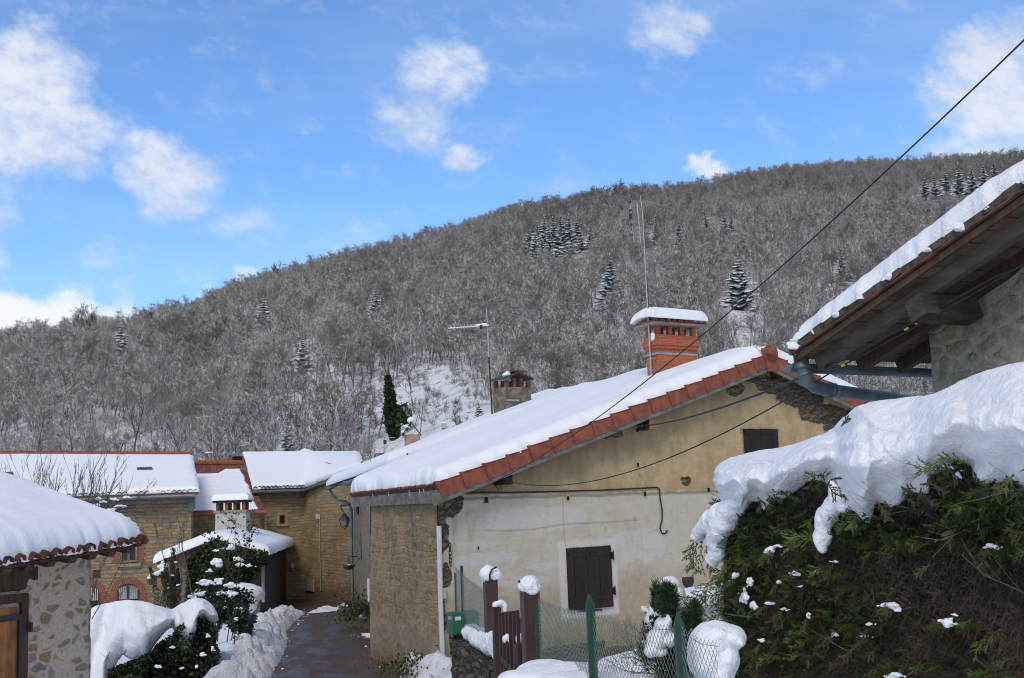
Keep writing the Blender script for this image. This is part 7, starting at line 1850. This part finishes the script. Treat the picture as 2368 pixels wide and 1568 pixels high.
o = bpy.data.objects['z']; o.name = 'snow_heap'; tag(o, 'deep soft snow heaped between the conifer shrub and the iron railing', kind='structure')
# ================================================================== single trees on the hillside
m_, g = mat('conifer_needles', (.02, .035, .02), .8, spec=.2)
nn = g.noise(g.pos, .8, 4, .65); zz_ = g.sep(g.nor)[2]
mk = g.ss(zz_ + (nn - .5) * 2.6, -.45, .05); basec(g, g.mix(mk, g.mix(g.ss(nn, .4, .6), (.010, .018, .012), (.028, .045, .026)), (.82, .85, .90))); M['conifer_needles'] = m_
def conifer(seed, H, Rb, tiers, droop=.35, narrow=1.0):
    rn = random.Random(seed); mb = MB()
    for t in range(tiers):
        f_ = t / (tiers - 1); z = H * (.10 + .88 * f_); rr = Rb * (1 - f_) ** .85 * narrow + .10; nb = max(5, int(15 * (1 - f_) + 5))
        for b in range(nb):
            a = 6.283 * (b + rn.random() * .8) / nb; L = rr * rn.uniform(.45, 1.2); d = Vector((math.cos(a), math.sin(a), 0)); sd_ = Vector((-d.y, d.x, 0)); w_ = L * .20 + .08
            zz0 = z + rn.uniform(-.45, .45) * (1 - f_); P = []
            for k in range(5):
                q = k / 4; P.append(Vector((0, 0, zz0)) + d * L * q + Z * (-droop * L * q ** 1.4 + .12 * L * q * q * q))
            for k in range(4):
                ww = w_ * math.sin(math.pi * (.25 + .7 * k / 4)); w2 = w_ * math.sin(math.pi * (.25 + .7 * (k + 1) / 4)) if k < 3 else .03
                j1, j2 = rn.uniform(-.08, .08), rn.uniform(-.08, .08)
                mb.quad(P[k] - sd_ * ww - Z * ww * .7, P[k], P[k + 1], P[k + 1] - sd_ * w2 - Z * (w2 * .7 + j1)); mb.quad(P[k], P[k] + sd_ * ww - Z * ww * .7, P[k + 1] + sd_ * w2 - Z * (w2 * .7 + j2), P[k + 1])
            for s_ in (-1, 1):
                for k in (1, 2, 3):
                    e = P[k] + sd_ * s_ * w_ * rn.uniform(1.1, 1.9) + d * .25 * L - Z * w_ * .8; mb.quad(P[k] - d * .1, e, P[k] + d * .15 - Z * .03)
    mb.ico(Vector((0, 0, H * .99)), (.06, .06, .3), 1)
    return mb
def crown_trunk(loc, H, Rb, tiers, label, sc, kind_, seed, droop=.35, name='snowy_spruce', group=None, cat='tree'):
    t = thing(name, loc, label, cat, group); key = ('cm', seed, H, Rb, tiers)
    if key not in CM: 
        CM[key] = (conifer(seed, H, Rb, tiers, droop).mesh('crown', M['conifer_needles']), None)
        f = MB(); f.tube([Vector((0, 0, -.5)), Vector((0, 0, H * .9))], [.2, .04], 6); CM[key] = (CM[key][0], f.mesh('trunk', M['twig']))
    for nm, me in zip(('crown', 'trunk'), CM[key]):
        o = bpy.data.objects.new(nm, me); COL.objects.link(o); o.parent = t
    t.scale = (sc, sc, sc); t.rotation_euler = (0, 0, random.uniform(0, 6)); return t
CM = {}
def hill_pt(px, py):
    """the spot on the hillside seen at that place"""
    u_ = ray(px, py); lo = None
    for i in range(96, 560):
        p = u_ * (i / u_.y)
        if terr(p.x / p.y, i) >= p.z: return p
    return u_ * (400 / u_.y)
def put(px, ytop, ybase, w_, label, seed=1, group='snow laden spruces on the wooded hillside', droop=.35, tiers=13, **k):
    ybase += (ybase - ytop) * .12; p = hill_pt(px, ybase); h = (ybase - ytop) / FPX * p.y; H, Rb = 12, 12 * (w_ / 2) / (ybase - ytop) * 1.45
    return crown_trunk(Vector((p.x, p.y, p.z - .2)), H, round(Rb, 1), int(tiers * 1.5), label, h / H, 0, seed, droop, group=group, **k)
put(1416, 580, 705, 64, 'tall snowy spruce just left of the television mast', 3)
put(1712, 580, 700, 78, 'broad snowy spruce beyond the black cable, halfway up the slope', 4)
put(702, 768, 850, 50, 'snowy spruce low on the left slope, standing alone', 5)
put(568, 770, 812, 18, 'tiny narrow spruce left of the lone snowy spruce', 3)
put(278, 735, 830, 52, 'open branched snowy conifer on the left skyline', 4, tiers=11)
put(610, 680, 750, 50, 'pale wide conifer high on the left slope', 5, tiers=9)
put(870, 660, 740, 46, 'ghostly snow streaked larch in mid slope', 3, tiers=10)
put(1108, 918, 975, 34, 'small dark green spruce by the sooty chimney', 4, tiers=12)
put(665, 925, 1040, 34, 'dark narrow conifer above the middle house', 5, tiers=14)
for i, (x, yt, yb, w_) in enumerate(((1225, 520, 590, 44), (1245, 505, 585, 44), (1262, 490, 590, 46), (1282, 495, 595, 48), (1300, 490, 580, 44), (1318, 490, 575, 42), (1335, 497, 570, 38), (1240, 530, 600, 44), (1272, 520, 600, 46), (1294, 525, 595, 30), (1255, 545, 605, 32))):
    put(x, yt, yb, w_, 'snowy spruce in the dense clump left of the antenna, number counted from its left edge' if False else ['leftmost spruce of the dense clump on the upper slope', 'second spruce from the left in the dense clump', 'tall spruce at the left peak of the dense clump', 'tallest middle spruce of the dense clump', 'spruce right of the middle of the dense clump', 'second last spruce on the right of the dense clump', 'rightmost spruce of the dense clump', 'low left spruce at the front of the clump', 'low middle spruce at the front of the clump', 'low right spruce at the front of the clump', 'lowest spruce under the front of the clump'][i], 3 + i % 3, 'spruces in the dense clump on the upper slope')
put(1367, 513, 570, 26, 'single small spruce right beside the dense clump', 5)
put(1490, 500, 560, 24, 'small spruce immediately right of the antenna head', 3); put(1519, 492, 560, 24, 'second small spruce right of the antenna head', 4)
put(1572, 498, 570, 26, 'thin spruce midway between antenna and cable', 5); put(1633, 490, 530, 22, 'little spruce below the skyline left of a pair', 3)
put(1676, 480, 545, 28, 'left spruce of the pair under the skyline', 4); put(1692, 490, 545, 24, 'right spruce of the pair under the skyline', 5)
put(1948, 570, 640, 34, 'dark spruce left of the wooden eaves', 4); put(1918, 605, 648, 26, 'short pale spruce beside the dark one left of the eaves', 3)
for i, (x, yt, yb, w_) in enumerate(((2140, 398, 470, 36), (2165, 395, 475, 36), (2192, 380, 475, 38), (2222, 370, 465, 38), (2250, 380, 450, 34), (2278, 372, 440, 34), (2302, 365, 425, 30))):
    put(x, yt, yb, w_, ['leftmost snowy spruce of the skyline row at far right', 'second spruce of the skyline row at far right', 'third spruce of the skyline row at far right', 'tallest spruce of the skyline row at far right', 'fifth spruce of the skyline row at far right', 'sixth spruce of the skyline row at far right', 'last spruce of the row, partly behind the roof snow'][i], 3 + i % 3, 'spruces in the skyline row at far right')
# ivy-clad tree at the meadow edge
p = hill_pt(912, 1018); k = p.y / FPX; it_ = thing('ivy_clad_tree', p, 'dark green ivy clad tree at the edge of the snowy meadow', 'tree')
rn = random.Random(31); f = MB(); f.tube([p - Z * .5, p + Z * 60 * k, p + Z * 165 * k - Vector((10 * k, 0, 0))], [.25, .18, .05], 7); f.tube([p + Z * 40 * k, p + Vector((30 * k, 0, 75 * k))], [.14, .05], 6); f.build('trunk', M['twig'], it_)
pts = []
for i in range(1900):
    t = rn.random() ** .9; h_ = t * 150; w_ = interp(h_, [(0, 9), (40, 17), (75, 13), (110, 9), (150, 3)]) * (1 + .9 * nz(h_ * .06, i % 5, 2)); a = rn.uniform(0, 6.28); q = rn.random() ** .4
    pts.append((p + Vector((math.cos(a) * w_ * q - h_ * .08, math.sin(a) * w_ * q, h_)) * k, (math.cos(a), math.sin(a), -.3)))
for i in range(900): a = rn.uniform(0, 6.28); q = rn.random() ** .4; pts.append((p + Vector((26 + math.cos(a) * 13 * q, math.sin(a) * 10, 58 + rn.gauss(0, 9))) * k, (math.cos(a), 0, -.3)))
leaf_mass('ivy_leaves', pts, M['ivy'], it_, .30, rn, mats=[M['ivy'], M['ivy_dark']])
m2, g = mat('bark_snow_near', (.09, .07, .06), .9); mk = g.ss(g.sep(g.nor)[2] + (g.noise(g.pos, 1.5, 2, .5) - .5) * 1.0, .25, .5); basec(g, g.mix(mk, g.mix(g.ss(g.noise(g.pos, 2, 3, .6), .4, .6), (.055, .045, .04), (.13, .105, .09)), (.84, .86, .9)))
M['bark_snow_near'] = m2
m3, g = mat('bark_bare', (.10, .08, .07), .9); basec(g, g.mix(g.ss(g.noise(g.pos, 2, 3, .6), .4, .6), (.07, .055, .048), (.15, .12, .10))); M['bark_bare'] = m3
def bare(px, ytop, ybase, label, seed, mt='bark_snow_near', limbs=13, spread=.42, d=None, name='bare_tree', trunk=.25, r0=.17):
    p = hill_pt(px, ybase) if d is None else at(px, ybase, d); h = (ybase - ytop) / FPX * p.y
    me = bare_tree(seed, h, spread, limbs, 1.0, r0 * h / 9, .8, .022 * p.y / 150, 3, trunk_frac=trunk)
    t = thing(name, p, label, 'tree', 'bare trees one can tell apart below and on the skyline'); me.v = [v_ + p for v_ in me.v]; me.build('branches', M[mt], t); return t
bare(215, 722, 812, 'large bare tree with rounded crown on the left skyline', 201, 'bark_bare', 15, .5, trunk=.35); bare(640, 620, 668, 'bushy bare tree on the skyline above the left slope', 202, 'bark_bare', 14, .5)
bare(345, 728, 790, 'fine twigged bare tree right of the snowy skyline conifer', 203, 'bark_bare', 14, .45); bare(1432, 432, 475, 'reddish bare tree on the skyline above the antenna', 204, 'bark_bare', 14, .55)
bare(545, 955, 1075, 'snow laden oak behind the ridge of the middle house', 205, limbs=12, spread=.5, d=110); bare(310, 930, 1060, 'wide snowy bare tree behind the left house ridge', 206, limbs=14, spread=.55, d=112)
bare(85, 950, 1060, 'ivy stemmed bare tree behind the far left ridge', 207, limbs=10, spread=.45, d=108); bare(600, 985, 1065, 'snow covered fruit tree left of the right snowy ridge', 208, limbs=13, spread=.6, d=105)
bare(760, 960, 1062, 'snowy thicket tree above the right snowy ridge', 209, limbs=14, spread=.6, d=105); bare(1057, 940, 1005, 'slim young tree standing alone in the snowy meadow', 210, 'bark_bare', 8, .3, r0=.08)
bare(960, 830, 960, 'tall snowy tree right of the ivy clad one', 211, limbs=12, spread=.45); bare(165, 960, 1062, 'leaning snowy tree behind the left house ridge', 212, limbs=12, spread=.5, d=108)
bare(420, 965, 1062, 'slender snowy tree behind the right end of the left ridge', 213, limbs=12, spread=.5, d=115); bare(700, 940, 1062, 'snowy bare tree behind the right snowy ridge, beside a dark conifer', 214, limbs=12, spread=.5, d=118)
# hives in the meadow
for i, (px, py) in enumerate(((1025, 971), (1063, 968), (1095, 966))):
    q = hill_pt(px, 1000 - 5); k = q.y / FPX; t = thing('beehive', q, ['leftmost beehive box in the snowy meadow', 'middle beehive box in the snowy meadow', 'rightmost beehive box in the snowy meadow'][i], 'beehive', 'beehives in the meadow')
    p_ = at(px, py, q.y); z_ = terr(p_.x / p_.y, p_.y)
    f = MB(); f.cbox(Vector((p_.x, p_.y, z_ + .35)), .5, .5, .5); f.build('body', M['render_white'], t); f = MB(); f.cbox(Vector((p_.x, p_.y, z_ + .66)), .6, .6, .12); f.build('lid', M['snow_smooth'], t)
# distant roof peak behind the right ridge
f = MB(); a = at(683, 1048, 75); b = at(703, 1036, 75); c = at(724, 1048, 75); dd = Vector((0, 3, 0)); f.quad(a, b, b + dd, a + dd); f.quad(b, c, c + dd, b + dd); f.quad(a - Z * .15, c - Z * .15, c, b, a)
t = thing('barn', a, 'peak of a snowy roof just showing over the right snowy ridge', 'barn'); f.build('roof', M['snow_smooth'], t); f = MB(); f.cbox((a + c) / 2 + dd / 2 - Z * 1.6, (c - a).length * .8, 2.6, 2.9); f.build('wall', M['wood_brown'], t)
